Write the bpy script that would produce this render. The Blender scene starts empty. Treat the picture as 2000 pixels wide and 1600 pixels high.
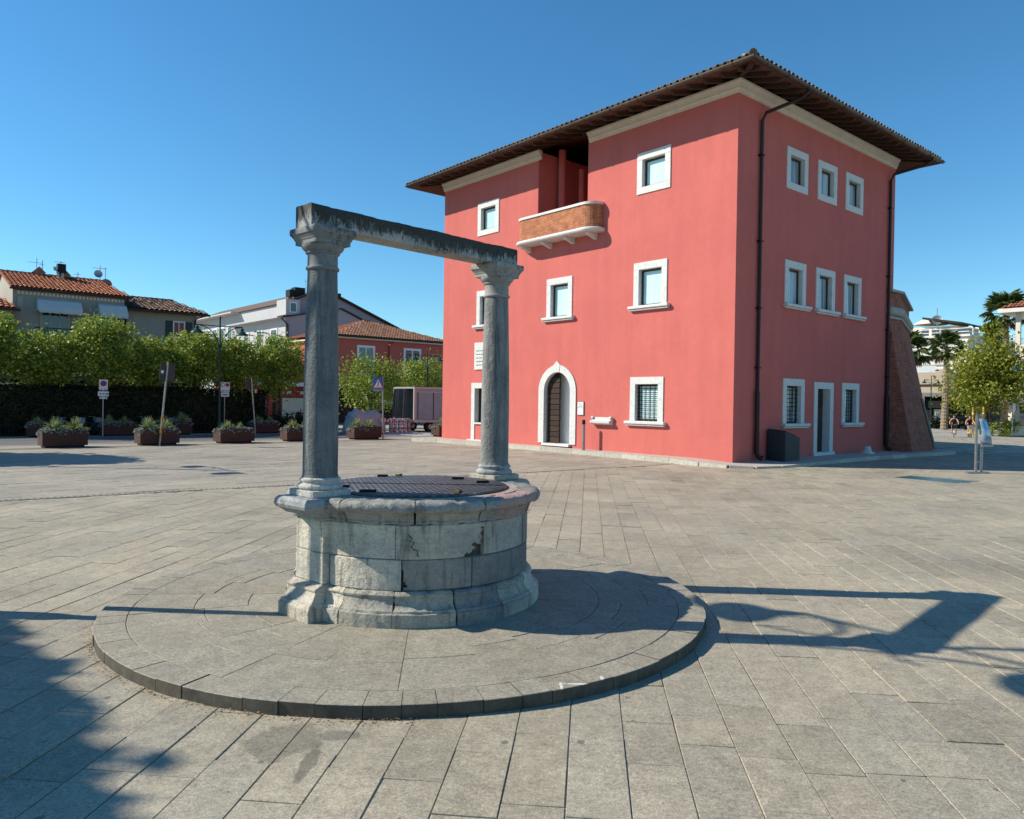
import bpy, bmesh, math, random
import numpy as np
from mathutils import Vector, Matrix

# ------------------------------------------------------------------ camera, sky, sun, exposure
S = 1.3                      # layout units -> metres (applied once, at the end, to every object)
sc = bpy.context.scene
COL = sc.collection
PI = math.pi
CAM_H = 1.6
cd = bpy.data.cameras.new('camera'); cam = bpy.data.objects.new('camera', cd); COL.objects.link(cam)
cd.sensor_fit = 'HORIZONTAL'; cd.sensor_width = 36.0; cd.lens = 36.0*1479.0/2000.0
cd.clip_start = 0.05; cd.clip_end = 5000
cam.location = (0, 0, CAM_H*S)
_p, _r = -0.0109, 0.0144
_fw = Vector((0, math.cos(_p), math.sin(_p))); _up = Vector((0, -math.sin(_p), math.cos(_p))); _rt = Vector((1, 0, 0))
_r2 = _rt*math.cos(_r)+_up*math.sin(_r); _u2 = -_rt*math.sin(_r)+_up*math.cos(_r)
cam.rotation_euler = Matrix((( _r2.x, _u2.x, -_fw.x), (_r2.y, _u2.y, -_fw.y), (_r2.z, _u2.z, -_fw.z))).to_euler()
sc.camera = cam

SUN_EL = math.radians(35.0)
SH = Vector((math.cos(math.radians(-3.8)), math.sin(math.radians(-3.8)), 0))   # the way shadows fall
world = bpy.data.worlds.new('World'); sc.world = world; world.use_nodes = True
wn = world.node_tree.nodes; wl = world.node_tree.links
wn.clear()
sky = wn.new('ShaderNodeTexSky'); sky.sky_type = 'NISHITA'; sky.sun_disc = False
sky.sun_elevation = SUN_EL
sky.sun_rotation = math.atan2(-SH.x, -SH.y)
sky.altitude = 0; sky.air_density = 1.0; sky.dust_density = 0.0; sky.ozone_density = 1.5
bg = wn.new('ShaderNodeBackground'); bg.inputs['Strength'].default_value = 0.116
hsv = wn.new('ShaderNodeHueSaturation'); hsv.inputs['Saturation'].default_value = 1.12
wbal = wn.new('ShaderNodeMix'); wbal.data_type = 'RGBA'; wbal.blend_type = 'MULTIPLY'; wbal.inputs[0].default_value = 1.0; wbal.inputs[7].default_value = (0.62, 0.88, 1.0, 1)   # camera white balance: cooler sky all round
wo = wn.new('ShaderNodeOutputWorld')
wl.new(sky.outputs[0], wbal.inputs[6]); wl.new(wbal.outputs[2], hsv.inputs['Color']); wl.new(hsv.outputs[0], bg.inputs['Color']); wl.new(bg.outputs[0], wo.inputs['Surface'])
sd = bpy.data.lights.new('sun', 'SUN'); sun = bpy.data.objects.new('sun', sd); COL.objects.link(sun)
sd.energy = 5.0; sd.angle = math.radians(0.5); sd.color = (1.0, 0.93, 0.80)
_ld = Vector((SH.x*math.cos(SUN_EL), SH.y*math.cos(SUN_EL), -math.sin(SUN_EL)))
sun.rotation_euler = _ld.to_track_quat('-Z', 'Y').to_euler(); sun.location = (-20, 5, 30)
vs = sc.view_settings
vs.view_transform = 'Standard'; vs.look = 'None'; vs.exposure = 0.42; vs.gamma = 1.0; vs.use_curve_mapping = False
sc.cycles.max_bounces = 6; sc.cycles.diffuse_bounces = 3; sc.cycles.transparent_max_bounces = 8

# ------------------------------------------------------------------ frames
TH = 0.7108
C0 = Vector((5.7817, 19.7892, 0))
DR = Vector((math.cos(TH), math.sin(TH), 0)); DL = Vector((-math.sin(TH), math.cos(TH), 0))
def AB(a, b, z=0.0): return C0+DR*a+DL*b+Vector((0, 0, z))
rng = random.Random(7)

# ------------------------------------------------------------------ materials
MATS = {}
def lin(c):
    return tuple(((x/255.0)/12.92 if x/255.0 <= 0.04045 else ((x/255.0+0.055)/1.055)**2.4) for x in c)
class NT:
    def __init__(s, name):
        s.m = bpy.data.materials.new(name); s.m.use_nodes = True
        s.t = s.m.node_tree; s.n = s.t.nodes; s.l = s.t.links
        s.n.clear(); s.out = s.n.new('ShaderNodeOutputMaterial')
        s.b = s.n.new('ShaderNodeBsdfPrincipled'); s.l.new(s.b.outputs[0], s.out.inputs['Surface'])
        MATS[name] = s.m
    def node(s, t, **kw):
        n = s.n.new(t)
        for k, v in kw.items(): setattr(n, k, v)
        return n
    def link(s, a, b): s.l.new(a, b)
    def val(s, sock, v):
        if hasattr(v, 'is_output'): s.l.new(v, sock)
        else: sock.default_value = v
    def math(s, op, a, b=0.0, c=None, clamp=False):
        n = s.node('ShaderNodeMath', operation=op, use_clamp=clamp)
        s.val(n.inputs[0], a); s.val(n.inputs[1], b)
        if c is not None: s.val(n.inputs[2], c)
        return n.outputs[0]
    def mix(s, f, a, b, mode='MIX'):
        n = s.node('ShaderNodeMix', data_type='RGBA', blend_type=mode)
        s.val(n.inputs[0], f)
        for i, v in ((6, a), (7, b)):
            if hasattr(v, 'is_output'): s.l.new(v, n.inputs[i])
            else: n.inputs[i].default_value = (v[0], v[1], v[2], 1)
        return n.outputs[2]
    def pos(s, scale=(1, 1, 1), obj=False, rot=0.0, loc=(0,0,0)):
        if obj: src = s.node('ShaderNodeTexCoord').outputs['Object']
        else: src = s.node('ShaderNodeNewGeometry').outputs['Position']
        mp = s.node('ShaderNodeMapping'); mp.inputs['Scale'].default_value = scale
        mp.inputs['Rotation'].default_value = (0, 0, rot); mp.inputs['Location'].default_value = loc
        s.link(src, mp.inputs['Vector']); return mp.outputs[0]
    def noise(s, scale, detail=4, rough=0.6, vec=None, dist=0.0):
        n = s.node('ShaderNodeTexNoise'); n.inputs['Scale'].default_value = scale
        n.inputs['Detail'].default_value = detail; n.inputs['Roughness'].default_value = rough
        n.inputs['Distortion'].default_value = dist
        s.link(vec if vec is not None else s.pos(), n.inputs['Vector']); return n.outputs['Fac']
    def ramp(s, f, stops, interp='LINEAR'):
        n = s.node('ShaderNodeValToRGB'); n.color_ramp.interpolation = interp
        e = n.color_ramp.elements
        while len(e) < len(stops): e.new(0.5)
        for i, (p, c) in enumerate(stops):
            e[i].position = p; e[i].color = (c[0], c[1], c[2], 1) if not isinstance(c, (int, float)) else (c, c, c, 1)
        s.link(f, n.inputs[0]); return n.outputs[0]
    def smooth(s, v, lo, hi):
        n = s.node('ShaderNodeMapRange', interpolation_type='SMOOTHSTEP')
        s.val(n.inputs['Value'], v); n.inputs['From Min'].default_value = lo; n.inputs['From Max'].default_value = hi
        return n.outputs[0]
    def rnd(s):
        a = s.node('ShaderNodeNewGeometry').outputs['Random Per Island']; b = s.node('ShaderNodeObjectInfo').outputs['Random']
        return s.math('FRACT', s.math('ADD', a, b))
    def bump(s, h, strength=0.3, dist=0.01):
        n = s.node('ShaderNodeBump'); n.inputs['Strength'].default_value = strength; n.inputs['Distance'].default_value = dist
        s.link(h, n.inputs['Height']); s.link(n.outputs[0], s.b.inputs['Normal'])
    def fin(s, col, rough=0.8, metal=0.0, spec=0.3):
        s.val(s.b.inputs['Base Color'], col if hasattr(col, 'is_output') else (col[0], col[1], col[2], 1))
        s.val(s.b.inputs['Roughness'], rough); s.b.inputs['Metallic'].default_value = metal
        s.b.inputs['Specular IOR Level'].default_value = spec
        return s.m

def simple(name, c, rough=0.7, metal=0.0, var=0.15, scale=8.0, bump=0.0, bscale=60.0, spec=0.3, rnd=0.0):
    t = NT(name)
    f = t.noise(scale, 5, 0.65)
    lo = [x*(1-var) for x in c]; hi = [min(1, x*(1+var)) for x in c]
    col = t.ramp(f, [(0.3, lo), (0.7, hi)])
    if rnd > 0:
        r = t.rnd(); col = t.mix(1.0, col, t.ramp(r, [(0, 1-rnd), (1, 1+rnd*0.6)]), 'MULTIPLY')
    if bump > 0: t.bump(t.noise(bscale, 4, 0.7), bump, 0.006)
    return t.fin(col, rough, metal, spec)

def M(n): return MATS[n]

# --- paving slabs
def m_slab(name, c1, c2, c3, stains=False):
    t = NT(name); r = t.rnd(); P = t.pos()
    base = t.ramp(r, [(0.0, c1), (0.45, c2), (0.8, c3), (1.0, [x*0.92 for x in c1])])
    fine = t.noise(95, 3, 0.75, P); mid = t.noise(7.5, 5, 0.65, P); big = t.noise(0.7, 3, 0.5, P)
    col = t.mix(1.0, base, t.ramp(fine, [(0.3, 0.55), (0.5, 0.98), (0.7, 1.35)]), 'MULTIPLY')
    mot = t.noise(34, 4, 0.7, P)
    col = t.mix(1.0, col, t.ramp(mot, [(0.32, 0.74), (0.5, 1.0), (0.68, 1.24)]), 'MULTIPLY')
    col = t.mix(1.0, col, t.ramp(mid, [(0.28, 0.78), (0.7, 1.16)]), 'MULTIPLY')
    col = t.mix(1.0, col, t.ramp(big, [(0.3, 0.88), (0.7, 1.08)]), 'MULTIPLY')
    wp_ = t.noise(0.35, 5, 0.62, P, 0.8)
    col = t.mix(1.0, col, t.ramp(wp_, [(0.34, (0.84, 0.84, 0.85)), (0.5, (1.0, 1.0, 1.0)), (0.68, (1.10, 1.08, 1.04))]), 'MULTIPLY')
    gr = t.noise(2.6, 6, 0.7, P, 0.5)
    col = t.mix(t.math('MULTIPLY', t.smooth(gr, 0.60, 0.74), 0.35), col, (0.10, 0.095, 0.08))
    # worn pale cleft lines across some slabs
    cl = t.noise(3.0, 6, 0.75, t.pos((1, 3.5, 1)), 1.2)
    line = t.smooth(t.math('ABSOLUTE', t.math('SUBTRACT', cl, 0.5)), 0.012, 0.0)
    col = t.mix(t.math('MULTIPLY', line, 0.22), col, (0.5, 0.48, 0.43))
    # chewing gum
    v = t.node('ShaderNodeTexVoronoi'); v.voronoi_dimensions = '2D'; v.inputs['Scale'].default_value = 2.2; t.link(P, v.inputs['Vector'])
    sepc = t.node('ShaderNodeSeparateColor'); t.link(v.outputs['Color'], sepc.inputs[0])
    rad = t.math('MULTIPLY', t.math('SUBTRACT', sepc.outputs[0], 0.66), 0.17)
    wob = t.math('ADD', v.outputs['Distance'], t.math('MULTIPLY', t.math('SUBTRACT', t.noise(30, 2, 0.5, P), 0.5), 0.05))
    gum = t.math('LESS_THAN', wob, rad)
    col = t.mix(t.math('MULTIPLY', gum, 0.62), col, (0.075, 0.072, 0.07))
    if stains:
        for (x, y, rx, ry, thr, k) in stains:
            g = t.node('ShaderNodeNewGeometry').outputs['Position']
            sx = t.node('ShaderNodeSeparateXYZ'); t.link(g, sx.inputs[0])
            dx = t.math('DIVIDE', t.math('SUBTRACT', sx.outputs[0], x*S), rx*S); dy = t.math('DIVIDE', t.math('SUBTRACT', sx.outputs[1], y*S), ry*S)
            d = t.math('SQRT', t.math('ADD', t.math('MULTIPLY', dx, dx), t.math('MULTIPLY', dy, dy)))
            d = t.math('ADD', d, t.math('MULTIPLY', t.math('SUBTRACT', t.noise(6, 5, 0.6, P), 0.5), 1.1))
            msk = t.smooth(d, thr, thr-0.22)
            col = t.mix(t.math('MULTIPLY', msk, k), col, (0.05, 0.047, 0.042))
    t.bump(t.math('ADD', t.math('MULTIPLY', fine, 0.5), mid), 0.35, 0.006)
    t.fin(col, t.ramp(mid, [(0.3, 0.62), (0.7, 0.85)]), 0, 0.35)
m_slab('slab', (0.335, 0.292, 0.214), (0.378, 0.330, 0.244), (0.340, 0.304, 0.232),
       stains=[(-1.04, 3.50, 0.20, 0.24, 0.95, 0.42), (-0.80, 3.58, 0.14, 0.08, 0.8, 0.42), (-0.87, 3.3, 0.045, 0.2, 0.9, 0.55)])
m_slab('slab_far', (0.325, 0.29, 0.225), (0.355, 0.318, 0.25), (0.33, 0.298, 0.238))
def m_mortar():
    t = NT('mortar'); f = t.noise(1.3, 4, 0.6); g = t.noise(40, 4, 0.7)
    c = t.ramp(f, [(0.30, (0.14, 0.122, 0.09)), (0.42, (0.30, 0.265, 0.20)), (0.56, (0.50, 0.455, 0.36))])
    c = t.mix(1.0, c, t.ramp(g, [(0.3, 0.7), (0.7, 1.2)]), 'MULTIPLY'); t.fin(c, 0.95)
m_mortar()
def spot(t, P, x, y, rx, ry, freq, amp, thr):
    g = t.node('ShaderNodeNewGeometry').outputs['Position']; sx = t.node('ShaderNodeSeparateXYZ'); t.link(g, sx.inputs[0])
    dx = t.math('DIVIDE', t.math('SUBTRACT', sx.outputs[0], x*S), rx*S); dy = t.math('DIVIDE', t.math('SUBTRACT', sx.outputs[1], y*S), ry*S)
    d = t.math('SQRT', t.math('ADD', t.math('MULTIPLY', dx, dx), t.math('MULTIPLY', dy, dy)))
    d = t.math('ADD', d, t.math('MULTIPLY', t.math('SUBTRACT', t.noise(freq, 5, 0.65, P), 0.5), amp)); return t.smooth(d, thr, thr-0.12)
def m_step(name, side=False):
    t = NT(name); r = t.rnd(); P = t.pos()
    base = t.ramp(r, [(0, (0.275, 0.245, 0.188)), (0.5, (0.312, 0.28, 0.217)), (1, (0.288, 0.264, 0.212))])
    fine = t.noise(100, 3, 0.75, P); mid = t.noise(6.5, 5, 0.65, P); g = t.node('ShaderNodeNewGeometry')
    col = t.mix(1.0, base, t.ramp(fine, [(0.3, 0.55), (0.5, 0.98), (0.7, 1.35)]), 'MULTIPLY')
    mot = t.noise(34, 4, 0.7, P)
    col = t.mix(1.0, col, t.ramp(mot, [(0.32, 0.74), (0.5, 1.0), (0.68, 1.24)]), 'MULTIPLY')
    col = t.mix(1.0, col, t.ramp(mid, [(0.28, 0.78), (0.7, 1.15)]), 'MULTIPLY')
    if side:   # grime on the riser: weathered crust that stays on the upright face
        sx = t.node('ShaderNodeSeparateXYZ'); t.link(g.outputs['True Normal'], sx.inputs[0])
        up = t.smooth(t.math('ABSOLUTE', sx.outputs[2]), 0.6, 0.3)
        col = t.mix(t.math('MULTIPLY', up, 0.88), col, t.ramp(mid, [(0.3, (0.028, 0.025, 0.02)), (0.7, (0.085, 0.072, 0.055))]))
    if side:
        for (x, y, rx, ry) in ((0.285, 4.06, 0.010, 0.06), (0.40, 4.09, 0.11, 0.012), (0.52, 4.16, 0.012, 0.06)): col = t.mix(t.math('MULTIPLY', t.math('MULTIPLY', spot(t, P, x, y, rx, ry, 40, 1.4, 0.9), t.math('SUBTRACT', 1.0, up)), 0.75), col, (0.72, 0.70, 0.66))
    t.bump(t.math('ADD', t.math('MULTIPLY', fine, 0.5), mid), 0.35, 0.006)
    t.fin(col, 0.78, 0, 0.3)
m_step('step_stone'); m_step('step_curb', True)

# --- weathered marble of the well
def m_wellstone(name, streak=False, lichen=0.0, veins=True, zl=None, drips=False):
    t = NT(name); P = t.pos(); oi = t.node('ShaderNodeObjectInfo')
    base = oi.outputs['Color']
    big = t.noise(3.2, 6, 0.68, P); fine = t.noise(48, 5, 0.75, P); pit = t.noise(22, 3, 0.6, P)
    col = t.mix(1.0, base, t.ramp(big, [(0.28, (0.62, 0.64, 0.66)), (0.5, (0.95, 0.95, 0.94)), (0.72, (1.25, 1.2, 1.12))]), 'MULTIPLY')
    col = t.mix(1.0, col, t.ramp(fine, [(0.3, 0.78), (0.7, 1.16)]), 'MULTIPLY')
    if veins:
        vv = t.noise(3.5, 6, 0.7, t.pos((1, 1, 4.5)), 1.5)
        ln = t.smooth(t.math('ABSOLUTE', t.math('SUBTRACT', vv, 0.5)), 0.03, 0.0)
        col = t.mix(t.math('MULTIPLY', ln, 0.35), col, (0.10, 0.11, 0.12))
    if streak:
        st = t.noise(7, 6, 0.7, t.pos((1, 1, 0.08)), 0.4)
        col = t.mix(t.math('MULTIPLY', t.smooth(st, 0.44, 0.66), 0.62), col, (0.035, 0.042, 0.046))
        st2 = t.noise(20, 6, 0.75, t.pos((1, 1, 0.06)), 0.5)
        col = t.mix(t.math('MULTIPLY', t.smooth(st2, 0.50, 0.70), 0.42), col, (0.34, 0.35, 0.34))
        st3 = t.noise(34, 5, 0.8, t.pos((1, 1, 0.10)), 0.3)
        col = t.mix(t.math('MULTIPLY', t.smooth(st3, 0.50, 0.68), 0.38), col, (0.04, 0.045, 0.045))
    if lichen > 0:
        g = t.node('ShaderNodeNewGeometry'); sx = t.node('ShaderNodeSeparateXYZ'); t.link(g.outputs['Position'], sx.inputs[0])
        h = t.math('MULTIPLY', t.math('SUBTRACT', sx.outputs[2], zl[0]*S), 1.0/((zl[1]-zl[0])*S), clamp=True)
        ln = t.noise(24, 7, 0.75, t.pos((1, 1, 0.45)), 0.6); lb = t.noise(3.5, 3, 0.5, t.pos((1, 1, 0.6)))
        k = t.math('ADD', t.math('MULTIPLY', h, lichen), t.math('ADD', t.math('MULTIPLY', t.math('SUBTRACT', ln, 0.5), 2.6), t.math('MULTIPLY', t.math('SUBTRACT', lb, 0.5), 1.3)))
        msk = t.math('MULTIPLY', t.smooth(k, 0.15, 0.70), 0.95)
        lc = t.ramp(t.noise(40, 4, 0.7, P), [(0.35, (0.010, 0.010, 0.009)), (0.62, (0.03, 0.03, 0.022)), (0.8, (0.09, 0.085, 0.05))])
        col = t.mix(msk, col, lc)
    if drips:
        dr_ = t.noise(11, 5, 0.7, t.pos((1, 1, 0.14)), 0.3)
        col = t.mix(t.math('MULTIPLY', t.smooth(dr_, 0.50, 0.68), 0.6), col, (0.07, 0.068, 0.06))
    dk = t.noise(9, 6, 0.8, P, 0.6)
    col = t.mix(t.math('MULTIPLY', t.smooth(dk, 0.57, 0.72), 0.75 if not lichen else 0.0), col, (0.06, 0.055, 0.048))
    if name == 'rim_stone': col = t.mix(t.math('MULTIPLY', spot(t, P, 0.05, 5.62, 0.26, 0.35, 7, 1.3, 0.95), 0.45), col, (0.50, 0.24, 0.20))
    hh = t.math('ADD', t.math('MULTIPLY', fine, 0.6), t.math('ADD', big, t.math('MULTIPLY', pit, 0.8)))
    t.bump(hh, 0.75 if not lichen else 0.25, 0.022 if not lichen else 0.004)
    t.fin(col, 0.75, 0, 0.35)
m_wellstone('well_block', drips=True); m_wellstone('column_stone', streak=True, veins=False)
m_wellstone('lintel_stone', lichen=1.0, veins=False, zl=(2.76, 2.91))
m_wellstone('capital_stone', lichen=0.30, veins=False, zl=(2.66, 2.82))
m_wellstone('rim_stone', veins=True, drips=True)
simple('well_core', (0.09, 0.08, 0.065), 0.95, var=0.4, scale=30, bump=0.5)
def m_plate():
    t = NT('chequer_plate')
    a = t.node('ShaderNodeTexWave', wave_type='BANDS'); a.inputs['Scale'].default_value = 4.2
    b = t.node('ShaderNodeTexWave', wave_type='BANDS'); b.inputs['Scale'].default_value = 4.2
    t.link(t.pos(rot=0.5), a.inputs['Vector']); t.link(t.pos(rot=0.5+PI/2), b.inputs['Vector'])
    h = t.math('MULTIPLY', a.outputs['Fac'], b.outputs['Fac']); t.bump(h, 0.9, 0.02)
    n = t.noise(5, 5, 0.7)
    c = t.ramp(n, [(0.3, (0.06, 0.058, 0.058)), (0.55, (0.105, 0.10, 0.10)), (0.75, (0.15, 0.14, 0.13))])
    c = t.mix(t.math('MULTIPLY', h, 0.5), c, (0.24, 0.235, 0.23))
    t.fin(c, t.ramp(n, [(0.3, 0.42), (0.7, 0.65)]), 0.55, 0.5)
m_plate()
simple('black_iron', (0.018, 0.017, 0.017), 0.5, 0.6, bump=0.2)
simple('brass', (0.55, 0.36, 0.10), 0.35, 0.9)

# --- fort
def m_stucco(name, c, var=0.035):
    t = NT(name); P = t.pos()
    n1 = t.noise(0.55, 4, 0.6, P); n2 = t.noise(4.5, 5, 0.7, P); st = t.noise(2.2, 4, 0.6, t.pos((1, 1, 0.12)))
    col = t.mix(1.0, c, t.ramp(n1, [(0.3, 1-var), (0.7, 1+var)]), 'MULTIPLY')
    col = t.mix(1.0, col, t.ramp(n2, [(0.3, 1-var*0.7), (0.7, 1+var*0.5)]), 'MULTIPLY')
    col = t.mix(1.0, col, t.ramp(st, [(0.35, 1-var*1.1), (0.6, 1.0)]), 'MULTIPLY')
    t.bump(t.noise(70, 4, 0.7, P), 0.18, 0.006)
    t.fin(col, 0.9, 0, 0.15)
m_stucco('fort_stucco', (0.545, 0.142, 0.122), 0.055)
m_stucco('pink_stucco', (0.50, 0.125, 0.10)); m_stucco('grey_stucco', (0.33, 0.31, 0.28)); m_stucco('lilac_stucco', (0.37, 0.31, 0.33))
m_stucco('white_stucco', (0.66, 0.63, 0.575), 0.05); m_stucco('pale_stucco', (0.48, 0.47, 0.47)); m_stucco('tan_stucco', (0.40, 0.33, 0.25)); m_stucco('cream_stucco', (0.72, 0.66, 0.54), 0.05)
m_stucco('beige_stucco', (0.40, 0.38, 0.33))
def m_marble():
    t = NT('marble'); P = t.pos(); v = t.noise(5, 7, 0.75, P, 1.4); f = t.noise(30, 4, 0.7, P)
    c = t.ramp(v, [(0.3, (0.46, 0.46, 0.45)), (0.48, (0.60, 0.595, 0.575)), (0.7, (0.67, 0.66, 0.635))])
    c = t.mix(1.0, c, t.ramp(f, [(0.3, 0.88), (0.7, 1.06)]), 'MULTIPLY'); t.bump(f, 0.15, 0.005); t.fin(c, 0.6, 0, 0.35)
m_marble()
simple('cornice_plaster', (0.62, 0.56, 0.47), 0.85, var=0.08, scale=3, bump=0.1)
def m_brick(name, c1, c2, mor, w=0.22, h=0.058, mode='YZ', obj=True):
    t = NT(name); src = t.node('ShaderNodeTexCoord').outputs['Object']
    sx = t.node('ShaderNodeSeparateXYZ'); t.link(src, sx.inputs[0]); cb = t.node('ShaderNodeCombineXYZ')
    u = sx.outputs[1] if mode == 'YZ' else t.math('ADD', sx.outputs[0], t.math('MULTIPLY', sx.outputs[1], 0.6))
    wob = t.math('MULTIPLY', t.math('SUBTRACT', t.noise(3.0, 3, 0.5), 0.5), 0.05)
    t.link(u, cb.inputs[0]); t.link(t.math('ADD', sx.outputs[2], wob), cb.inputs[1])
    br = t.node('ShaderNodeTexBrick'); br.inputs['Scale'].default_value = 1.0
    br.inputs['Brick Width'].default_value = w; br.inputs['Row Height'].default_value = h; br.inputs['Mortar Size'].default_value = 0.010
    br.inputs['Mortar Smooth'].default_value = 0.3; br.inputs['Bias'].default_value = 0.0
    br.inputs['Color1'].default_value = (*c1, 1); br.inputs['Color2'].default_value = (*c2, 1); br.inputs['Mortar'].default_value = (*mor, 1)
    t.link(cb.outputs[0], br.inputs['Vector'])
    n = t.noise(4, 5, 0.7); f = t.noise(45, 4, 0.7)
    c = t.mix(1.0, br.outputs['Color'], t.ramp(n, [(0.3, 0.65), (0.7, 1.25)]), 'MULTIPLY')
    c = t.mix(1.0, c, t.ramp(f, [(0.3, 0.7), (0.7, 1.2)]), 'MULTIPLY')
    t.bump(t.math('ADD', t.math('MULTIPLY', br.outputs['Fac'], -1.0), t.math('MULTIPLY', f, 0.6)), 0.8, 0.02)
    t.fin(c, 0.9, 0, 0.15)
m_brick('balcony_brick', (0.58, 0.185, 0.075), (0.42, 0.13, 0.06), (0.46, 0.27, 0.17), 0.22, 0.05)
m_brick('bastion_brick', (0.46, 0.13, 0.08), (0.30, 0.085, 0.06), (0.34, 0.20, 0.15), 0.24, 0.055, 'XZ')
simple('dark_wood', (0.035, 0.018, 0.011), 0.65, var=0.35, scale=6, bump=0.3, rnd=0.3)
simple('old_wood', (0.055, 0.038, 0.025), 0.8, var=0.35, scale=9, bump=0.4, rnd=0.3)
simple('rafter_wood', (0.055, 0.028, 0.018), 0.85, var=0.3, scale=7, bump=0.2)
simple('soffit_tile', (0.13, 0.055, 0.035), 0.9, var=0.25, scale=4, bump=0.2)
simple('gutter_copper', (0.10, 0.085, 0.07), 0.45, 0.6, var=0.25, scale=5)
simple('pipe_brown', (0.035, 0.022, 0.02), 0.5, 0.3, var=0.2)
simple('frame_brown', (0.05, 0.032, 0.022), 0.55, var=0.2)
def m_glass(name, c, rough=0.06, folds=0.0):
    t = NT(name); n = t.noise(0.8, 2, 0.5); col = t.ramp(n, [(0.3, [x*0.85 for x in c]), (0.7, c)])
    if folds: col = t.mix(1.0, col, t.ramp(t.noise(5.5, 2, 0.5, t.pos((1, 1, 0.04))), [(0.38, 1-folds), (0.6, 1.0)]), 'MULTIPLY')
    t.fin(col, rough, 0, 0.7)
m_glass('pane_blind', (0.60, 0.82, 0.84), 0.08, 0.12); m_glass('pane_dark', (0.05, 0.06, 0.07), 0.04); m_glass('pane_curtain', (0.50, 0.64, 0.70), 0.05, 0.65)
simple('interior_white', (0.84, 0.82, 0.78), 0.9, var=0.05)
simple('kerb_stone', (0.42, 0.39, 0.33), 0.9, var=0.2, scale=9, bump=0.3, rnd=0.2)
def m_sidewalk():
    t = NT('sidewalk_tile'); br = t.node('ShaderNodeTexBrick'); br.inputs['Scale'].default_value = 1.0
    br.inputs['Brick Width'].default_value = 0.4; br.inputs['Row Height'].default_value = 0.26; br.inputs['Mortar Size'].default_value = 0.008
    br.inputs['Color1'].default_value = (0.50, 0.42, 0.36, 1); br.inputs['Color2'].default_value = (0.46, 0.40, 0.345, 1); br.inputs['Mortar'].default_value = (0.3, 0.26, 0.22, 1)
    t.link(t.pos(rot=-TH), br.inputs['Vector']); n = t.noise(8, 5, 0.7)
    t.fin(t.mix(1.0, br.outputs['Color'], t.ramp(n, [(0.3, 0.82), (0.7, 1.12)]), 'MULTIPLY'), 0.9)
m_sidewalk()
def m_tile(name, cs):
    t = NT(name); r = t.rnd(); n = t.noise(11, 5, 0.7)
    c = t.ramp(r, [(i/(len(cs)-1), c) for i, c in enumerate(cs)])
    c = t.mix(1.0, c, t.ramp(n, [(0.3, 0.6), (0.7, 1.25)]), 'MULTIPLY'); t.fin(c, 0.9, 0, 0.15)
m_tile('tile_old', [(0.16, 0.09, 0.06), (0.28, 0.16, 0.10), (0.34, 0.24, 0.16), (0.10, 0.08, 0.065)])
m_tile('tile_red', [(0.42, 0.14, 0.075), (0.50, 0.19, 0.10), (0.34, 0.11, 0.06), (0.56, 0.27, 0.16)])
m_tile('tile_dark', [(0.15, 0.11, 0.09), (0.36, 0.24, 0.17), (0.08, 0.06, 0.055), (0.30, 0.16, 0.11)])
m_tile('tile_brown', [(0.26, 0.13, 0.085), (0.34, 0.18, 0.12), (0.20, 0.10, 0.07), (0.38, 0.21, 0.14)])

# --- street and small things
def m_asphalt():
    t = NT('asphalt'); f = t.noise(90, 3, 0.8); b = t.noise(0.6, 4, 0.6)
    c = t.mix(1.0, t.ramp(f, [(0.3, (0.095, 0.095, 0.095)), (0.7, (0.15, 0.148, 0.145))]), t.ramp(b, [(0.3, 0.8), (0.7, 1.15)]), 'MULTIPLY')
    t.bump(f, 0.3, 0.005); t.fin(c, 0.9)
m_asphalt()
def m_ground():
    t = NT('ground_far'); br = t.node('ShaderNodeTexBrick'); br.inputs['Scale'].default_value = 1.0
    br.inputs['Brick Width'].default_value = 0.75; br.inputs['Row Height'].default_value = 0.34; br.inputs['Mortar Size'].default_value = 0.01
    br.inputs['Color1'].default_value = (0.36, 0.345, 0.305, 1); br.inputs['Color2'].default_value = (0.31, 0.30, 0.27, 1); br.inputs['Mortar'].default_value = (0.22, 0.20, 0.17, 1)
    t.link(t.pos(rot=-1.47), br.inputs['Vector']); n = t.noise(2, 5, 0.7)
    t.fin(t.mix(1.0, br.outputs['Color'], t.ramp(n, [(0.3, 0.8), (0.7, 1.15)]), 'MULTIPLY'), 0.9)
m_ground()
simple('road_paint', (0.62, 0.61, 0.57), 0.8, var=0.2, scale=20)
simple('corten', (0.060, 0.027, 0.020), 0.75, var=0.2, scale=7, bump=0.1)
simple('dry_leaf', (0.22, 0.13, 0.06), 0.9, var=0.4, scale=40, rnd=0.4)
simple('soil', (0.05, 0.038, 0.028), 0.95, var=0.3, scale=30)
simple('lamp_green', (0.012, 0.05, 0.042), 0.4, 0.2, var=0.2)
simple('lamp_glass', (0.6, 0.58, 0.5), 0.3)
simple('steel_grey', (0.32, 0.32, 0.32), 0.4, 0.7, var=0.2)
simple('sign_back', (0.055, 0.05, 0.055), 0.6, 0.2)
simple('white_paint', (0.75, 0.74, 0.72), 0.5, var=0.05)
simple('sign_blue', (0.02, 0.13, 0.46), 0.4, var=0.05); simple('sign_red', (0.42, 0.03, 0.05), 0.4, var=0.05); simple('sign_navy', (0.05, 0.05, 0.22), 0.4, var=0.05)
simple('ink', (0.03, 0.03, 0.035), 0.7)
simple('rust_wrap', (0.42, 0.20, 0.06), 0.85, var=0.3, scale=40)
simple('charcoal_box', (0.022, 0.026, 0.034), 0.55, var=0.15)
simple('awning_white', (0.50, 0.52, 0.52), 0.85, var=0.06, scale=3)
simple('awning_cream', (0.72, 0.66, 0.52), 0.85, var=0.08, scale=3)
simple('awning_green', (0.012, 0.05, 0.032), 0.8, var=0.2)
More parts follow.
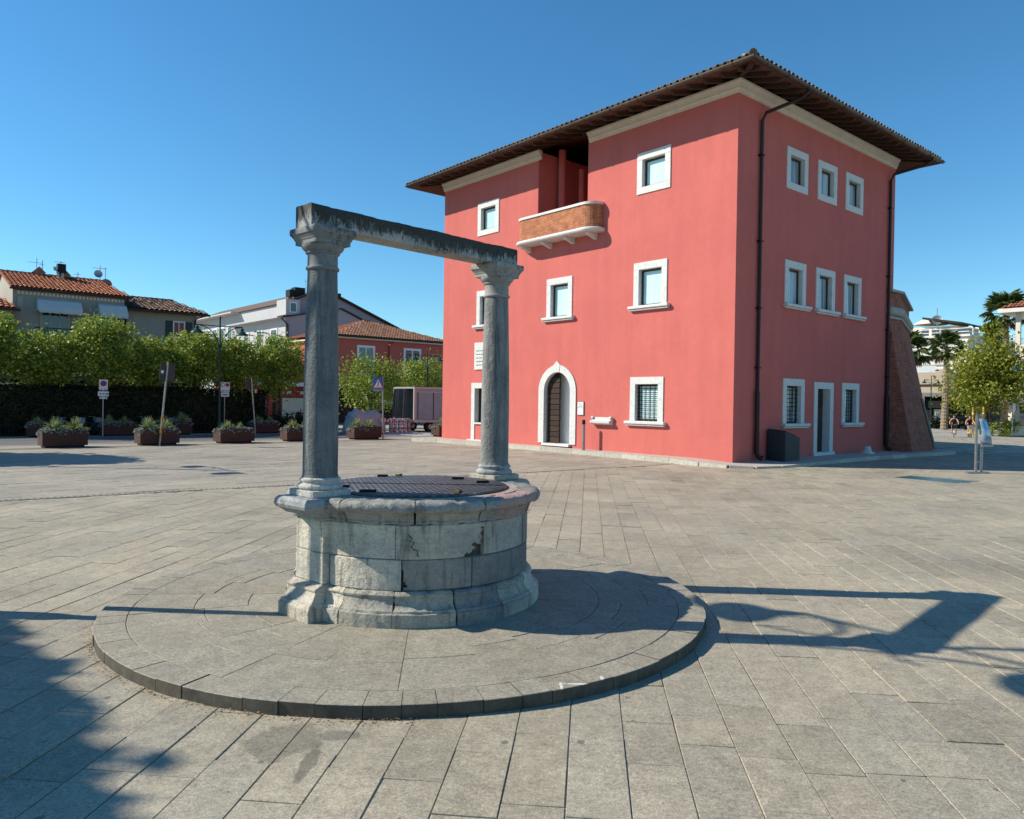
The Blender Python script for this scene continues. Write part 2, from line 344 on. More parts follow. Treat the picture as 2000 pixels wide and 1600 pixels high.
simple('tent_cream', (0.66, 0.56, 0.40), 0.85, var=0.1, scale=3)
simple('tarp_grey', (0.38, 0.38, 0.38), 0.6, var=0.15, scale=3, bump=0.1)
simple('curtain_dark', (0.055, 0.06, 0.065), 0.35, var=0.3, scale=6)
simple('truck_grey', (0.27, 0.33, 0.37), 0.5, 0.1, var=0.1, scale=2)
simple('truck_frame', (0.45, 0.43, 0.42), 0.45, 0.5, var=0.1)
simple('rubber', (0.015, 0.015, 0.015), 0.8)
simple('orange_cloth', (0.80, 0.07, 0.02), 0.7, var=0.15, scale=5)
simple('shop_red', (0.38, 0.06, 0.045), 0.7, var=0.1); simple('shop_dark', (0.05, 0.022, 0.018), 0.7, var=0.2)
simple('trunk_bark', (0.07, 0.055, 0.042), 0.9, var=0.4, scale=10, bump=0.5); simple('palm_bark', (0.24, 0.18, 0.13), 0.95, var=0.45, scale=14, bump=0.8)
simple('keg_metal', (0.40, 0.42, 0.45), 0.35, 0.8, var=0.2, rnd=0.3); simple('keg_red', (0.45, 0.07, 0.06), 0.5)
simple('cardboard', (0.42, 0.30, 0.18), 0.9); simple('barrier_red', (0.42, 0.03, 0.03), 0.6)
simple('yellow_post', (0.65, 0.33, 0.03), 0.6); simple('bin_green', (0.015, 0.07, 0.045), 0.5)
simple('skin', (0.50, 0.27, 0.18), 0.6, var=0.05); simple('black_cloth', (0.012, 0.012, 0.014), 0.85, var=0.3); simple('hair_dark', (0.03, 0.018, 0.012), 0.7)
simple('bike_white', (0.6, 0.6, 0.58), 0.4, 0.2); simple('bike_yellow', (0.6, 0.42, 0.08), 0.4); simple('bike_grey', (0.10, 0.11, 0.13), 0.4, 0.3); simple('basket_grey', (0.28, 0.30, 0.36), 0.7)
simple('lead_flash', (0.16, 0.16, 0.17), 0.6, 0.3)
def m_mirrorpanel():
    t = NT('print_panel'); n = t.noise(1.7, 3, 0.5, dist=1.0)
    t.fin(t.ramp(n, [(0.35, (0.10, 0.16, 0.25)), (0.6, (0.30, 0.42, 0.55)), (0.75, (0.45, 0.5, 0.5))]), 0.06, 0.2, 0.8)
m_mirrorpanel()
def m_floorglass():
    t = NT('floor_glass'); n = t.noise(4, 4, 0.6); t.fin(t.ramp(n, [(0.3, (0.03, 0.085, 0.095)), (0.7, (0.06, 0.12, 0.125))]), 0.25, 0, 0.5)
m_floorglass()
def m_leaf(name, cs, trans=0.35):
    t = NT(name); r = t.rnd(); c = t.ramp(r, [(i/(len(cs)-1), c) for i, c in enumerate(cs)])
    t.fin(c, 0.5, 0, 0.35); tr = t.node('ShaderNodeBsdfTranslucent'); t.link(c, tr.inputs['Color'])
    mx = t.node('ShaderNodeMixShader'); mx.inputs[0].default_value = trans
    t.link(t.b.outputs[0], mx.inputs[1]); t.link(tr.outputs[0], mx.inputs[2]); t.link(mx.outputs[0], t.out.inputs['Surface'])
m_leaf('leaf_plane', [(0.14, 0.235, 0.028), (0.25, 0.35, 0.05), (0.10, 0.18, 0.024), (0.38, 0.43, 0.08), (0.19, 0.295, 0.038), (0.50, 0.42, 0.045)])
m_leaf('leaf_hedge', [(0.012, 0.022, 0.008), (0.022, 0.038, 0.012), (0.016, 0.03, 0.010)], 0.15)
m_leaf('leaf_bright', [(0.19, 0.23, 0.022), (0.28, 0.29, 0.035), (0.14, 0.19, 0.02), (0.36, 0.30, 0.035)])
m_leaf('leaf_palm', [(0.05, 0.085, 0.022), (0.08, 0.12, 0.03), (0.11, 0.14, 0.04)], 0.2)
m_leaf('leaf_dead', [(0.20, 0.14, 0.07), (0.14, 0.09, 0.045)], 0.1)
m_leaf('leaf_yucca', [(0.20, 0.25, 0.09), (0.30, 0.35, 0.14), (0.38, 0.40, 0.17)], 0.25)
m_leaf('leaf_silver', [(0.22, 0.26, 0.27), (0.32, 0.36, 0.37), (0.12, 0.16, 0.11)], 0.2)
# ------------------------------------------------------------------ mesh helpers
class MB:
    def __init__(s): s.v = []; s.f = []
    def add(s, pts, faces):
        o = len(s.v); s.v += [tuple(p) for p in pts]; s.f += [tuple(i+o for i in f) for f in faces]; return s
    def poly(s, pts): return s.add(pts, [tuple(range(len(pts)))])
    def box(s, x0, x1, y0, y1, z0, z1):
        x0, x1 = min(x0, x1), max(x0, x1); y0, y1 = min(y0, y1), max(y0, y1); z0, z1 = min(z0, z1), max(z0, z1)
        return s.add([(x0,y0,z0),(x1,y0,z0),(x1,y1,z0),(x0,y1,z0),(x0,y0,z1),(x1,y0,z1),(x1,y1,z1),(x0,y1,z1)],
              [(3,2,1,0),(4,5,6,7),(0,1,5,4),(1,2,6,5),(2,3,7,6),(3,0,4,7)])
    def obox(s, o, ax, ay, az):     # corner + three edge vectors
        o = Vector(o); ax, ay, az = Vector(ax), Vector(ay), Vector(az)
        P = [o, o+ax, o+ax+ay, o+ay, o+az, o+ax+az, o+ax+ay+az, o+ay+az]
        return s.add(P, [(3,2,1,0),(4,5,6,7),(0,1,5,4),(1,2,6,5),(2,3,7,6),(3,0,4,7)])
    def bar(s, p, q, w, h=None):   # rectangular bar between two points
        p, q = Vector(p), Vector(q); h = h or w; d = (q-p).normalized()
        r = d.cross(Vector((0,0,1)));
        if r.length < 1e-4: r = Vector((1,0,0))
        r.normalize(); u = r.cross(d).normalized()
        return s.obox(p-r*w/2-u*h/2, r*w, q-p, u*h)
    def tube(s, pts, rad, n=8, cap=True):
        pts = [Vector(p) for p in pts]; m = len(pts)
        if isinstance(rad, (int, float)): rad = [rad]*m
        o = len(s.v); ref = Vector((0.31, 0.17, 0.93)).normalized()
        for i, p in enumerate(pts):
            d = (pts[min(i+1, m-1)]-pts[max(i-1, 0)]).normalized()
            a = d.cross(ref)
            if a.length < 0.05: a = d.cross(Vector((1, 0, 0)))
            a.normalize(); b = d.cross(a)
            for k in range(n):
                t = 2*PI*k/n; s.v.append(tuple(p+(a*math.cos(t)+b*math.sin(t))*rad[i]))
        for i in range(m-1):
            for k in range(n):
                k2 = (k+1) % n; s.f.append((o+i*n+k, o+i*n+k2, o+(i+1)*n+k2, o+(i+1)*n+k))
        if cap: s.f.append(tuple(o+k for k in reversed(range(n)))); s.f.append(tuple(o+(m-1)*n+k for k in range(n)))
        return s
    def lathe(s, prof, n=32, c=(0, 0, 0), a0=0.0, a1=2*PI, caps=True):
        full = abs(a1-a0-2*PI) < 1e-6; cols = n if full else n+1; o = len(s.v); m = len(prof)
        for j in range(cols):
            t = a0+(a1-a0)*j/n
            for (r, z) in prof: s.v.append((c[0]+r*math.cos(t), c[1]+r*math.sin(t), c[2]+z))
        for j in range(n):
            j2 = (j+1) % cols
            for i in range(m-1): s.f.append((o+j*m+i, o+j2*m+i, o+j2*m+i+1, o+j*m+i+1))
        if not full and caps:
            s.f.append(tuple(o+i for i in range(m))); s.f.append(tuple(o+n*m+i for i in reversed(range(m))))
        return s
    def prism(s, poly, z0, z1):
        n = len(poly); P = [(x, y, z0) for x, y in poly]+[(x, y, z1) for x, y in poly]
        return s.add(P, [tuple(reversed(range(n))), tuple(range(n, 2*n))]+[(i, (i+1) % n, n+(i+1) % n, n+i) for i in range(n)])
    def sphere(s, c, r, n=12, m=8, sc=(1,1,1)):
        prof = [(0.0001, -1.0)]+[(math.cos(-PI/2+PI*i/m), math.sin(-PI/2+PI*i/m)) for i in range(1, m)]+[(0.0001, 1.0)]
        o = len(s.v); s.lathe(prof, n)
        for i in range(o, len(s.v)):
            x, y, z = s.v[i]; s.v[i] = (c[0]+x*r*sc[0], c[1]+y*r*sc[1], c[2]+z*r*sc[2])
        return s
    def xf(s, mat):
        s.v = [tuple(mat @ Vector(p)) for p in s.v]; return s
    def mesh(s, name, smooth=False):
        me = bpy.data.meshes.new(name); me.from_pydata(s.v, [], s.f); me.update()
        if smooth:
            me.polygons.foreach_set('use_smooth', [True]*len(me.polygons))
            if smooth != 'full': me.set_sharp_from_angle(angle=math.radians(38))
        return me
    def build(s, name, mat, parent=None, smooth=False, loc=None, rz=0.0, fix=True):
        me = s.mesh(name, smooth)
        if fix and len(s.f) > 1:
            bm = bmesh.new(); bm.from_mesh(me); bmesh.ops.recalc_face_normals(bm, faces=bm.faces); bm.to_mesh(me); bm.free()
        return link(name, me, mat, parent, loc, rz)
def link(name, me, mat, parent=None, loc=None, rz=0.0):
    o = bpy.data.objects.new(name, me); COL.objects.link(o)
    if mat is not None and not me.materials: me.materials.append(M(mat) if isinstance(mat, str) else mat)
    if parent is not None: o.parent = parent
    if loc is not None: o.location = loc
    if rz: o.rotation_euler = (0, 0, rz)
    return o
def tag(o, label, cat, group=None):
    o['label'] = label; o['category'] = cat
    if group: o['group'] = group
    return o
def thing(name, label, cat, loc=(0, 0, 0), rz=0.0, group=None):
    o = bpy.data.objects.new(name, None); COL.objects.link(o); o.location = loc; o.rotation_euler = (0, 0, rz); o.empty_display_size = 0.2
    return tag(o, label, cat, group)
def struct(o): o['kind'] = 'structure'; return o
def stuff(o): o['kind'] = 'stuff'; return o
def kids(o): return [c for c in bpy.data.objects if c.parent == o]
def copy_tree(o, parent=None):
    c = o.copy(); COL.objects.link(c)
    if parent is not None: c.parent = parent
    for ch in kids(o): copy_tree(ch, c)
    return c
def text_part(txt, size, mat, parent, loc, rot, name='lettering'):
    cu = bpy.data.curves.new(name, 'FONT'); cu.body = txt; cu.size = size; cu.extrude = 0.004; cu.align_x = 'CENTER'
    t = bpy.data.objects.new(name, cu); COL.objects.link(t); bpy.context.view_layer.update()
    me = bpy.data.meshes.new_from_object(t); bpy.data.objects.remove(t)
    o = link(name, me, mat, parent, loc); o.rotation_euler = rot; return o
def npmesh(name, verts, nper):      # verts (N*nper,3): separate n-gons
    n = len(verts)//nper; me = bpy.data.meshes.new(name)
    me.vertices.add(len(verts)); me.vertices.foreach_set('co', np.asarray(verts, np.float32).ravel())
    me.loops.add(len(verts)); me.loops.foreach_set('vertex_index', np.arange(len(verts), dtype=np.int32))
    me.polygons.add(n); me.polygons.foreach_set('loop_start', np.arange(0, len(verts), nper, dtype=np.int32))
    me.polygons.foreach_set('loop_total', np.full(n, nper, np.int32)); me.update(calc_edges=True); me.validate(); return me
def leaves(centers, size, seed, up=0.35, aspect=0.62):
    """one rhombic leaf per centre, random tilt, biased to lie open to the sky"""
    R = np.random.RandomState(seed); n = len(centers)
    nv = R.normal(size=(n, 3)); nv[:, 2] += up*2; nv /= np.linalg.norm(nv, axis=1)[:, None]
    t = R.normal(size=(n, 3)); t -= (t*nv).sum(1)[:, None]*nv; t /= np.linalg.norm(t, axis=1)[:, None]; b = np.cross(nv, t)
    s = (size*(0.65+0.7*R.rand(n)))[:, None]
    q = np.stack([centers-t*s*0.5, centers+b*s*aspect*0.5-t*s*0.05, centers+t*s*0.5+nv*s*0.08, centers-b*s*aspect*0.5-t*s*0.05], 1)
    return q.reshape(-1, 3)
def clump_points(n, half, seed, clumps=60, spread=0.22, shell=0.55, boxy=3.0):
    """points in leafy clumps spread near the skin of a rounded-box crown"""
    R = np.random.RandomState(seed); d = R.normal(size=(clumps, 3))
    d /= (np.abs(d)**boxy).sum(1)[:, None]**(1.0/boxy); rad = shell+(1-shell)*R.rand(clumps)**0.5
    cs = d*rad[:, None]*np.asarray(half)
    k = R.randint(0, clumps, n); w = 0.7+0.9*R.rand(clumps)
    p = cs[k]+R.normal(size=(n, 3))*spread*w[k][:, None]*np.asarray(half).mean()
    return p

from mathutils import noise as mnoise
def roughen(o, amp, freq, off=0.0):
    me = o.data; ns = [v.normal.copy() for v in me.vertices]
    for v, n in zip(me.vertices, ns):
        p = v.co*freq+Vector((off, off*1.7, 0)); k = mnoise.noise(p)+0.5*mnoise.noise(p*2.3)
        v.co += n*(amp*(k-0.25 if k < 0 else k*0.4))
    me.update(); return o

# ------------------------------------------------------------------ ground, pavement
g = MB(); g.poly([(-1500, -600, -0.06), (1500, -600, -0.06), (1500, 2500, -0.06), (-1500, 2500, -0.06)])
struct(g.build('ground', 'ground_far', fix=False))
pav = MB(); pav.poly([(-14, -3, -0.0065), (24, -3, -0.0065), (40, 34, -0.0065), (-32, 34, -0.0065)]); pavement = struct(pav.build('pavement', 'mortar', fix=False))

D0 = Vector((-7.654, 11.334, 0)); DD = (Vector((4.028, 19.74, 0))-D0).normalized(); DN = Vector((-DD.y, DD.x, 0))
WC = Vector((-0.75, 6.0, 0))                                   # centre of the well
def slab_mb(mb, c, ex, ey, L, Wd, z, tilt, detail):
    j = lambda k: rng.uniform(-k, k)
    cs = []
    for sx, sy in ((-1, -1), (1, -1), (1, 1), (-1, 1)):
        cs.append(c+ex*(sx*L/2+j(0.002))+ey*(sy*Wd/2+j(0.002)))
    zz = [z+tilt[0]*sx+tilt[1]*sy for sx, sy in ((-1, -1), (1, -1), (1, 1), (-1, 1))]
    if detail:
        k = 0.003; T = []
        for i in range(4):
            d = (c-cs[i]).normalized(); p = cs[i]+d*k*1.4; T.append((p.x, p.y, zz[i]))
        Md = [(cs[i].x, cs[i].y, zz[i]-0.0025) for i in range(4)]; B = [(cs[i].x, cs[i].y, -0.03) for i in range(4)]
        mb.add(T+Md+B, [(0, 1, 2, 3)]+[(4+i, 4+(i+1) % 4, (i+1) % 4, i) for i in range(4)]+[(8+i, 8+(i+1) % 4, 4+(i+1) % 4, 4+i) for i in range(4)])
    else:
        T = [(cs[i].x, cs[i].y, zz[i]) for i in range(4)]; B = [(cs[i].x, cs[i].y, -0.03) for i in range(4)]
        mb.add(T+B, [(0, 1, 2, 3)]+[(4+i, 4+(i+1) % 4, (i+1) % 4, i) for i in range(4)])
def paving(ang, width, lens, inside, org, umax, vmax, seed):
    R = random.Random(seed); ex = Vector((math.cos(ang), math.sin(ang), 0)); ey = Vector((-ex.y, ex.x, 0)); out = []
    for row in range(-vmax, vmax):
        u = -umax+R.uniform(0, 0.6)
        while u < umax:
            L = R.choice(lens)*R.uniform(0.85, 1.15); c = org+ex*(u+L/2)+ey*(row*width); u += L
            if inside(c): out.append((c, ex, ey, L-0.0045, width-(0.0070 if R.random() < 0.6 else 0.0045)))
    return out
def in_view(c, m=1.30): return c.y > 1.6 and abs(c.x) < (0.676*c.y+0.45)*m
kerb_ab = [(-0.95, 13.6), (-0.62, 11.5), (-0.52, 9), (-0.46, 6), (-0.55, 3.2), (-0.72, 1.4), (-0.80, 0.4), (-0.70, -0.35), (-0.30, -0.80), (0.5, -1.02), (1.4, -1.08), (3.5, -1.06), (6.0, -1.05), (8.6, -1.22), (11.0, -1.45)]
def in_fort(c):
    v = c-C0; a = v.dot(DR); b = v.dot(DL); return (-0.2 < a < 16 and -0.6 < b < 13.3)
def in_near(c): return in_view(c) and (c-D0).dot(DN) < -0.10 and c.y < 27 and not in_fort(c) and (c-WC).length > 1.9
def in_far(c):
    b = (c-C0).dot(DL); return in_view(c, 1.25) and (c-D0).dot(DN) > 0.10 and b < 14.6 and not in_fort(c)
A1 = math.radians(84.25)
near = paving(A1, 0.258, [0.38, 0.46, 0.52, 0.6, 0.7], in_near, Vector((0.095, 2.885, 0)), 40, 110, 3)
near.sort(key=lambda s: s[0].x**2+s[0].y**2 + (0 if in_view(s[0], 1.0) else 40) + (60 if s[0].y < 2.5 else 0))
for i, (c, ex, ey, L, Wd) in enumerate(near[:300]):
    mb = MB(); slab_mb(mb, c, ex, ey, L, Wd, rng.uniform(-0.0022, 0.0022), (rng.uniform(-.0012, .0012), rng.uniform(-.0012, .0012)), True)
    mb.build('paving_slab', 'slab', pavement, fix=False)
mb = MB()
for c, ex, ey, L, Wd in near[300:]: slab_mb(mb, c, ex, ey, L, Wd, rng.uniform(-0.002, 0.002), (rng.uniform(-.001, .001), rng.uniform(-.001, .001)), c.y < 9)
stuff(mb.build('paving_slab', 'slab', pavement, fix=False))
far = paving(TH, 0.30, [0.5, 0.65, 0.8], in_far, Vector((-8, 18, 0)), 40, 70, 5)
mb = MB()
for c, ex, ey, L, Wd in far: slab_mb(mb, c, ex, ey, L, Wd, rng.uniform(-0.003, 0.003), (0, 0), False)
stuff(mb.build('paving_slab', 'slab_far', pavement, fix=False))
# drain channel across the square
dr = thing('drain_channel', 'narrow slotted stone drain crossing the square behind the well', 'drain', tuple(D0))
dr.rotation_euler = (0, 0, math.atan2(DD.y, DD.x))
mb = MB(); Ld = 14.0; x = -8.0
mb.box(-8.0, Ld, -0.05, 0.05, -0.03, 0.0045); mb.build('channel_floor', 'dry_leaf', dr)
mb = MB(); mb.box(-8.0, Ld, -0.075, -0.045, -0.03, 0.0068); mb.box(-8.0, Ld, 0.045, 0.075, -0.03, 0.0068); mb.build('channel_edge', 'slab_far', dr)
mb = MB()
while x < Ld: mb.box(x, x+0.045, -0.044, 0.044, -0.025, 0.0066); x += 0.09
stuff(mb.build('grate_bar', 'slab_far', dr))

# ------------------------------------------------------------------ the round step the well stands on
RO, RI, ZS = 2.24, 2.045, 0.072
step = thing('round_step', 'low round stone step of radial slabs carrying the old well', 'step', (WC.x, WC.y, 0))
def wedge(r0, r1, a0, a1, z0, z1, n=4, bev=0.003):
    """annular stone with a small arris"""
    mb = MB(); gapr = 0.0018; A = [a0+(a1-a0)*i/n for i in range(n+1)]
    def ring(rr0, rr1, z, da0=0.0):
        o = []
        for i, a in enumerate(A):
            k = gapr/rr1; aa = a+(k if i == 0 else 0)-(k if i == n else 0)
            o.append((rr1*math.cos(aa), rr1*math.sin(aa), z))
        for i, a in reversed(list(enumerate(A))):
            k = gapr/rr0; aa = a+(k if i == 0 else 0)-(k if i == n else 0)
            o.append((rr0*math.cos(aa), rr0*math.sin(aa), z))
        return o
    b = ring(r0+gapr, r1-gapr, z0); m_ = ring(r0+gapr, r1-gapr, z1-bev); t = ring(r0+gapr+bev, r1-gapr-bev, z1); N = len(b)
    mb.add(b+m_+t, [tuple(range(2*N, 3*N))]+[(i, (i+1) % N, N+(i+1) % N, N+i) for i in range(N)]+[(N+i, N+(i+1) % N, 2*N+(i+1) % N, 2*N+i) for i in range(N)])
    return mb
mb = MB(); mb.lathe([(0.001, 0.055), (RO-0.02, 0.055), (RO-0.02, -0.02)], 96); mb.build('mortar_bed', 'mortar', step)
a = 0.1; nC = 68
cut = [2*PI*i/nC+rng.uniform(-0.012, 0.012) for i in range(nC)]
for i in range(nC):
    a0, a1 = cut[i], cut[(i+1) % nC]+(2*PI if i == nC-1 else 0); dz = rng.uniform(-0.003, 0.003); dr_ = rng.uniform(-0.004, 0.004)
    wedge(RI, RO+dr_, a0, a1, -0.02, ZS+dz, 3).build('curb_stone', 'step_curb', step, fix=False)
nS = 24
cuts = [2*PI*i/nS+0.09+rng.uniform(-0.03, 0.03) for i in range(nS)]
for i in range(nS):
    a0, a1 = cuts[i], cuts[(i+1) % nS]+(2*PI if i == nS-1 else 0)
    rs = [0.80, rng.choice([1.25, 1.35, 1.45]), rng.choice([1.62, 1.72, 1.82]), RI] if rng.random() < 0.72 else [0.80, rng.choice([1.4, 1.55]), RI]
    for k in range(len(rs)-1): wedge(rs[k], rs[k+1], a0, a1, 0.03, ZS+rng.uniform(-0.002, 0.002), 5).build('step_slab', 'step_stone', step, fix=False)

# ------------------------------------------------------------------ the well
UA = math.radians(46.75)
well = thing('stone_well', 'old round grey stone well with two columns and a lintel', 'well', (WC.x, WC.y, 0))
def colour(o, c): o.color = (c[0], c[1], c[2], 1); return o
LIGHT = (0.62, 0.565, 0.465); MIDG = (0.42, 0.39, 0.325); BLUE = (0.26, 0.255, 0.24); DARK = (0.20, 0.197, 0.187)
mb = MB(); mb.lathe([(0.001, 0.90), (0.845, 0.90), (0.845, 0.05)], 72); mb.build('core', 'well_core', well)
def arc_block(prof, a0, a1, n, holes=None, jit=0.0):
    """stone of a ring: outer profile prof [(r,z)], body back to r=0.80"""
    mb = MB(); m = len(prof); o = 0; A = [a0+(a1-a0)*i/n for i in range(n+1)]
    def keep(a, z): return not (holes and holes(a, z))
    for a in A:
        for (r, z) in prof: mb.v.append((r*math.cos(a), r*math.sin(a), z))
    for i in range(n):
        for k in range(m-1):
            if keep((A[i]+A[i+1])/2, (prof[k][1]+prof[k+1][1])/2): mb.f.append((i*m+k, (i+1)*m+k, (i+1)*m+k+1, i*m+k+1))
    zb, zt = prof[0][1], prof[-1][1]; rb = 0.80
    b = len(mb.v)
    for a in A: mb.v.append((rb*math.cos(a), rb*math.sin(a), zb))
    for a in A: mb.v.append((rb*math.cos(a), rb*math.sin(a), zt))
    for i in range(n):
        mb.f.append((i*m, b+i, b+i+1, (i+1)*m)); mb.f.append((i*m+m-1, (i+1)*m+m-1, b+n+1+i+1, b+n+1+i))
    mb.f.append(tuple([k for k in range(m)]+[b+n+1, b])); mb.f.append(tuple([b+n, b+n+1+n]+[n*m+k for k in reversed(range(m))]))
    return mb
def ringcuts(n, off, j, seed):
    R = random.Random(seed); c = sorted([2*PI*i/n+off+R.uniform(-j, j) for i in range(n)]); return [(c[i], c[(i+1) % n]+(2*PI if i == n-1 else 0)) for i in range(n)]
g_ = 0.0028
# foot: plinth band, sloping moulding, bead
foot = lambda d, e: [(0.980+d, 0.05), (0.982+d, 0.12), (0.979+d, 0.162), (0.966+d, 0.168), (0.962+d, 0.182), (0.945+d, 0.190), (0.925+d, 0.215), (0.912+d, 0.245), (0.910+d, 0.258), (0.918+d, 0.264), (0.921+d, 0.276), (0.912+d, 0.290), (0.89+d, 0.30)]
for a0, a1 in ringcuts(15, -1.98, 0.05, 4):
    d = rng.uniform(-0.006, 0.006); o = arc_block(foot(d, 0), a0+g_, a1-g_, 16).build('foot_stone', 'well_block', well, smooth=True); roughen(o, 0.010, 16)
    colour(o, rng.choice([LIGHT, MIDG, MIDG, BLUE]))
def body(zb, zt, d, n=8):
    r = 0.880+d; return [(r-0.006, zb), (r, zb+0.006)]+[(r, zb+0.006+(zt-zb-0.012)*i/n) for i in range(1, n)]+[(r, zt-0.006), (r-0.006, zt)]
def ang_of(px):   # bearing on the front of the drum for a photo column -> angle (front half only)
    return px
rowA = [-2.215, -1.601, -0.873, -0.30, 0.25, 0.72, 1.3, 1.9, 2.45, 3.0, 3.5]
rowB = [-2.176, -1.553, -0.984, -0.40, 0.1, 0.66, 1.2, 1.8, 2.4, 3.0, 3.6]
colA = [LIGHT, (0.50, 0.455, 0.38), (0.42, 0.395, 0.345), (0.30, 0.29, 0.265)]
colB = [(0.60, 0.55, 0.46), (0.30, 0.285, 0.255), (0.23, 0.225, 0.212), DARK]
for (cuts_, zb, zt, cl) in ((rowB, 0.302, 0.512, colB), (rowA, 0.515, 0.748, colA)):
    for i in range(len(cuts_)):
        a0 = cuts_[i]; a1 = cuts_[(i+1) % len(cuts_)]+(2*PI if i == len(cuts_)-1 else 0)
        hole = None; n = max(8, int((a1-a0)/0.03))
        if zb > 0.5 and i == 1:
            n = 44; hole = lambda a, z: (a > -0.985+0.02*math.sin(z*90) and z < 0.605+0.01*math.sin(a*70)) or (a > -1.075 and z < 0.535+0.010*math.sin(a*90)) or (a > -0.900+0.008*math.sin(z*120) and z < 0.72)
            o = arc_block(body(zb, zt, 0.004, 26), a0+g_, a1-g_, n, hole).build('drum_block', 'well_block', well, smooth=True)
        elif zb < 0.5 and i == 1:
            n = 40; hole = lambda a, z: (a < -1.505 and 0.325 < z < 0.38-1.6*(a+1.54)) or (a < -1.535 and 0.31 < z < 0.445)
            o = arc_block(body(zb, zt, -0.003, 22), a0+g_, a1-g_, n, hole).build('drum_block', 'well_block', well, smooth=True)
        else:
            o = arc_block(body(zb, zt, rng.uniform(-0.005, 0.005)), a0+g_, a1-g_, n).build('drum_block', 'well_block', well, smooth=True)
        colour(o, cl[i] if i < len(cl) else rng.choice([MIDG, BLUE]))
# neck moulding and rim, one ring of stones
rimp = lambda d: [(0.882, 0.750), (0.890+d, 0.753), (0.893+d, 0.766), (0.888+d, 0.776), (0.897+d, 0.783), (0.904+d, 0.802), (0.918+d, 0.826), (0.932+d, 0.834), (0.955+d, 0.838), (0.968+d, 0.848), (0.976+d, 0.866), (0.974+d, 0.888), (0.964+d, 0.905), (0.945+d, 0.913), (0.90, 0.9155), (0.801, 0.916)]
for a0, a1 in ringcuts(11, -2.00, 0.10, 9):
    d = rng.uniform(-0.008, 0.008); o = arc_block(rimp(d), a0+g_, a1-g_, 26).build('rim_stone', 'rim_stone', well, smooth=True); roughen(o, 0.013, 14)
    colour(o, rng.choice([(0.33, 0.32, 0.295), (0.27, 0.268, 0.255), (0.38, 0.36, 0.32)]))
mb = MB(); mb.lathe([(0.60, 0.9), (0.60, 0.9145), (0.803, 0.9145), (0.803, 0.9)], 72); colour(mb.build('rim_ledge', 'rim_stone', well), MIDG)
# pilasters under the columns
for sgn in (-1, 1):
    ca = UA+(PI if sgn < 0 else 0)
    def pil(prof, name, mat, col):
        """prof: (reach, halfwidth, z)"""
        mb = MB(); m = len(prof)
        P = []
        for (r, w, z) in prof:
            wl_, wr_ = w if isinstance(w, tuple) else (w, w); P += [(0.70, -wl_, z), (r, -wl_, z), (r, wr_, z), (0.70, wr_, z)]
        F = [tuple(range(4)), tuple(range(4*m-4, 4*m))]
        for i in range(m-1):
            for k in range(4): F.append((i*4+k, i*4+(k+1) % 4, i*4+4+(k+1) % 4, i*4+4+k))
        mb.add(P, F); mb.xf(Matrix.Rotation(ca, 4, 'Z')); o = mb.build(name, mat, well); bv = o.modifiers.new('b', 'BEVEL'); bv.width = 0.006; bv.segments = 2; bv.limit_method = 'ANGLE'; bv.angle_limit = 0.7
        return colour(o, col)
    pil([(1.07, (0.225, 0.17), 0.05), (1.07, (0.225, 0.17), 0.162), (1.06, (0.222, 0.165), 0.168), (1.055, (0.222, 0.16), 0.184), (1.03, (0.222, 0.145), 0.195), (1.005, (0.225, 0.135), 0.225), (0.985, (0.23, 0.125), 0.258), (0.995, (0.236, 0.13), 0.266), (0.995, (0.236, 0.13), 0.282), (0.95, (0.236, 0.12), 0.298), (0.93, (0.236, 0.116), 0.305)], 'pilaster_foot', 'well_block', (0.50, 0.455, 0.375) if sgn < 0 else MIDG)
    pil([(0.925, (0.235, 0.115), 0.307), (0.925, (0.235, 0.115), 0.520)], 'pilaster_block', 'well_block', (0.62, 0.57, 0.48) if sgn < 0 else MIDG)
    pil([(0.923, (0.233, 0.113), 0.523), (0.923, (0.233, 0.113), 0.747)], 'pilaster_block', 'well_block', (0.62, 0.57, 0.48) if sgn < 0 else MIDG)
    pil([(0.935, (0.24, 0.12), 0.750), (0.95, (0.24, 0.13), 0.760), (0.95, (0.22, 0.125), 0.776), (1.06, 0.152, 0.802), (1.095, 0.18, 0.832), (1.115, 0.196, 0.842), (1.125, 0.204, 0.866), (1.12, 0.20, 0.895), (1.10, 0.185, 0.917)], 'rim_block', 'rim_stone', (0.35, 0.365, 0.37) if sgn < 0 else MIDG)
# lid
lid = thing('well_cover', 'dark round chequer-plate iron cover on top of the well', 'cover', (WC.x, WC.y, 0.917))
mb = MB(); mb.lathe([(0.001, 0.016), (0.715, 0.014), (0.722, 0.010), (0.722, 0.001)], 80); mb.build('plate', 'chequer_plate', lid, smooth=True)
mb = MB(); mb.box(-0.70, 0.70, -0.004, 0.004, 0.012, 0.019); mb.build('seam', 'black_iron', lid)
for (x, y, rz, L) in ((-0.36, 0.545, 0.1, 0.09), (0.30, 0.42, 0.2, 0.10), (0.52, 0.16, 0.25, 0.10), (-0.52, -0.28, 0.05, 0.10), (-0.28, -0.55, 0.1, 0.12)):
    mb = MB(); mb.box(-L/2, L/2, -0.012, 0.012, 0.015, 0.026); mb.tube([(-L/2, 0.0, 0.026), (L/2, 0.0, 0.026)], 0.008, 8); mb.build('hinge', 'black_iron', lid, loc=(x, y, 0), rz=rz)
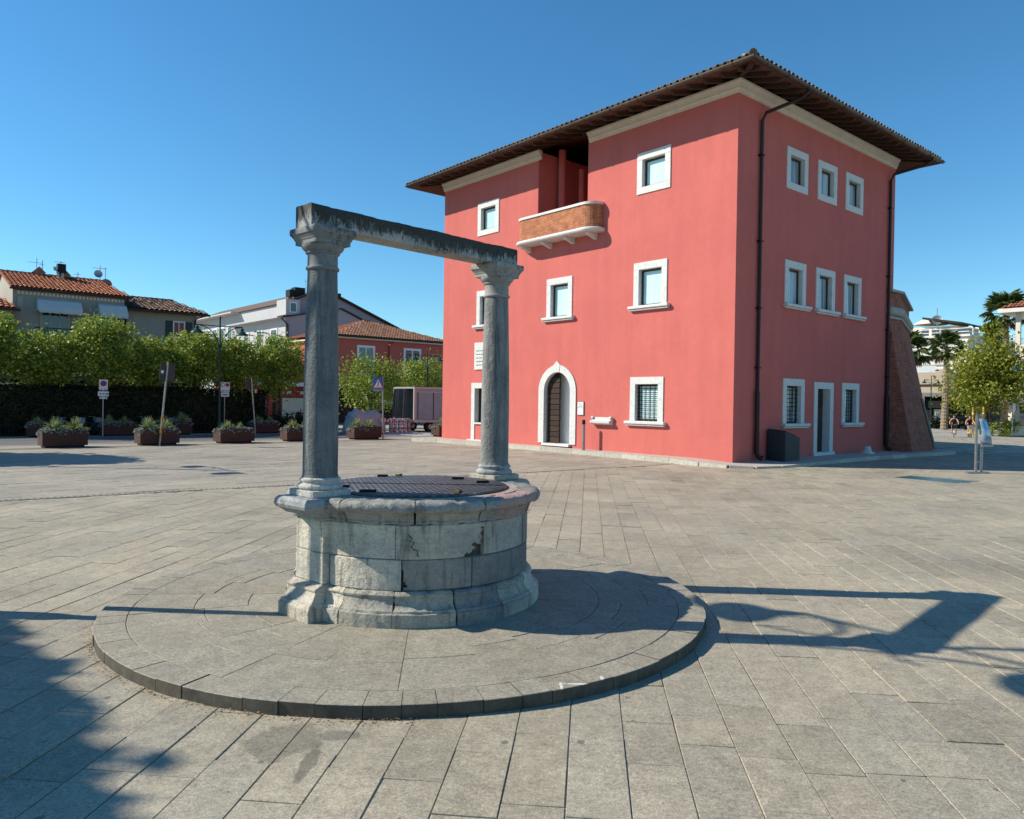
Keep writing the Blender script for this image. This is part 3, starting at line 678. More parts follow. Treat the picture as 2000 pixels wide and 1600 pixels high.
for (x, y, lab) in ((-0.24, 0.60, 'brass padlock on the far edge of the iron well cover'), (0.36, -0.56, 'brass padlock on the near right edge of the iron well cover')):
    pl = thing('padlock', lab, 'padlock', (WC.x+x, WC.y+y, 0.932), group='padlocks on the well cover')
    mb = MB(); mb.box(-0.018, 0.018, -0.010, 0.010, 0.001, 0.018); mb.build('body', 'brass', pl)
    mb = MB(); mb.tube([(0.018, 0, 0.006), (0.036, 0, 0.007), (0.042, 0, 0.013), (0.036, 0, 0.019), (0.018, 0, 0.016)], 0.005, 8); mb.build('shackle', 'black_iron', pl)
# columns
for sgn in (-1, 1):
    cx, cy = 0.878*sgn*math.cos(UA), 0.878*sgn*math.sin(UA)
    ccol = (0.15, 0.165, 0.172) if sgn < 0 else (0.25, 0.252, 0.245)
    shaft = MB(); prof = []
    zs = [1.048, 1.062, 1.07]+[1.07+(2.497-1.07)*i/18 for i in range(1, 19)]
    for z in zs:
        t = (z-1.07)/(2.497-1.07); r = 0.1215-0.0185*max(0, t)**1.5+0.004*math.sin(PI*max(0, t))
        if z < 1.07: r += 0.006*(1.07-z)/0.022
        prof.append((r, z))
    shaft.lathe(prof, 40); col = shaft.build('column', 'column_stone', well, smooth=True); col.location = (cx, cy, 0); colour(col, ccol)
    R2 = np.random.RandomState(3+sgn)
    for v in col.data.vertices:
        k = 1+0.010*math.sin(5*math.atan2(v.co.y, v.co.x)+3*v.co.z)*math.sin(2.3*v.co.z)+R2.normal()*0.003
        v.co.x *= k; v.co.y *= k
    mb = MB(); h = 0.155
    mb.box(-h, h, -h, h, 0.9165, 0.964); mb.xf(Matrix.Rotation(UA, 4, 'Z')); o = mb.build('base_slab', 'well_block', col); colour(o, (0.55, 0.53, 0.49) if sgn < 0 else MIDG)
    bv = o.modifiers.new('b', 'BEVEL'); bv.width = 0.008; bv.segments = 2
    mb = MB(); mb.lathe([(0.02, 0.9645), (0.146, 0.9645), (0.156, 0.974), (0.158, 0.985), (0.153, 0.997), (0.143, 1.003), (0.136, 1.008), (0.134, 1.015), (0.139, 1.020), (0.143, 1.028), (0.141, 1.038), (0.132, 1.045), (0.126, 1.0485), (0.02, 1.0485)], 40)
    colour(mb.build('base_moulding', 'well_block', col, smooth=True), (0.56, 0.54, 0.50) if sgn < 0 else (0.36, 0.37, 0.37))
    mb = MB(); mb.lathe([(0.02, 2.498), (0.106, 2.498), (0.114, 2.504), (0.1165, 2.512), (0.114, 2.520), (0.107, 2.524), (0.105, 2.530), (0.104, 2.602), (0.106, 2.610), (0.116, 2.614), (0.119, 2.620), (0.116, 2.626), (0.124, 2.632), (0.138, 2.645), (0.147, 2.662), (0.148, 2.672), (0.02, 2.672)], 40)
    colour(mb.build('capital', 'capital_stone', col, smooth=True), (0.20, 0.205, 0.205) if sgn < 0 else (0.29, 0.285, 0.27))
    mb = MB()
    P = []; F = []
    ab = [(0.138, 2.6725), (0.138, 2.700), (0.143, 2.706), (0.146, 2.716), (0.154, 2.728), (0.158, 2.736), (0.166, 2.742), (0.168, 2.764), (0.166, 2.7855)]
    for (w, z) in ab: P += [(-w, -w, z), (w, -w, z), (w, w, z), (-w, w, z)]
    F = [(0, 1, 2, 3), tuple(range(4*len(ab)-4, 4*len(ab)))]
    for i in range(len(ab)-1):
        for k in range(4): F.append((i*4+k, i*4+(k+1) % 4, i*4+4+(k+1) % 4, i*4+4+k))
    mb.add(P, F); mb.xf(Matrix.Rotation(UA, 4, 'Z')); o = mb.build('abacus', 'capital_stone', col); colour(o, (0.19, 0.195, 0.195) if sgn < 0 else (0.29, 0.285, 0.27))
    bv = o.modifiers.new('b', 'BEVEL'); bv.width = 0.005; bv.segments = 2; bv.limit_method = 'ANGLE'; bv.angle_limit = 0.9
# lintel: a worn beam
nx = 60; mb = MB(); RR = np.random.RandomState(12); secs = []
for i in range(nx+1):
    u = -1.035+2.065*i/nx
    hw = 0.100+0.0015*math.sin(u*9); zt = 2.935+0.002*math.sin(u*6+1)+0.0015*math.sin(u*17)+RR.normal()*0.0009; zb = 2.7872
    c = 0.007+abs(RR.normal())*0.0035
    secs.append([(u, -hw, zb), (u, hw, zb), (u, hw, zb+0.05), (u, hw+RR.normal()*0.0015, zt-0.05), (u, hw, zt-c), (u, hw-c, zt), (u, 0, zt+RR.normal()*0.002), (u, -hw+c, zt), (u, -hw, zt-c), (u, -hw+RR.normal()*0.0015, zt-0.05), (u, -hw, zb+0.05)])
m_ = len(secs[0])
for s_ in secs: mb.v += s_
for i in range(nx):
    for k in range(m_): mb.f.append((i*m_+k, i*m_+(k+1) % m_, (i+1)*m_+(k+1) % m_, (i+1)*m_+k))
mb.f.append(tuple(range(m_))); mb.f.append(tuple(nx*m_+k for k in reversed(range(m_))))
mb.xf(Matrix.Rotation(UA, 4, 'Z')); colour(mb.build('lintel', 'lintel_stone', well, smooth=True), (0.36, 0.36, 0.34))

# dry leaf litter swept against the step
R = np.random.RandomState(77); n = 260; an = R.uniform(-2.95, -1.45, n); rr = RO+0.01+np.abs(R.normal(size=n))*0.03
lp_ = np.stack([WC.x+rr*np.cos(an), WC.y+rr*np.sin(an), np.full(n, 0.012)], 1)
me = npmesh('leaf_litter', leaves(lp_, 0.015, 78, 3.0), 4); lt = link('leaf_litter', me, 'dry_leaf'); stuff(tag(lt, 'dry leaf crumbs swept along the foot of the round step', 'leaf litter'))
sc_ = MB(); sc_.tube([(0.885*math.cos(a_), 0.885*math.sin(a_), z_) for a_, z_ in ((-1.50, 0.68), (-1.47, 0.66), (-1.49, 0.64), (-1.455, 0.635), (-1.48, 0.60), (-1.46, 0.585), (-1.425, 0.575), (-1.435, 0.55), (-1.42, 0.535))], 0.0035, 5); sc_.build('scribble', 'ink', well)
# ------------------------------------------------------------------ the red fort (local frame: x along the shaded front, y along the sunny front)
fort = thing('red_fort', 'three-storey salmon red square fort with wide eaves and white marble windows', 'building', tuple(C0), TH)
LA, LB, HW = 9.541, 13.055, 10.02
def facade(mb, P, u0, u1, z0, z1, holes):
    us = sorted({u0, u1} | {h[0] for h in holes} | {h[1] for h in holes}); zs = sorted({z0, z1} | {h[2] for h in holes} | {h[3] for h in holes})
    for i in range(len(us)-1):
        for k in range(len(zs)-1):
            cu, cz = (us[i]+us[i+1])/2, (zs[k]+zs[k+1])/2
            if any(h[0] < cu < h[1] and h[2] < cz < h[3] for h in holes): continue
            mb.poly([P(us[i], zs[k], 0), P(us[i+1], zs[k], 0), P(us[i+1], zs[k+1], 0), P(us[i], zs[k+1], 0)])
PL = lambda u, z, d: (d, u, z)        # sunny front: d goes into the building
PR = lambda u, z, d: (u, d, z)        # shaded front
def bx(mb, P, u0, u1, z0, z1, d0, d1):
    p, q = P(u0, z0, d0), P(u1, z1, d1); mb.box(p[0], q[0], p[1], q[1], p[2], q[2])
def ringbox(mb, P, o, i, d0, d1):
    bx(mb, P, o[0], o[1], i[3], o[3], d0, d1); bx(mb, P, o[0], o[1], o[2], i[2], d0, d1)
    bx(mb, P, o[0], i[0], i[2], i[3], d0, d1); bx(mb, P, i[1], o[1], i[2], i[3], d0, d1)
WINS = []
def window(P, o, i, sill=None, grille=False, pane='pane_blind', bottom=True, dp=0.15):
    WINS.append((P, o))
    f = MB(); fr = 0.055
    inner = (i[0]+fr, i[1]-fr, i[2]+fr, i[3]-fr)
    ringbox(f, P, i, inner, dp-0.045, dp+0.02)
    w = f.build('window', 'frame_brown', fort)
    mb = MB(); ringbox(mb, P, o, i, -0.03, dp+0.06); s_ = mb.build('surround', 'marble', w)
    bv = s_.modifiers.new('b', 'BEVEL'); bv.width = 0.006; bv.segments = 1
    mb = MB(); bx(mb, P, inner[0], inner[1], inner[2], inner[3], dp-0.01, dp); mb.build('pane', pane, w)
    if sill:
        mb = MB(); bx(mb, P, sill[0]+0.02, sill[1]-0.02, sill[2], sill[2]+0.05, -0.10, 0.0); bx(mb, P, sill[0], sill[1], sill[2]+0.052, sill[3]+0.018, -0.14, 0.16)
        o2 = mb.build('sill', 'marble', w); bv = o2.modifiers.new('b', 'BEVEL'); bv.width = 0.018; bv.segments = 2
    if grille:
        n = 4; m = 8
        for k in range(1, n+1):
            u = i[0]+(i[1]-i[0])*k/(n+1); mb = MB(); mb.tube([P(u, i[2], 0.07), P(u, i[3], 0.07)], 0.011, 6); mb.build('grille_bar', 'black_iron', w)
        for k in range(1, m+1):
            z = i[2]+(i[3]-i[2])*k/(m+1); mb = MB(); mb.tube([P(i[0], z, 0.085), P(i[1], z, 0.085)], 0.011, 6); mb.build('grille_bar', 'black_iron', w)
    return w
holesL = []; holesR = []
def wl(u0, u1, z0, z1, sill=True, **k):
    holesL.append((u0+0.1, u1-0.1, z0+(-0.05 if sill else 0.1), z1-0.1)); window(PL, (u0, u1, z0, z1), (u0+0.2, u1-0.2, z0+(0.02 if sill else 0.2), z1-0.21), (u0-0.11, u1+0.13, z0-0.12, z0) if sill else None, **k)
def wr(u0, u1, z0, z1, sill=True, **k):
    holesR.append((u0+0.1, u1-0.1, z0+(-0.05 if sill else 0.1), z1-0.1)); window(PR, (u0, u1, z0, z1), (u0+0.2, u1-0.2, z0+(0.02 if sill else 0.2), z1-0.205), (u0-0.04, u1+0.19, z0-0.12, z0) if sill else None, **k)
wl(2.14, 3.36, 7.70, 8.905, False); wl(9.705, 10.93, 7.655, 8.865, False)
wl(2.20, 3.425, 4.42, 5.705); wl(5.965, 7.16, 4.36, 5.655); wl(9.72, 10.93, 4.36, 5.64)
wl(2.265, 3.495, 1.055, 2.36, grille=True)
for u0 in (2.425, 4.19, 5.945):
    wr(u0, u0+1.175, 7.72, 8.90, False, pane='pane_curtain'); wr(u0, u0+1.165, 4.46, 5.712, pane='pane_curtain')
wr(2.43, 3.625, 1.06, 2.36, grille=True, pane='pane_curtain'); wr(5.955, 7.10, 1.06, 2.325, grille=True, pane='pane_curtain')
# left ground-floor opening: marble jambs down to the ground, glazed upper part, stucco apron
holesL.append((10.05, 11.07, 0.80, 2.15))
o = MB(); f = MB(); ringbox(f, PL, (10.17, 10.97, 0.80, 2.06), (10.23, 10.91, 0.86, 2.0), 0.17, 0.24); w = f.build('window', 'frame_brown', fort)
mb = MB(); bx(mb, PL, 9.97, 11.17, 2.06, 2.26, -0.03, 0.28); bx(mb, PL, 10.97, 11.17, 0.17, 2.06, -0.03, 0.28); bx(mb, PL, 9.97, 10.17, 0.17, 2.06, -0.03, 0.28); bx(mb, PL, 10.17, 10.97, 0.74, 0.80, -0.06, 0.28); bx(mb, PL, 9.85, 11.30, 0.08, 0.168, -0.12, 0.05); mb.build('surround', 'marble', w)
mb = MB(); bx(mb, PL, 10.23, 10.91, 0.86, 2.0, 0.20, 0.21); mb.build('pane', 'pane_dark', w)
# side door with boarded leaf
holesR.append((4.30, 5.28, 0.0, 2.2))
d = MB(); bx(d, PR, 4.40, 5.17, 0.20, 2.105, 0.235, 0.26); door = d.build('door', 'black_iron', fort)
nb = 10
for k in range(nb):
    z0 = 0.205+1.895*k/nb; mb = MB(); bx(mb, PR, 4.405, 5.165, z0+0.006, z0+1.895/nb-0.006, 0.205+rng.uniform(0, .006), 0.235); mb.build('plank', 'old_wood', door)
mb = MB(); bx(mb, PR, 4.20, 5.38, 2.105, 2.302, -0.03, 0.28); bx(mb, PR, 4.20, 4.40, 0.20, 2.105, -0.03, 0.28); bx(mb, PR, 5.17, 5.38, 0.20, 2.105, -0.03, 0.28); bx(mb, PR, 4.16, 5.42, 0.08, 0.199, -0.08, 0.30); mb.build('surround', 'marble', door)
# arched entrance
ac, ah, asz, atop = 6.60, 0.612, 1.95, 2.575
holesL.append((ac-0.72, ac+0.72, 0.0, 1.95))
for k in range(12):
    z0_, z1_ = 1.95+0.74*k/12, 1.95+0.74*(k+1)/12
    hi_ = 0.872*math.sqrt(max(0.0, 1-((z1_-1.95)/0.85)**2))
    lo_ = ah*math.sqrt(max(0.0, 1-((z0_-asz)/(atop-asz))**2)) if z0_ < atop else 0.0
    h_ = min(0.72, (hi_+lo_)/2)
    if h_ > 0.03: holesL.append((ac-h_, ac+h_, z0_, z1_))
def arch_pts(hw, zs, top, n=14, tip=0.0):
    P = []
    for k in range(n+1):
        t = PI*k/n; x = hw*math.cos(t); z = zs+(top-zs)*math.sin(t)
        if tip and abs(x) < 0.22: z += tip*(1-abs(x)/0.22)**1.7
        P.append((ac+x, z))
    return P
arch = MB(); bx(arch, PL, ac-ah-0.02, ac+ah+0.02, 0.16, 0.235, -0.10, 0.30); entry = arch.build('entrance', 'marble', fort)
inn = arch_pts(ah, asz, atop, 18); out = arch_pts(0.872, asz, 2.80, 18, 0.145)
segs = [(0, 7), (7, 8), (8, 10), (10, 11), (11, 18)]
for s0, s1 in ((0, 8), (8, 10), (10, 18)):
    mb = MB()
    for k in range(s0, s1):
        e = 0.004 if k == s0 else 0.0
        a, b, c, d_ = inn[k], inn[k+1], out[k+1], out[k]
        mb.add([PL(*a, -0.035), PL(*b, -0.035), PL(*c, -0.035), PL(*d_, -0.035), PL(*a, 0.11), PL(*b, 0.11), PL(*c, 0.11), PL(*d_, 0.11)], [(0, 1, 2, 3), (4, 5, 6, 7), (0, 1, 5, 4), (2, 3, 7, 6)]+([(0, 3, 7, 4)] if k == s0 else [])+([(1, 2, 6, 5)] if k == s1-1 else []))
    if s0 == 8:
        for i_, v in enumerate(mb.v): mb.v[i_] = (v[0]-0.012 if v[0] < 0 else v[0], ac+(v[1]-ac)*0.97, v[2])
    mb.build('arch_stone', 'marble', entry)
for sg in (-1, 1):
    mb = MB(); u0, u1 = sorted((ac+sg*ah, ac+sg*0.872)); bx(mb, PL, u0, u1, 0.236, asz-0.002, -0.035, 0.11); mb.build('jamb_stone', 'marble', entry)
# entrance hall seen through the doorway
mb = MB()
X0, X1, Y0, Y1, Z0, Z1 = 0.112, 0.38, ac-0.74, ac+1.0, 0.20, 3.0
mb.poly([(X1, Y0, Z0), (X1, Y1, Z0), (X1, Y1, Z1), (X1, Y0, Z1)]); mb.poly([(X0, Y0, Z0), (X1, Y0, Z0), (X1, Y0, Z1), (X0, Y0, Z1)]); mb.poly([(X0, Y1, Z0), (X1, Y1, Z0), (X1, Y1, Z1), (X0, Y1, Z1)])
mb.poly([(X0, Y0, Z1), (X1, Y0, Z1), (X1, Y1, Z1), (X0, Y1, Z1)]); mb.poly([(X0, Y0, Z0), (X1, Y0, Z0), (X1, Y1, Z0), (X0, Y1, Z0)])
mb.build('hall', 'interior_white', entry, fix=False)
lf = MB()
leaf = [(u, z) for (u, z) in inn if u >= ac+0.02]
lf.add([PL(ac+0.02, 0.24, 0.17), PL(ac+ah, 0.24, 0.17)]+[PL(u, z, 0.17) for u, z in leaf]+[PL(ac+0.02, leaf[-1][1], 0.17)], [tuple(range(len(leaf)+3))])
dl = lf.build('door_leaf', 'dark_wood', entry)
z = 0.26
while z < 2.4:
    hw = ah if z+0.16 < asz else ah*math.sqrt(max(0.05, 1-((z+0.16-asz)/(atop-asz))**2))
    if hw > 0.1:
        mb = MB(); bx(mb, PL, ac+0.03, ac+hw-0.03, z, z+0.165, 0.132, 0.168); o = mb.build('plank', 'dark_wood', entry); bv = o.modifiers.new('b', 'BEVEL'); bv.width = 0.01
    z += 0.18
# loggia recess with balcony
LG = (5.36, 7.665)
ob = MB(); facade(ob, PL, 0, LB, -0.05, HW, holesL+[(LG[0], LG[1], 7.02, HW)])
# spandrels above the arch are closed by the arch stones; shaded front
facade(ob, PR, 0, LA, -0.05, HW, holesR)
ob.poly([(LA, 0, -0.05), (LA, LB, -0.05), (LA, LB, HW), (LA, 0, HW)]); ob.poly([(0, LB, -0.05), (LA, LB, -0.05), (LA, LB, HW), (0, LB, HW)])
rd = 2.4; b0, b1 = LG
ob.poly([(0, b0, 7.02), (rd, b0, 7.02), (rd, b0, HW), (0, b0, HW)]); ob.poly([(0, b1, 7.02), (rd, b1, 7.02), (rd, b1, HW), (0, b1, HW)])
ob.poly([(rd, b0, 7.02), (rd, b1, 7.02), (rd, b1, HW), (rd, b0, HW)]); ob.poly([(0, b0, 7.02), (rd, b0, 7.02), (rd, b1, 7.02), (0, b1, 7.02)])
ob.build('wall', 'fort_stucco', fort)
mb = MB(); mb.tube([(0.9, 7.45, 7.03), (0.9, 7.45, 10.2)], 0.13, 12); mb.build('flue', 'fort_stucco', fort, smooth=True)
mb = MB(); mb.tube([(1.5, 7.1, 7.03), (1.5, 7.1, 9.6)], 0.10, 12); mb.build('flue', 'fort_stucco', fort, smooth=True)
w = MB(); ringbox(w, lambda u, z, d: (rd+d, u, z), (5.62, 6.38, 7.75, 8.5), (5.68, 6.32, 7.81, 8.44), -0.03, -0.002); w = w.build('window', 'frame_brown', fort)
mb = MB(); ringbox(mb, lambda u, z, d: (rd+d, u, z), (5.42, 6.58, 7.55, 8.70), (5.62, 6.38, 7.75, 8.5), -0.06, -0.003); mb.build('surround', 'marble', w)
mb = MB(); mb.box(rd-0.02, rd-0.004, 5.68, 6.32, 7.81, 8.44); mb.build('pane', 'pane_dark', w)
# balcony
bd = 0.46
def blc(y0, y1, d, r, n=8):
    P = [(0.0, y0)]
    for k in range(n+1): t = PI/2*k/n; P.append((-(d-r)-r*math.sin(t), y0+r-r*math.cos(t)))
    for k in range(n+1): t = PI/2*k/n; P.append((-(d-r)-r*math.cos(t), y1-r+r*math.sin(t)))
    P.append((0.0, y1)); return P
def strip(mb, A, B, z0, z1):
    n = len(A)
    for i in range(n-1):
        mb.poly([(*A[i], z0), (*A[i+1], z0), (*A[i+1], z1), (*A[i], z1)]); mb.poly([(*B[i], z0), (*B[i+1], z0), (*B[i+1], z1), (*B[i], z1)])
        mb.poly([(*A[i], z1), (*A[i+1], z1), (*B[i+1], z1), (*B[i], z1)]); mb.poly([(*A[i], z0), (*A[i+1], z0), (*B[i+1], z0), (*B[i], z0)])
mb = MB(); strip(mb, blc(4.70, 8.32, bd, 0.42), blc(4.84, 8.18, bd-0.14, 0.30), 6.985, 7.675); par = mb.build('balcony', 'balcony_brick', fort)
mb = MB(); strip(mb, blc(4.665, 8.355, bd+0.035, 0.44), blc(4.88, 8.14, bd-0.18, 0.28), 7.677, 7.755); o = mb.build('parapet_cap', 'marble', par)
mb = MB(); n_ = 0
prof = [(0.03, 6.845), (0.075, 6.865), (0.095, 6.90), (0.095, 6.93), (0.075, 6.965), (0.03, 6.983)]
rings = [blc(4.70-e, 8.32+e, bd+e, 0.42+e*0.5) for e, z in prof]
for k in range(len(prof)-1):
    A, B = rings[k], rings[k+1]
    for i in range(len(A)-1): mb.poly([(*A[i], prof[k][1]), (*A[i+1], prof[k][1]), (*B[i+1], prof[k+1][1]), (*B[i], prof[k+1][1])])
mb.poly([(*p, prof[0][1]) for p in rings[0]]); mb.poly([(*p, prof[-1][1]) for p in rings[-1]]); mb.build('slab', 'marble', par, smooth=True)
for y in (4.98, 5.95, 7.0, 8.02):
    mb = MB(); pf = [(0, 6.843), (-0.43, 6.843), (-0.44, 6.80), (-0.38, 6.755), (-0.22, 6.72), (-0.06, 6.66), (0, 6.655)]
    mb.add([(x, y-0.06, z) for x, z in pf]+[(x, y+0.06, z) for x, z in pf], [tuple(range(7)), tuple(range(7, 14))]+[(i, (i+1) % 7, 7+(i+1) % 7, 7+i) for i in range(7)]); mb.build('bracket', 'marble', par)
# cornice
cp = [(0.0, 9.72), (0.045, 9.73), (0.05, 9.79), (0.085, 9.81), (0.09, 9.87), (0.12, 9.93), (0.165, 9.97), (0.17, 10.015), (0.0, 10.018)]
def cornice(path, name='cornice'):
    """path: list of (x,y,nx,ny) – mitred stations"""
    mb = MB(); m = len(cp)
    for (x, y, nx_, ny_) in path:
        for (d, z) in cp: mb.v.append((x+nx_*d, y+ny_*d, z))
    for i in range(len(path)-1):
        for k in range(m-1): mb.f.append((i*m+k, (i+1)*m+k, (i+1)*m+k+1, i*m+k+1))
    mb.f.append(tuple(range(m))); mb.f.append(tuple((len(path)-1)*m+k for k in reversed(range(m)))); mb.build(name, 'cornice_plaster', fort)
cornice([(-0.002, 5.30, -1, 0), (-0.002, -0.002, -1, -1), (LA, -0.002, 0, -1)]); cornice([(-0.002, LB, -1, 0), (-0.002, 7.49, -1, 0)])
# roof
EO, ZE = 1.05, 9.90; sl = 0.30
x0, x1, y0, y1 = -EO, LA+EO, -EO, LB+EO; hw = (x1-x0)/2; zr = ZE+sl*hw
rf = MB(); rA, rB = (x0+hw, y0+hw, zr), (x0+hw, y1-hw, zr)
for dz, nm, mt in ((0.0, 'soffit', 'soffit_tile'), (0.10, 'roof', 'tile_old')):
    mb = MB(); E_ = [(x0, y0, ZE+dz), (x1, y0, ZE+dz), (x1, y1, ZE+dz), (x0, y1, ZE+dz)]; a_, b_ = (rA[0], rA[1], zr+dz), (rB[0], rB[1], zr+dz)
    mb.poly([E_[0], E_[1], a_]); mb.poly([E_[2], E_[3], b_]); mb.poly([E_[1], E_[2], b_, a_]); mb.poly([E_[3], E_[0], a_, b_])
    if nm == 'roof':
        for i in range(4): p, q = E_[i], E_[(i+1) % 4]; mb.poly([(p[0], p[1], ZE+0.002), (q[0], q[1], ZE+0.002), q, p])
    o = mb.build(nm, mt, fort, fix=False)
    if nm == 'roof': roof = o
# cover tiles along the two visible eaves (each one an object), the rest of the rows as one mass
def coppo(mb, L, r0, r1, z=0.0, n=6, x=0.0):
    P = []
    for (u, r) in ((0, r0), (L, r1)):
        for k in range(n+1): t = PI*k/n; P.append((x+u, r*math.cos(t), z+r*math.sin(t)*0.9))
    F = [(k, k+1, n+1+k+1, n+1+k) for k in range(n)]
    P2 = [(p[0]+0.0, p[1]*0.80, p[2]-0.014) for p in P[:n+1]]; o = len(P)
    mb.add(P+P2, F+[(k, o+k, o+k+1, k+1) for k in range(n)])
tm = MB(); coppo(tm, 0.42, 0.085, 0.07); tme = tm.mesh('roof_tile', True); tme.materials.append(M('tile_old'))
pt = 0.205; ang_s = math.atan(sl)
def tile_at(x, y, rz, z): 
    o = link('roof_tile', tme, None, roof, (x, y, z)); o.rotation_euler = Matrix.Rotation(rz, 3, 'Z').to_4x4().to_euler()
    o.rotation_euler = (Matrix.Rotation(rz, 4, 'Z') @ Matrix.Rotation(-ang_s, 4, 'Y')).to_euler(); return o
y = y0+0.12
while y < y1-0.05: tile_at(x0-0.06, y, 0+rng.uniform(-.03, .03), ZE+0.105+rng.uniform(-.006, .008)); y += pt
x = x0+0.12
while x < x1-0.05: tile_at(x, y0-0.06, PI/2+rng.uniform(-.03, .03), ZE+0.105+rng.uniform(-.006, .008)); x += pt
mb = MB()
for row in range(1, 15):
    dist = 0.34*row
    y = y0+0.12
    while y < y1-0.05:
        if y0+dist < y < y1-dist:
            t_ = MB(); coppo(t_, 0.42, 0.085, 0.07, n=4); t_.xf(Matrix.Translation((x0-0.06+dist, y, ZE+0.112+sl*dist)) @ Matrix.Rotation(-ang_s, 4, 'Y')); mb.add(t_.v, t_.f)
        y += pt
    x = x0+0.12
    while x < x1-0.05:
        if x0+dist < x < x1-dist:
            t_ = MB(); coppo(t_, 0.42, 0.085, 0.07, n=4); t_.xf(Matrix.Translation((x, y0-0.06+dist, ZE+0.112+sl*dist)) @ Matrix.Rotation(PI/2, 4, 'Z') @ Matrix.Rotation(-ang_s, 4, 'Y')); mb.add(t_.v, t_.f)
        x += pt
stuff(mb.build('roof_tile', 'tile_old', roof, fix=False))
mb = MB()
k_ = 24
for i in range(k_):
    t0 = i/k_; p = Vector((x0-0.03, y0-0.03, ZE+0.16)).lerp(Vector((rA[0], rA[1], zr+0.2)), t0); q = Vector((x0, y0, ZE+0.15)).lerp(Vector((rA[0], rA[1], zr+0.19)), min(1, t0+1.15/k_))
    mb.tube([p, q], [0.10, 0.085], 8, True)
mb.build('hip_tile', 'tile_old', roof, fix=False)
# rafters
rm = MB(); rm.add([(0.06, -0.045, -0.03), (1.3, -0.045, -0.03), (1.3, 0.045, -0.03), (0.06, 0.045, -0.03), (0.16, -0.045, -0.13), (1.3, -0.045, -0.14), (1.3, 0.045, -0.14), (0.16, 0.045, -0.13), (0.06, -0.045, -0.07), (0.06, 0.045, -0.07)],
   [(0, 1, 2, 3), (1, 5, 6, 2), (5, 4, 7, 6), (0, 8, 4, 5, 1), (3, 2, 6, 7, 9), (0, 3, 9, 8), (8, 9, 7, 4)])
rme = rm.mesh('rafter'); rme.materials.append(M('rafter_wood'))
y = y0+0.45
while y < y1-0.3:
    o = link('rafter', rme, None, fort, (x0, y, ZE)); o.rotation_euler = (0, -ang_s, 0); y += 0.50
x = x0+0.45
while x < x1-0.3:
    o = link('rafter', rme, None, fort, (x, y0, ZE)); o.rotation_euler = (Matrix.Rotation(PI/2, 4, 'Z') @ Matrix.Rotation(-ang_s, 4, 'Y')).to_euler(); x += 0.50
mb = MB(); mb.bar((x0+0.1, y0+0.1, ZE-0.03), (x0+1.5, y0+1.5, ZE-0.03+1.4*sl), 0.12, 0.14); mb.build('hip_rafter', 'rafter_wood', fort)
# gutters (half round) with brackets
def gutter(p, q, out):
    p, q, out = Vector(p), Vector(q), Vector(out); mb = MB(); n = 8; r = 0.075
    for e in (p, q):
        for k in range(n+1):
            t = PI*k/n; mb.v.append(tuple(e+out*(r*math.cos(t))+Vector((0, 0, -r*math.sin(t)))))
        for k in range(n+1):
            t = PI*k/n; mb.v.append(tuple(e+out*((r-0.01)*math.cos(t))+Vector((0, 0, -(r-0.01)*math.sin(t)+0.002))))
    m = 2*(n+1)
    for k in range(n): mb.f.append((k, k+1, m+k+1, m+k)); mb.f.append((n+1+k, m+n+1+k, m+n+2+k, n+2+k))
    mb.f.append((0, m, m+n+1, n+1)); mb.f.append((n, n+n+1, m+n+n+1, m+n))
    gt = mb.build('gutter', 'gutter_copper', fort, fix=False); d = (q-p); L = d.length; d.normalize()
    k = 0.6
    while k < L:
        c = p+d*k; b = MB(); b.tube([c+out*(0.083*math.cos(PI*j/6))+Vector((0, 0, -0.083*math.sin(PI*j/6))) for j in range(7)], 0.010, 5); b.build('bracket', 'gutter_copper', gt); k += 1.0
gutter((x0-0.05, y0-0.10, ZE+0.075), (x0-0.05, y1, ZE+0.075), (-1, 0, 0)); gutter((x0-0.10, y0-0.05, ZE+0.073), (x1+0.05, y0-0.05, ZE+0.073), (0, -1, 0))
# downpipes on the shaded front
for (u, ug, top) in ((1.03, 1.55, 0.0), (9.03, 9.75, 0.0)):
    mb = MB(); mb.tube([(ug, y0-0.05, ZE+0.02), (ug, y0-0.05, ZE-0.06), (ug-0.06, y0+0.12, ZE-0.20), (u+0.03, -0.16, 9.42), (u, -0.075, 9.22), (u, -0.07, 2.02), (u-0.02, -0.08, 1.92)], 0.048, 10); dp_ = mb.build('downpipe', 'pipe_brown', fort, smooth=True)
    mb = MB(); mb.tube([(u-0.02, -0.085, 1.95), (u-0.045, -0.10, 1.80), (u-0.045, -0.10, 0.30), (u-0.03, -0.14, 0.20), (u+0.02, -0.24, 0.16)], 0.066, 10); mb.build('lower_pipe', 'pipe_brown', dp_, smooth=True)
    for z in (8.3, 6.0, 4.2, 2.6):
        mb = MB(); mb.box(u-0.07, u+0.07, -0.13, 0.0, z-0.02, z+0.02); mb.build('pipe_clip', 'black_iron', dp_)
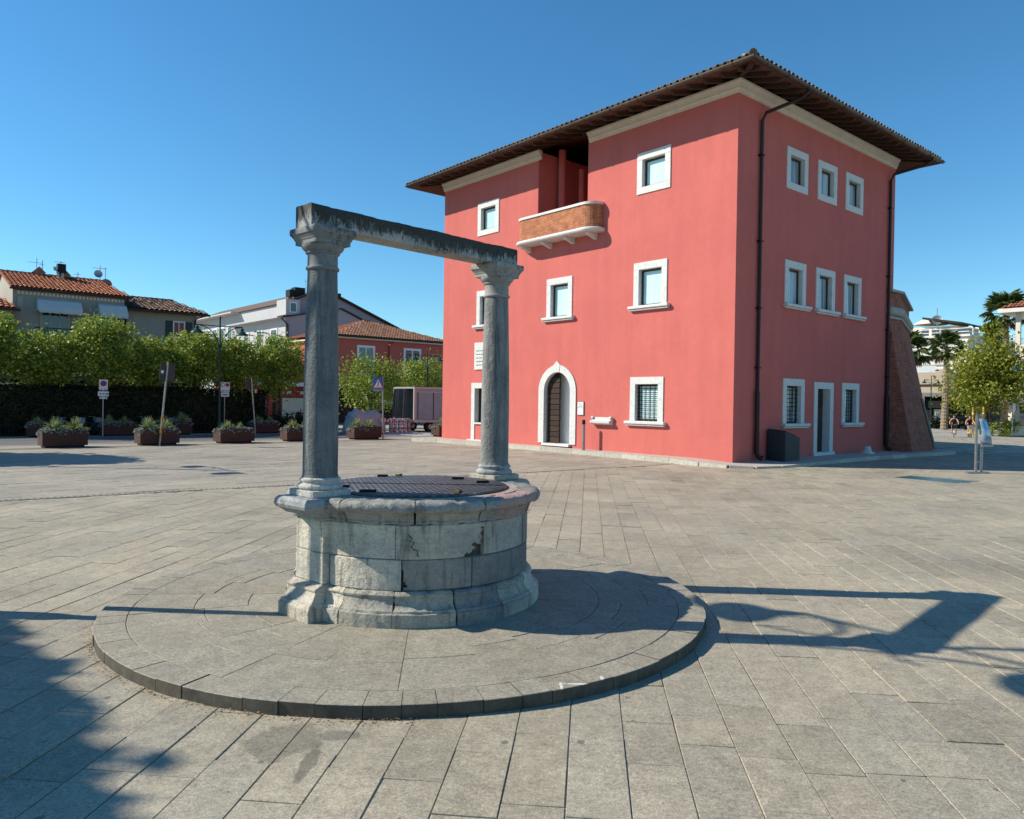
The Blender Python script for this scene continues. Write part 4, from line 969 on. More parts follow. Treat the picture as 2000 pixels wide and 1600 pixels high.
# brick bastion at the far corner
bas = thing('brick_bastion', 'battered brick bastion with marble roll moulding at the fort corner', 'bastion', tuple(C0), TH)
bot = [(9.02, -0.003), (9.02, -0.95), (10.72, -0.95), (15.9, 0.95), (16.0, 4.0), (9.55, 4.0)]; topp = [(9.14, -0.003), (9.14, -0.03), (10.02, -0.03), (15.2, 1.72), (15.2, 4.0), (9.55, 4.0)]
def loft(mb, A, za, B, zb):
    n = len(A)
    for i in range(n): j = (i+1) % n; mb.poly([(*A[i], za), (*A[j], za), (*B[j], zb), (*B[i], zb)])
mb = MB(); loft(mb, bot, 0.0, topp, 4.68); mb.build('battered_wall', 'bastion_brick', bas)
up_ = [(p[0], p[1]) for p in topp]; mb = MB(); mb.add([(*p, 4.68) for p in up_]+[(*p, 5.50) for p in up_], [tuple(range(6, 12))]+[(i, (i+1) % 6, 6+(i+1) % 6, 6+i) for i in range(6)]); mb.build('parapet', 'bastion_brick', bas)
mb = MB(); mb.tube([(9.14, 0.06, 4.86), (9.14, -0.03, 4.86), (10.04, -0.04, 4.86), (15.2, 1.70, 4.86)], 0.165, 12); mb.build('roll_moulding', 'kerb_stone', bas, smooth=True)
mb = MB(); mb.box(9.13, 10.06, -0.09, 0.0, 4.60, 4.68); mb.bar((10.02, -0.06, 4.64), (15.2, 1.66, 4.64), 0.10, 0.08); mb.build('string_course', 'kerb_stone', bas)
mb = MB(); mb.bar((9.10, -0.05, 5.545), (10.05, -0.05, 5.545), 0.22, 0.08); mb.bar((10.03, -0.06, 5.547), (15.25, 1.69, 5.547), 0.22, 0.08); mb.build('coping', 'kerb_stone', bas)
mb = MB(); mb.bar((11.5, -0.72, 0.12), (11.1, -0.40, 1.9), 0.07, 0.06); mb.build('marble_strip', 'step_stone', bas)
mb = MB(); mb.box(11.2, 12.2, -1.15, -0.5, 0.0, 0.06); mb.build('marble_step', 'marble', bas)
# raised footpath with kerb stones
fp = MB(); KP = [AB(a, b) for a, b in kerb_ab]; inner = [AB(0.3, 13.6), AB(0.3, 11.5), AB(0.3, 9), AB(0.3, 6), AB(0.3, 3.2), AB(0.3, 1.4), AB(0.3, 0.6), AB(0.3, 0.3), AB(0.4, 0.3), AB(0.8, 0.3), AB(1.4, 0.3), AB(3.5, 0.3), AB(6, 0.3), AB(8.6, 0.3), AB(11, 0.3)]
def kz(i): return 0.125 if i < 5 else (0.125, 0.10, 0.07, 0.05, 0.05, 0.07, 0.10, 0.11, 0.11, 0.11)[i-5]
for i in range(len(KP)-1):
    fp.poly([(KP[i].x, KP[i].y, kz(i)), (KP[i+1].x, KP[i+1].y, kz(i+1)), (inner[i+1].x, inner[i+1].y, max(kz(i+1), .08)), (inner[i].x, inner[i].y, max(kz(i), .08))])
footpath = struct(fp.build('footpath', 'sidewalk_tile', fix=False))
for i in range(len(KP)-1):
    p, q = KP[i], KP[i+1]; d = q-p; n = max(1, round(d.length/0.75)); nrm = Vector((d.y, -d.x, 0)).normalized()
    if nrm.dot(inner[i]-p) > 0: nrm = -nrm
    for k in range(n):
        s0 = p+d*(k/n); s1 = p+d*((k+1)/n); za = kz(i)+(kz(i+1)-kz(i))*k/n; zb = kz(i)+(kz(i+1)-kz(i))*(k+1)/n; e = (s1-s0).normalized()*0.004
        A_, B_ = s0+e, s1-e; o_ = nrm*0.13
        mb = MB(); T = [(*(A_).xy, za+0.004), (*(B_).xy, zb+0.004), (*(B_+o_*0.85).xy, zb+0.002), (*(A_+o_*0.85).xy, za+0.002), (*(A_+o_).xy, -0.03), (*(B_+o_).xy, -0.03)]
        mb.add(T, [(0, 1, 2, 3), (3, 2, 5, 4), (0, 3, 4), (1, 5, 2)]); mb.build('kerb_stone', 'kerb_stone', footpath, fix=False)
# small things by the fort walls
pq = thing('wall_plaque', 'tall white marble plaque with an engraved inscription behind the far column', 'plaque', tuple(AB(-0.04, 10.47)), TH)
mb = MB(); mb.box(0, 0.038, -0.53, 0.53, 2.75, 3.745); mb.build('slab', 'marble', pq)
for k in range(5):
    mb = MB(); y = 0.40; 
    while y > -0.36: wdt = rng.uniform(0.05, 0.13); mb.box(-0.003, 0.002, y-wdt, y, 3.42-0.13*k, 3.45-0.13*k); y -= wdt+0.04
    mb.build('inscription_line', 'ink', pq)
pq = thing('notice_board', 'small framed notice beside the arched entrance', 'notice', tuple(AB(-0.03, 5.51)), TH)
mb = MB(); mb.box(0, 0.028, -0.14, 0.14, 1.19, 1.62); mb.build('frame', 'steel_grey', pq)
for z0, z1 in ((1.21, 1.41), (1.43, 1.60)): mb = MB(); mb.box(-0.006, -0.001, -0.12, 0.12, z0, z1); mb.build('sheet', 'white_paint', pq)
for k in range(3): mb = MB(); mb.box(-0.010, -0.007, -0.09, 0.09, 1.465+0.04*k, 1.475+0.04*k); mb.build('text_line', 'ink', pq)
mbx = thing('marble_basin', 'white marble trough shelf fixed to the sunny red wall', 'trough', tuple(AB(0, 4.55)), TH)
mb = MB(); pf = [(-0.003, 0.92), (-0.12, 0.93), (-0.19, 0.97), (-0.20, 1.03), (-0.16, 1.05), (-0.10, 1.06), (-0.06, 1.11), (-0.06, 1.15), (-0.003, 1.15)]
mb.add([(x, -0.40, z) for x, z in pf]+[(x, 0.40, z) for x, z in pf], [tuple(range(9)), tuple(range(9, 18))]+[(i, (i+1) % 9, 9+(i+1) % 9, 9+i) for i in range(9)]); mb.build('basin', 'marble', mbx)
for y in (-0.37, 0.37): mb = MB(); mb.tube([(-0.09, y-0.03, 1.13), (-0.09, y+0.03, 1.13)], 0.05, 8); mb.build('scroll', 'marble', mbx)
asht = thing('bollard', 'slim grey metal ashtray post standing before the sunny wall', 'bollard', tuple(AB(-0.38, 5.02, 0.12)))
mb = MB(); mb.lathe([(0.001, 0.0), (0.075, 0.0), (0.075, 0.015), (0.048, 0.02), (0.046, 0.80), (0.001, 0.80)], 16); mb.build('post', 'steel_grey', asht, smooth=True)
mb = MB(); mb.lathe([(0.001, 0.801), (0.05, 0.802), (0.052, 0.86), (0.045, 0.94), (0.001, 0.945)], 16); mb.build('cap', 'black_iron', asht, smooth=True)
ib = thing('info_lectern', 'charcoal metal box lectern with sloping top against the shaded wall', 'lectern', tuple(AB(1.9, -0.05, 0.07)), TH)
mb = MB(); mb.add([(-0.32, -0.55, 0), (0.44, -0.55, 0), (0.44, 0.0, 0), (-0.32, 0.0, 0), (-0.32, -0.55, 0.82), (0.44, -0.55, 0.64), (0.44, 0.0, 0.70), (-0.32, 0.0, 0.88)], [(3, 2, 1, 0), (4, 5, 6, 7), (0, 1, 5, 4), (1, 2, 6, 5), (2, 3, 7, 6), (3, 0, 4, 7)])
o = mb.build('cabinet', 'charcoal_box', ib); bv = o.modifiers.new('b', 'BEVEL'); bv.width = 0.012
mb = MB(); mb.add([(-0.28, -0.50, 0.836), (0.40, -0.50, 0.676), (0.40, -0.05, 0.725), (-0.28, -0.05, 0.885)], [(0, 1, 2, 3)]); mb.build('panel', 'pane_dark', ib, fix=False)
cn = thing('marble_bollard_base', 'white marble bell-shaped kerb guard on the shaded footpath', 'kerb guard', tuple(AB(6.72, -0.5, 0.11)))
mb = MB(); mb.lathe([(0.001, 0), (0.21, 0.0), (0.215, 0.02), (0.19, 0.045), (0.13, 0.075), (0.105, 0.12), (0.085, 0.22), (0.07, 0.235), (0.001, 0.24)], 20); mb.build('bell', 'marble', cn, smooth=True)
# ------------------------------------------------------------------ street (runs along DR, left of the fort)
def strip_ab(a0, a1, b0, b1, z): return [tuple(AB(a0, b0, z)), tuple(AB(a1, b0, z)), tuple(AB(a1, b1, z)), tuple(AB(a0, b1, z))]
mb = MB(); mb.poly(strip_ab(-60, 120, 16.35, 21.2, 0.006)); road = struct(mb.build('road', 'asphalt', fix=False))
for b in (16.55, 20.95):
    mb = MB(); mb.poly(strip_ab(-60, 120, b, b+0.10, 0.011)); mb.build('edge_line', 'road_paint', road, fix=False)
for k in range(8):
    mb = MB(); mb.poly(strip_ab(1.2, 3.4, 16.85+k*0.5, 17.10+k*0.5, 0.0115)); mb.build('crossing_stripe', 'road_paint', road, fix=False)
mb = MB(); mb.poly(strip_ab(-60, 120, 14.55, 16.35, 0.004)); mb.poly(strip_ab(-60, 120, 21.2, 23.4, 0.004)); struct(mb.build('verge_path', 'slab_far', fix=False))
mb = MB(); mb.poly(strip_ab(-60, -0.5, 14.75, 14.85, 0.012)); struct(mb.build('stone_band', 'corten', fix=False))

# --- planters with yuccas
def fan_leaf(mb, base, d, L, w, droop=0.0):
    d = Vector(d).normalized(); s_ = d.cross(Vector((0, 0, 1)));
    if s_.length < 1e-3: s_ = Vector((1, 0, 0))
    s_.normalize(); b = Vector(base); m = b+d*L*0.55+Vector((0, 0, 0)); t = b+d*L+Vector((0, 0, -droop))
    mb.add([b-s_*w*0.3, b+s_*w*0.3, m+s_*w*0.5, t, m-s_*w*0.5], [(0, 1, 2, 3, 4)])
def yucca(seed, L=0.38):
    R = random.Random(seed); mb = MB()
    for k in range(95):
        t = R.uniform(0, 2*PI); e = R.uniform(0.08, 1.45); dr_ = 0.10*math.cos(e)
        fan_leaf(mb, (0, 0, 0.02), (math.cos(t)*math.cos(e), math.sin(t)*math.cos(e), math.sin(e)), L*R.uniform(0.75, 1.1), 0.036, dr_)
    return mb
ym = [yucca(i).mesh('yucca') for i in range(2)]
for y_ in ym: y_.materials.append(M('leaf_yucca'))
gp = np.random.RandomState(5).uniform(-1, 1, (520, 3))*np.array([0.66, 0.36, 0.05])+np.array([0, 0, 0.50]); gp[:, 2] -= 0.16*np.maximum(0, np.abs(gp[:, 0])-0.58)/0.1+0.1*np.maximum(0, np.abs(gp[:, 1])-0.29)/0.07
gme = npmesh('ground_cover', leaves(gp, 0.075, 5), 4); gme.materials.append(M('leaf_silver'))
def make_planter():
    r = thing('planter', 'x', 'planter')
    mb = MB(); L, W_ = 0.61, 0.31
    mb.add([(-L, -W_, 0.06), (L, -W_, 0.06), (L, W_, 0.06), (-L, W_, 0.06), (-L, -W_, 0.50), (L, -W_, 0.50), (L, W_, 0.50), (-L, W_, 0.50), (-L+.03, -W_+.03, 0.50), (L-.03, -W_+.03, 0.50), (L-.03, W_-.03, 0.50), (-L+.03, W_-.03, 0.50), (-L+.03, -W_+.03, 0.45), (L-.03, -W_+.03, 0.45), (L-.03, W_-.03, 0.45), (-L+.03, W_-.03, 0.45)],
      [(3, 2, 1, 0)]+[(i, (i+1) % 4, 4+(i+1) % 4, 4+i) for i in range(4)]+[(4+i, 4+(i+1) % 4, 8+(i+1) % 4, 8+i) for i in range(4)]+[(8+i, 8+(i+1) % 4, 12+(i+1) % 4, 12+i) for i in range(4)])
    mb.build('box', 'corten', r); mb = MB(); mb.box(-L+.08, L-.08, -W_+.06, W_-.06, 0.0, 0.06); mb.build('foot', 'black_iron', r)
    mb = MB(); mb.box(-L+.029, L-.029, -W_+.029, W_-.029, 0.40, 0.452); mb.build('soil', 'soil', r)
    mb = MB(); mb.box(-0.56, -0.49, -W_-0.004, -W_-0.001, 0.465, 0.48); mb.build('maker_plate', 'steel_grey', r)
    o = link('yucca', ym[0], None, r, (-0.27, 0, 0.46)); o = link('yucca', ym[1], None, r, (0.29, 0.02, 0.46)); link('ground_cover', gme, None, r); return r
pl0 = make_planter()
PLN = [(-12.60, 15.20, 1.0, 'brown steel planter with yuccas at the far left of the square'), (-9.90, 15.20, 1.0, 'brown steel planter with yuccas behind the leaning sign pole'),
       (-7.35, 15.25, 1.0, 'brown steel planter with yuccas, third from the left along the square'), (-4.85, 15.4, 1.0, 'brown steel planter half hidden by the near column'),
       (-2.05, 15.5, 1.0, 'brown steel planter with yuccas beside the blue crossing sign'), (2.35, 16.0, 1.0, 'brown steel planter half hidden by the sunny corner of the fort'),
       (-12.0, 21.75, 1.0, 'brown planter across the road, leftmost, behind another planter'), (-9.55, 21.75, 1.0, 'brown planter across the road below the no-parking sign'),
       (-7.45, 21.75, 1.1, 'brown planter across the road in shade by the hedge'), (-3.6, 21.7, 1.0, 'brown planter across the road next to the thin signpost')]
for i, (a, b, s_, lab) in enumerate(PLN):
    o = pl0 if i == 0 else copy_tree(pl0); o.location = AB(a, b, 0.006); o.rotation_euler = (0, 0, TH+rng.uniform(-.06, .06)); o.scale = (s_, s_, s_); tag(o, lab, 'planter', 'brown steel planters along the road')

for o in [x for x in bpy.data.objects if x.name.startswith('planter') and x.parent is None]:
    for c in kids(o):
        if c.name.startswith('yucca'): c.rotation_euler = (0, 0, rng.uniform(0, 6)); k = rng.uniform(0.75, 1.2); c.scale = (k, k, k*rng.uniform(0.85, 1.15)); c.location.x += rng.uniform(-.08, .08)
        if c.name.startswith('ground_cover'): c.rotation_euler = (0, 0, PI*rng.randint(0, 1)); c.location.z = rng.uniform(-.02, .03)
# --- street lamps with two arms
def make_lamp():
    r = thing('street_lamp', 'x', 'street lamp')
    mb = MB(); mb.lathe([(0.001, 0), (0.13, 0), (0.13, 0.05), (0.095, 0.10), (0.085, 0.55), (0.06, 0.62), (0.048, 0.7), (0.042, 3.6), (0.052, 3.62), (0.052, 3.68), (0.036, 3.7), (0.03, 4.95), (0.04, 4.97), (0.045, 5.02), (0.02, 5.06), (0.001, 5.09)], 14); mb.build('post', 'lamp_green', r, smooth=True)
    for s_ in (-1, 1):
        mb = MB(); pts = [(s_*(0.04+0.86*(1-math.cos(t))), 0, 3.66+0.98*math.sin(t)) for t in [PI/2*k/10 for k in range(11)]]; mb.tube(pts, 0.020, 8)
        mb.tube([(s_*0.03, 0, 4.64), (s_*0.98, 0, 4.66)], 0.020, 8); mb.tube([(s_*(0.50-0.46*math.cos(t)), 0, 4.62-0.46*math.sin(t)) for t in [PI/2*k/6 for k in range(1, 7)]], 0.014, 6)
        mb.tube([(s_*0.95, 0, 4.66), (s_*0.95, 0, 4.60)], 0.02, 8); arm = mb.build('arm', 'lamp_green', r, smooth=True)
        mb = MB(); mb.lathe([(0.001, 0.27), (0.06, 0.27), (0.075, 0.24), (0.075, 0.15), (0.13, 0.12), (0.20, 0.05), (0.255, 0.0), (0.26, -0.012), (0.20, 0.03), (0.001, 0.06)], 20); o = mb.build('lamp_head', 'lamp_green', r, smooth=True); o.location = (s_*0.95, 0, 4.33)
        mb = MB(); mb.sphere((0, 0, 0), 0.085, 10, 6, (1, 1, 0.8)); q = mb.build('bulb_glass', 'lamp_glass', o, smooth='full'); q.location = (0, 0, 0.005)
    return r
lp0 = make_lamp()
LM = [((-4.15, 5.50, 0), TH+PI/2, 1.07, 'dark green two-armed street lamp left of the well, just outside the picture'), ((-12.8, 16.97, 0), TH+PI/2, 1.0, 'dark green two-armed street lamp at the left edge of the square'),
      (tuple(AB(-5.84, 20.95)), TH, 0.985, 'dark green two-armed street lamp rising above the clipped trees'), (tuple(AB(6.75, 24.0)), TH, 0.88, 'dark green two-armed street lamp before the small red house'),
      ((32.4, 58.6, 0), 0.4, 0.80, 'pale green two-armed street lamp by the tan shop at the right'), ((27.9, 41.0, 0), 0.2, 0.85, 'street lamp with green shade in front of the red-roofed house at right')]
for i, (loc, rz, s_, lab) in enumerate(LM):
    o = lp0 if i == 0 else copy_tree(lp0); o.location = loc; o.rotation_euler = (0, 0, rz); o.scale = (s_, s_, s_); tag(o, lab, 'street lamp', 'two-armed street lamps')

# --- signs
def disc(mb, c, r, n=20, y=0.0): mb.poly([(c[0]+r*math.cos(2*PI*k/n), y, c[1]+r*math.sin(2*PI*k/n)) for k in range(n)])
def plate(r, x0, x1, z0, z1, y, mat, name='plate', th=0.012):
    mb = MB(); mb.box(x0, x1, y, y+th, z0, z1); return mb.build(name, mat, r)
s1 = thing('parking_sign', 'white no-parking sign with two plates below it', 'sign', tuple(AB(-10.15, 21.4)), TH)
mb = MB(); mb.tube([(0, 0, 0), (0, 0, 2.2)], 0.022, 8); mb.build('post', 'steel_grey', s1)
p = plate(s1, -0.15, 0.15, 1.80, 2.21, -0.05, 'white_paint'); 
mb = MB(); disc(mb, (0, 2.06), 0.115, y=-0.053); mb.build('ring', 'sign_red', p, fix=False); mb = MB(); disc(mb, (0, 2.06), 0.085, y=-0.056); mb.build('disc', 'sign_navy', p, fix=False)
mb = MB(); mb.bar((-0.065, -0.058, 2.125), (0.065, -0.058, 1.995), 0.004, 0.028); mb.build('slash', 'sign_red', p)
for x in (-0.07, 0.07): mb = MB(); mb.box(x-0.04, x+0.04, -0.053, -0.0505, 1.83, 1.855); mb.build('symbol', 'ink', p)
p = plate(s1, -0.19, 0.19, 1.57, 1.755, -0.05, 'white_paint')
for x, w_ in ((-0.13, 0.07), (-0.03, 0.09), (0.08, 0.14)): mb = MB(); mb.box(x, x+w_*0.75, -0.053, -0.0505, 1.635, 1.68); mb.build('lettering', 'ink', p)
p = plate(s1, -0.135, 0.135, 1.465, 1.55, -0.05, 'white_paint'); mb = MB()
for s_ in (-1, 1): mb.add([(s_*0.11, -0.053, 1.508), (s_*0.06, -0.053, 1.535), (s_*0.06, -0.053, 1.48)], [(0, 1, 2)])
mb.build('arrow', 'ink', p, fix=False)
s2 = thing('leaning_sign', 'leaning signpost seen from behind with a dark square plate', 'sign', tuple(AB(-9.95, 14.75)), TH)
lean = Vector((0.235, 0.0, 2.72)); mb = MB(); mb.tube([(0, 0, 0), lean], 0.030, 10); mb.build('post', 'steel_grey', s2, smooth=True)
mb = MB(); mb.tube([lean*0.10, lean*0.235], 0.032, 10); mb.tube([lean*0.29, lean*0.345], 0.032, 10); mb.build('wrap', 'rust_wrap', s2, smooth=True)
mb = MB(); mb.obox((-0.02, 0.032, 2.13), (0.46, 0.0, -0.04), (0, 0.015, 0), (0.04, 0, 0.52)); mb.build('plate', 'sign_back', s2); mb = MB(); mb.obox((0.03, 0.028, 2.35), (0.08, 0, -0.007), (0, 0.003, 0), (0.007, 0, 0.09)); mb.build('sticker', 'white_paint', s2)
s3 = thing('crossing_sign', 'blue pedestrian crossing sign on a slim post beside a planter', 'sign', tuple(AB(-1.15, 15.55)), TH)
mb = MB(); mb.tube([(0, 0, 0), (-0.06, 0, 2.50)], 0.030, 10); mb.build('post', 'steel_grey', s3, smooth=True)
p = plate(s3, -0.52, -0.075, 1.94, 2.49, -0.06, 'sign_blue')
mb = MB(); mb.add([(-0.50, -0.063, 2.06), (-0.095, -0.063, 2.06), (-0.2975, -0.063, 2.41)], [(0, 1, 2)]); mb.build('triangle', 'white_paint', p, fix=False)
mb = MB(); disc(mb, (-0.297, 2.315), 0.022, 12, -0.066); mb.poly([(-0.325, -0.066, 2.29), (-0.27, -0.066, 2.29), (-0.28, -0.066, 2.20), (-0.315, -0.066, 2.20)]); mb.poly([(-0.31, -0.066, 2.20), (-0.285, -0.066, 2.20), (-0.345, -0.066, 2.10), (-0.365, -0.066, 2.11)]); mb.poly([(-0.305, -0.066, 2.20), (-0.28, -0.066, 2.20), (-0.235, -0.066, 2.10), (-0.255, -0.066, 2.10)]); mb.build('walking_figure', 'ink', p, fix=False)
for k in range(5): mb = MB(); mb.box(-0.45+0.07*k, -0.415+0.07*k, -0.066, -0.064, 2.07, 2.10); mb.build('stripe', 'ink', p)
mb = MB(); mb.box(-0.51, -0.085, -0.063, -0.061, 1.97, 1.985); mb.build('border_line', 'white_paint', p)
s4 = thing('traffic_sign', 'white sign with two red-ringed discs under the clipped trees', 'sign', tuple(AB(-5.58, 21.05)), TH)
mb = MB(); mb.tube([(0, 0.03, 0), (0, 0.03, 2.2)], 0.02, 8); mb.build('post', 'steel_grey', s4); p = plate(s4, -0.19, 0.19, 1.83, 2.225, -0.03, 'white_paint')
for x, c_ in ((-0.09, 'white_paint'), (0.09, 'sign_navy')):
    mb = MB(); disc(mb, (x, 2.12), 0.082, y=-0.033); mb.build('ring', 'sign_red', p, fix=False); mb = MB(); disc(mb, (x, 2.12), 0.055, y=-0.036); mb.build('disc', c_, p, fix=False)
mb = MB(); mb.bar((0.045, -0.038, 2.165), (0.135, -0.038, 2.075), 0.004, 0.02); mb.build('slash', 'sign_red', p)
for x in (-0.13, -0.02, 0.09): mb = MB(); mb.box(x, x+0.07, -0.033, -0.031, 1.875, 1.90); mb.build('lettering', 'ink', p)
p = plate(s4, -0.17, 0.17, 1.62, 1.80, -0.03, 'white_paint'); mb = MB(); mb.box(-0.12, 0.12, -0.033, -0.031, 1.68, 1.725); mb.build('lettering', 'ink', p)
s5 = thing('thin_signpost', 'thin grey signpost with a small dark sign seen edge-on', 'sign', tuple(AB(-4.70, 19.9)), TH)
mb = MB(); mb.tube([(0.0, 0, 0), (-0.20, 0, 2.42)], 0.028, 8); mb.build('post', 'steel_grey', s5); mb = MB(); mb.box(-0.42, -0.20, 0.03, 0.045, 1.95, 2.40); mb.build('plate', 'sign_back', s5); mb = MB(); mb.box(-0.08, 0.02, -0.05, -0.03, 1.80, 1.95); mb.build('small_plate', 'steel_grey', s5)

# --- bicycle (real metres, scaled down into layout units)
def make_bike(col, basket=None):
    r = thing('bicycle', 'x', 'bicycle')
    for y in (-0.52, 0.54):
        mb = MB(); mb.tube([(0, y+0.32*math.cos(2*PI*k/20), 0.34+0.32*math.sin(2*PI*k/20)) for k in range(21)], 0.022, 6, False); w = mb.build('wheel', 'rubber', r)
        mb = MB()
        for k in range(10): mb.tube([(0, y, 0.34), (0, y+0.30*math.cos(2*PI*k/10), 0.34+0.30*math.sin(2*PI*k/10))], 0.004, 4)
        mb.build('spokes', 'steel_grey', w)
        mb = MB(); mb.tube([(0, y+0.365*math.cos(t), 0.34+0.365*math.sin(t)) for t in [0.2+2.6*k/8 for k in range(9)]], 0.018, 6); mb.build('mudguard', col, w)
    mb = MB(); bb = (0, 0, 0.32); st = (0, -0.20, 0.80); hd = (0, 0.36, 0.86); hl = (0, 0.40, 0.62)
    for p_, q_ in ((bb, st), (bb, hl), (st, hl), (bb, (0, -0.52, 0.34)), (st, (0, -0.52, 0.34)), (hd, hl), (hl, (0, 0.54, 0.34))): mb.tube([p_, q_], 0.02, 8)
    mb.build('frame', col, r, smooth=True)
    mb = MB(); mb.tube([hd, (0, 0.34, 1.0), (0.10, 0.36, 1.04), (0.24, 0.34, 1.06), (0.30, 0.20, 1.05)], 0.013, 6); mb.tube([(0, 0.34, 1.0), (-0.10, 0.36, 1.04), (-0.24, 0.34, 1.06), (-0.30, 0.20, 1.05)], 0.013, 6); mb.build('handlebar', 'steel_grey', r, smooth=True)
    mb = MB(); mb.tube([st, (0, -0.22, 0.90)], 0.014, 6); mb.build('seat_post', 'steel_grey', r); mb = MB(); mb.sphere((0, -0.22, 0.93), 0.13, 12, 6, (0.75, 1.0, 0.35)); mb.build('saddle', 'rubber', r, smooth='full')
    mb = MB(); mb.tube([(-0.10, 0.0, 0.32), (0.10, 0.0, 0.32)], 0.012, 6); mb.box(0.09, 0.18, 0.09, 0.17, 0.26, 0.28); mb.box(-0.18, -0.09, -0.17, -0.09, 0.36, 0.38); mb.build('pedals', 'rubber', r)
    if basket:
        mb = MB(); 
        for z in (0.74, 0.83, 0.92, 1.0): mb.tube([(-0.17, 0.46, z), (0.17, 0.46, z), (0.17, 0.74, z), (-0.17, 0.74, z), (-0.17, 0.46, z)], 0.009, 5)
        mb.box(-0.165, 0.165, 0.465, 0.735, 0.735, 0.745)
        for x in (-0.17, -0.08, 0, 0.08, 0.17):
            for y in (0.46, 0.74): mb.tube([(x, y, 0.74), (x, y, 1.0)], 0.007, 4)
        mb.box(-0.160, 0.160, 0.47, 0.73, 0.75, 0.96); mb.build('basket', basket, r)
    return r
bk = make_bike('bike_grey', 'basket_grey'); K = 1/1.42
PB = [(-11.75, 22.4, 1.9, 'grey parked bicycle at the left in the hedge shade'), (-11.1, 22.42, 1.5, 'grey parked bicycle between two planters in the hedge shade'), (-10.5, 22.42, 1.75, 'grey parked bicycle left of the no-parking sign'),
      (-8.75, 22.4, 1.6, 'grey parked bicycle right of the no-parking sign'), (-7.75, 22.42, 1.4, 'parked bicycle with grey basket behind the shaded planter'), (-7.25, 22.42, 1.7, 'parked bicycle with grey basket, rightmost at the hedge')]
for i, (a, b, rz, lab) in enumerate(PB):
    o = bk if i == 0 else copy_tree(bk); o.location = AB(a, b, 0.004); o.rotation_euler = (0, 0, TH+rz+PI); o.scale = (K, K, K); tag(o, lab, 'bicycle', 'bicycles parked at the hedge')

# ------------------------------------------------------------------ trees
def limbs(mb, base, top, r0, n, spread, seed, h):
    R = random.Random(seed); mb.tube([base, (base[0]+R.uniform(-.04, .04), base[1]+R.uniform(-.04, .04), (base[2]+top)/2), (base[0], base[1], top)], [r0, r0*0.82, r0*0.72], 8)
    for k in range(n):
        t = 2*PI*k/n+R.uniform(-.3, .3); e = spread*R.uniform(0.6, 1.0)
        mb.tube([(base[0], base[1], top-0.1), (base[0]+math.cos(t)*e*0.4, base[1]+math.sin(t)*e*0.4, top+h*0.35), (base[0]+math.cos(t)*e, base[1]+math.sin(t)*e, top+h*R.uniform(0.55, 0.85))], [r0*0.5, r0*0.32, r0*0.12], 6)
def tree(name, label, loc, half, zc, n, size, mat, seed, trunk_r=0.10, clumps=70, spread=0.20, boxy=3.0, group=None, shoots=0, rz=0.0, shell=0.5, cat='tree', dense=False):
    r = thing(name, label, cat, loc, rz, group)
    mb = MB(); limbs(mb, (0, 0, -0.03), zc-half[2]*0.75, trunk_r, 6, half[0]*0.8, seed, half[2]*1.3); mb.build('trunk', 'trunk_bark', r, smooth=True)
    p = clump_points(n, half, seed, clumps, spread, shell, boxy)
    if shoots:
        R = np.random.RandomState(seed+1); q = []
        for k in range(shoots):
            x, y = R.uniform(-half[0], half[0])*0.9, R.uniform(-half[1], half[1])*0.9; h = R.uniform(0.15, 0.55)
            m = 26; t = R.rand(m); q.append(np.stack([x+R.normal(size=m)*0.07+0.1*t*R.normal(), y+R.normal(size=m)*0.07, half[2]*0.75+t*h], 1))
        p = np.concatenate([p]+q)
    p[:, 2] += zc; me = npmesh('crown', leaves(p, size, seed+2), 4); link('crown', me, mat, r)
    if dense: mb = MB(); mb.sphere((0, 0, zc), 1.0, 28, 14, (half[0]*0.93, half[1]*0.93, half[2]*0.9)); o = mb.build('inner_crown', 'leaf_hedge', r, smooth='full'); roughen(o, 0.10, 0.8, seed)  # solid ellipsoid added inside the leaves so the crown casts a solid shadow
    return r
grp = 'clipped plane trees along the road'
TR = [(-13.6, 23.3, 4.4, 'clipped plane tree at the left edge of the picture'), (-11.6, 23.4, 3.8, 'clipped plane tree second from the left edge, lower than its neighbours'), (-9.75, 23.3, 4.6, 'clipped plane tree directly above the no-parking sign'),
      (-7.85, 23.4, 3.85, 'clipped plane tree above the leaning signpost'), (-6.1, 23.3, 4.3, 'clipped plane tree left of the tall street lamp'), (-4.2, 23.4, 4.15, 'clipped plane tree right of the tall street lamp'), (-2.2, 23.3, 4.45, 'clipped plane tree left of the near column')]
for i, (a, b, zt, lab) in enumerate(TR):
    zb = 2.12 if i < 5 else 1.85
    tree('plane_tree', lab, tuple(AB(a, b)), (1.02, 1.1, (zt-zb)/2), (zt+zb)/2, 8000, 0.13, 'leaf_plane', 40+i, 0.10, 95, 0.16, 2.6, grp, 16, TH, 0.3)
for i, (a, b, lab) in enumerate([(-12.4, 26.4, 'rear clipped tree behind the leftmost crowns'), (-8.9, 26.6, 'rear clipped tree above the cream terrace canopy'), (-4.9, 26.4, 'rear clipped tree behind the traffic sign'), (-1.0, 26.6, 'rear clipped tree beside the near column')]):
    tree('plane_tree', lab, tuple(AB(a, b)), (1.5, 1.2, 0.95), 3.2, 3600, 0.135, 'leaf_plane', 60+i, 0.12, 80, 0.18, 3.5, grp, 6, TH, 0.3)
tree('plane_tree', 'round leafy tree just right of the near column', tuple(AB(4.9, 27.0)), (1.7, 1.5, 1.3), 2.45, 7000, 0.135, 'leaf_plane', 71, 0.13, 110, 0.17, 2.6, grp, 14, TH, 0.35)
tree('plane_tree', 'round leafy tree behind the truck next to the fort', tuple(AB(8.9, 27.2)), (1.8, 1.4, 1.2), 2.75, 7000, 0.135, 'leaf_plane', 72, 0.13, 110, 0.17, 2.6, grp, 14, TH, 0.35)
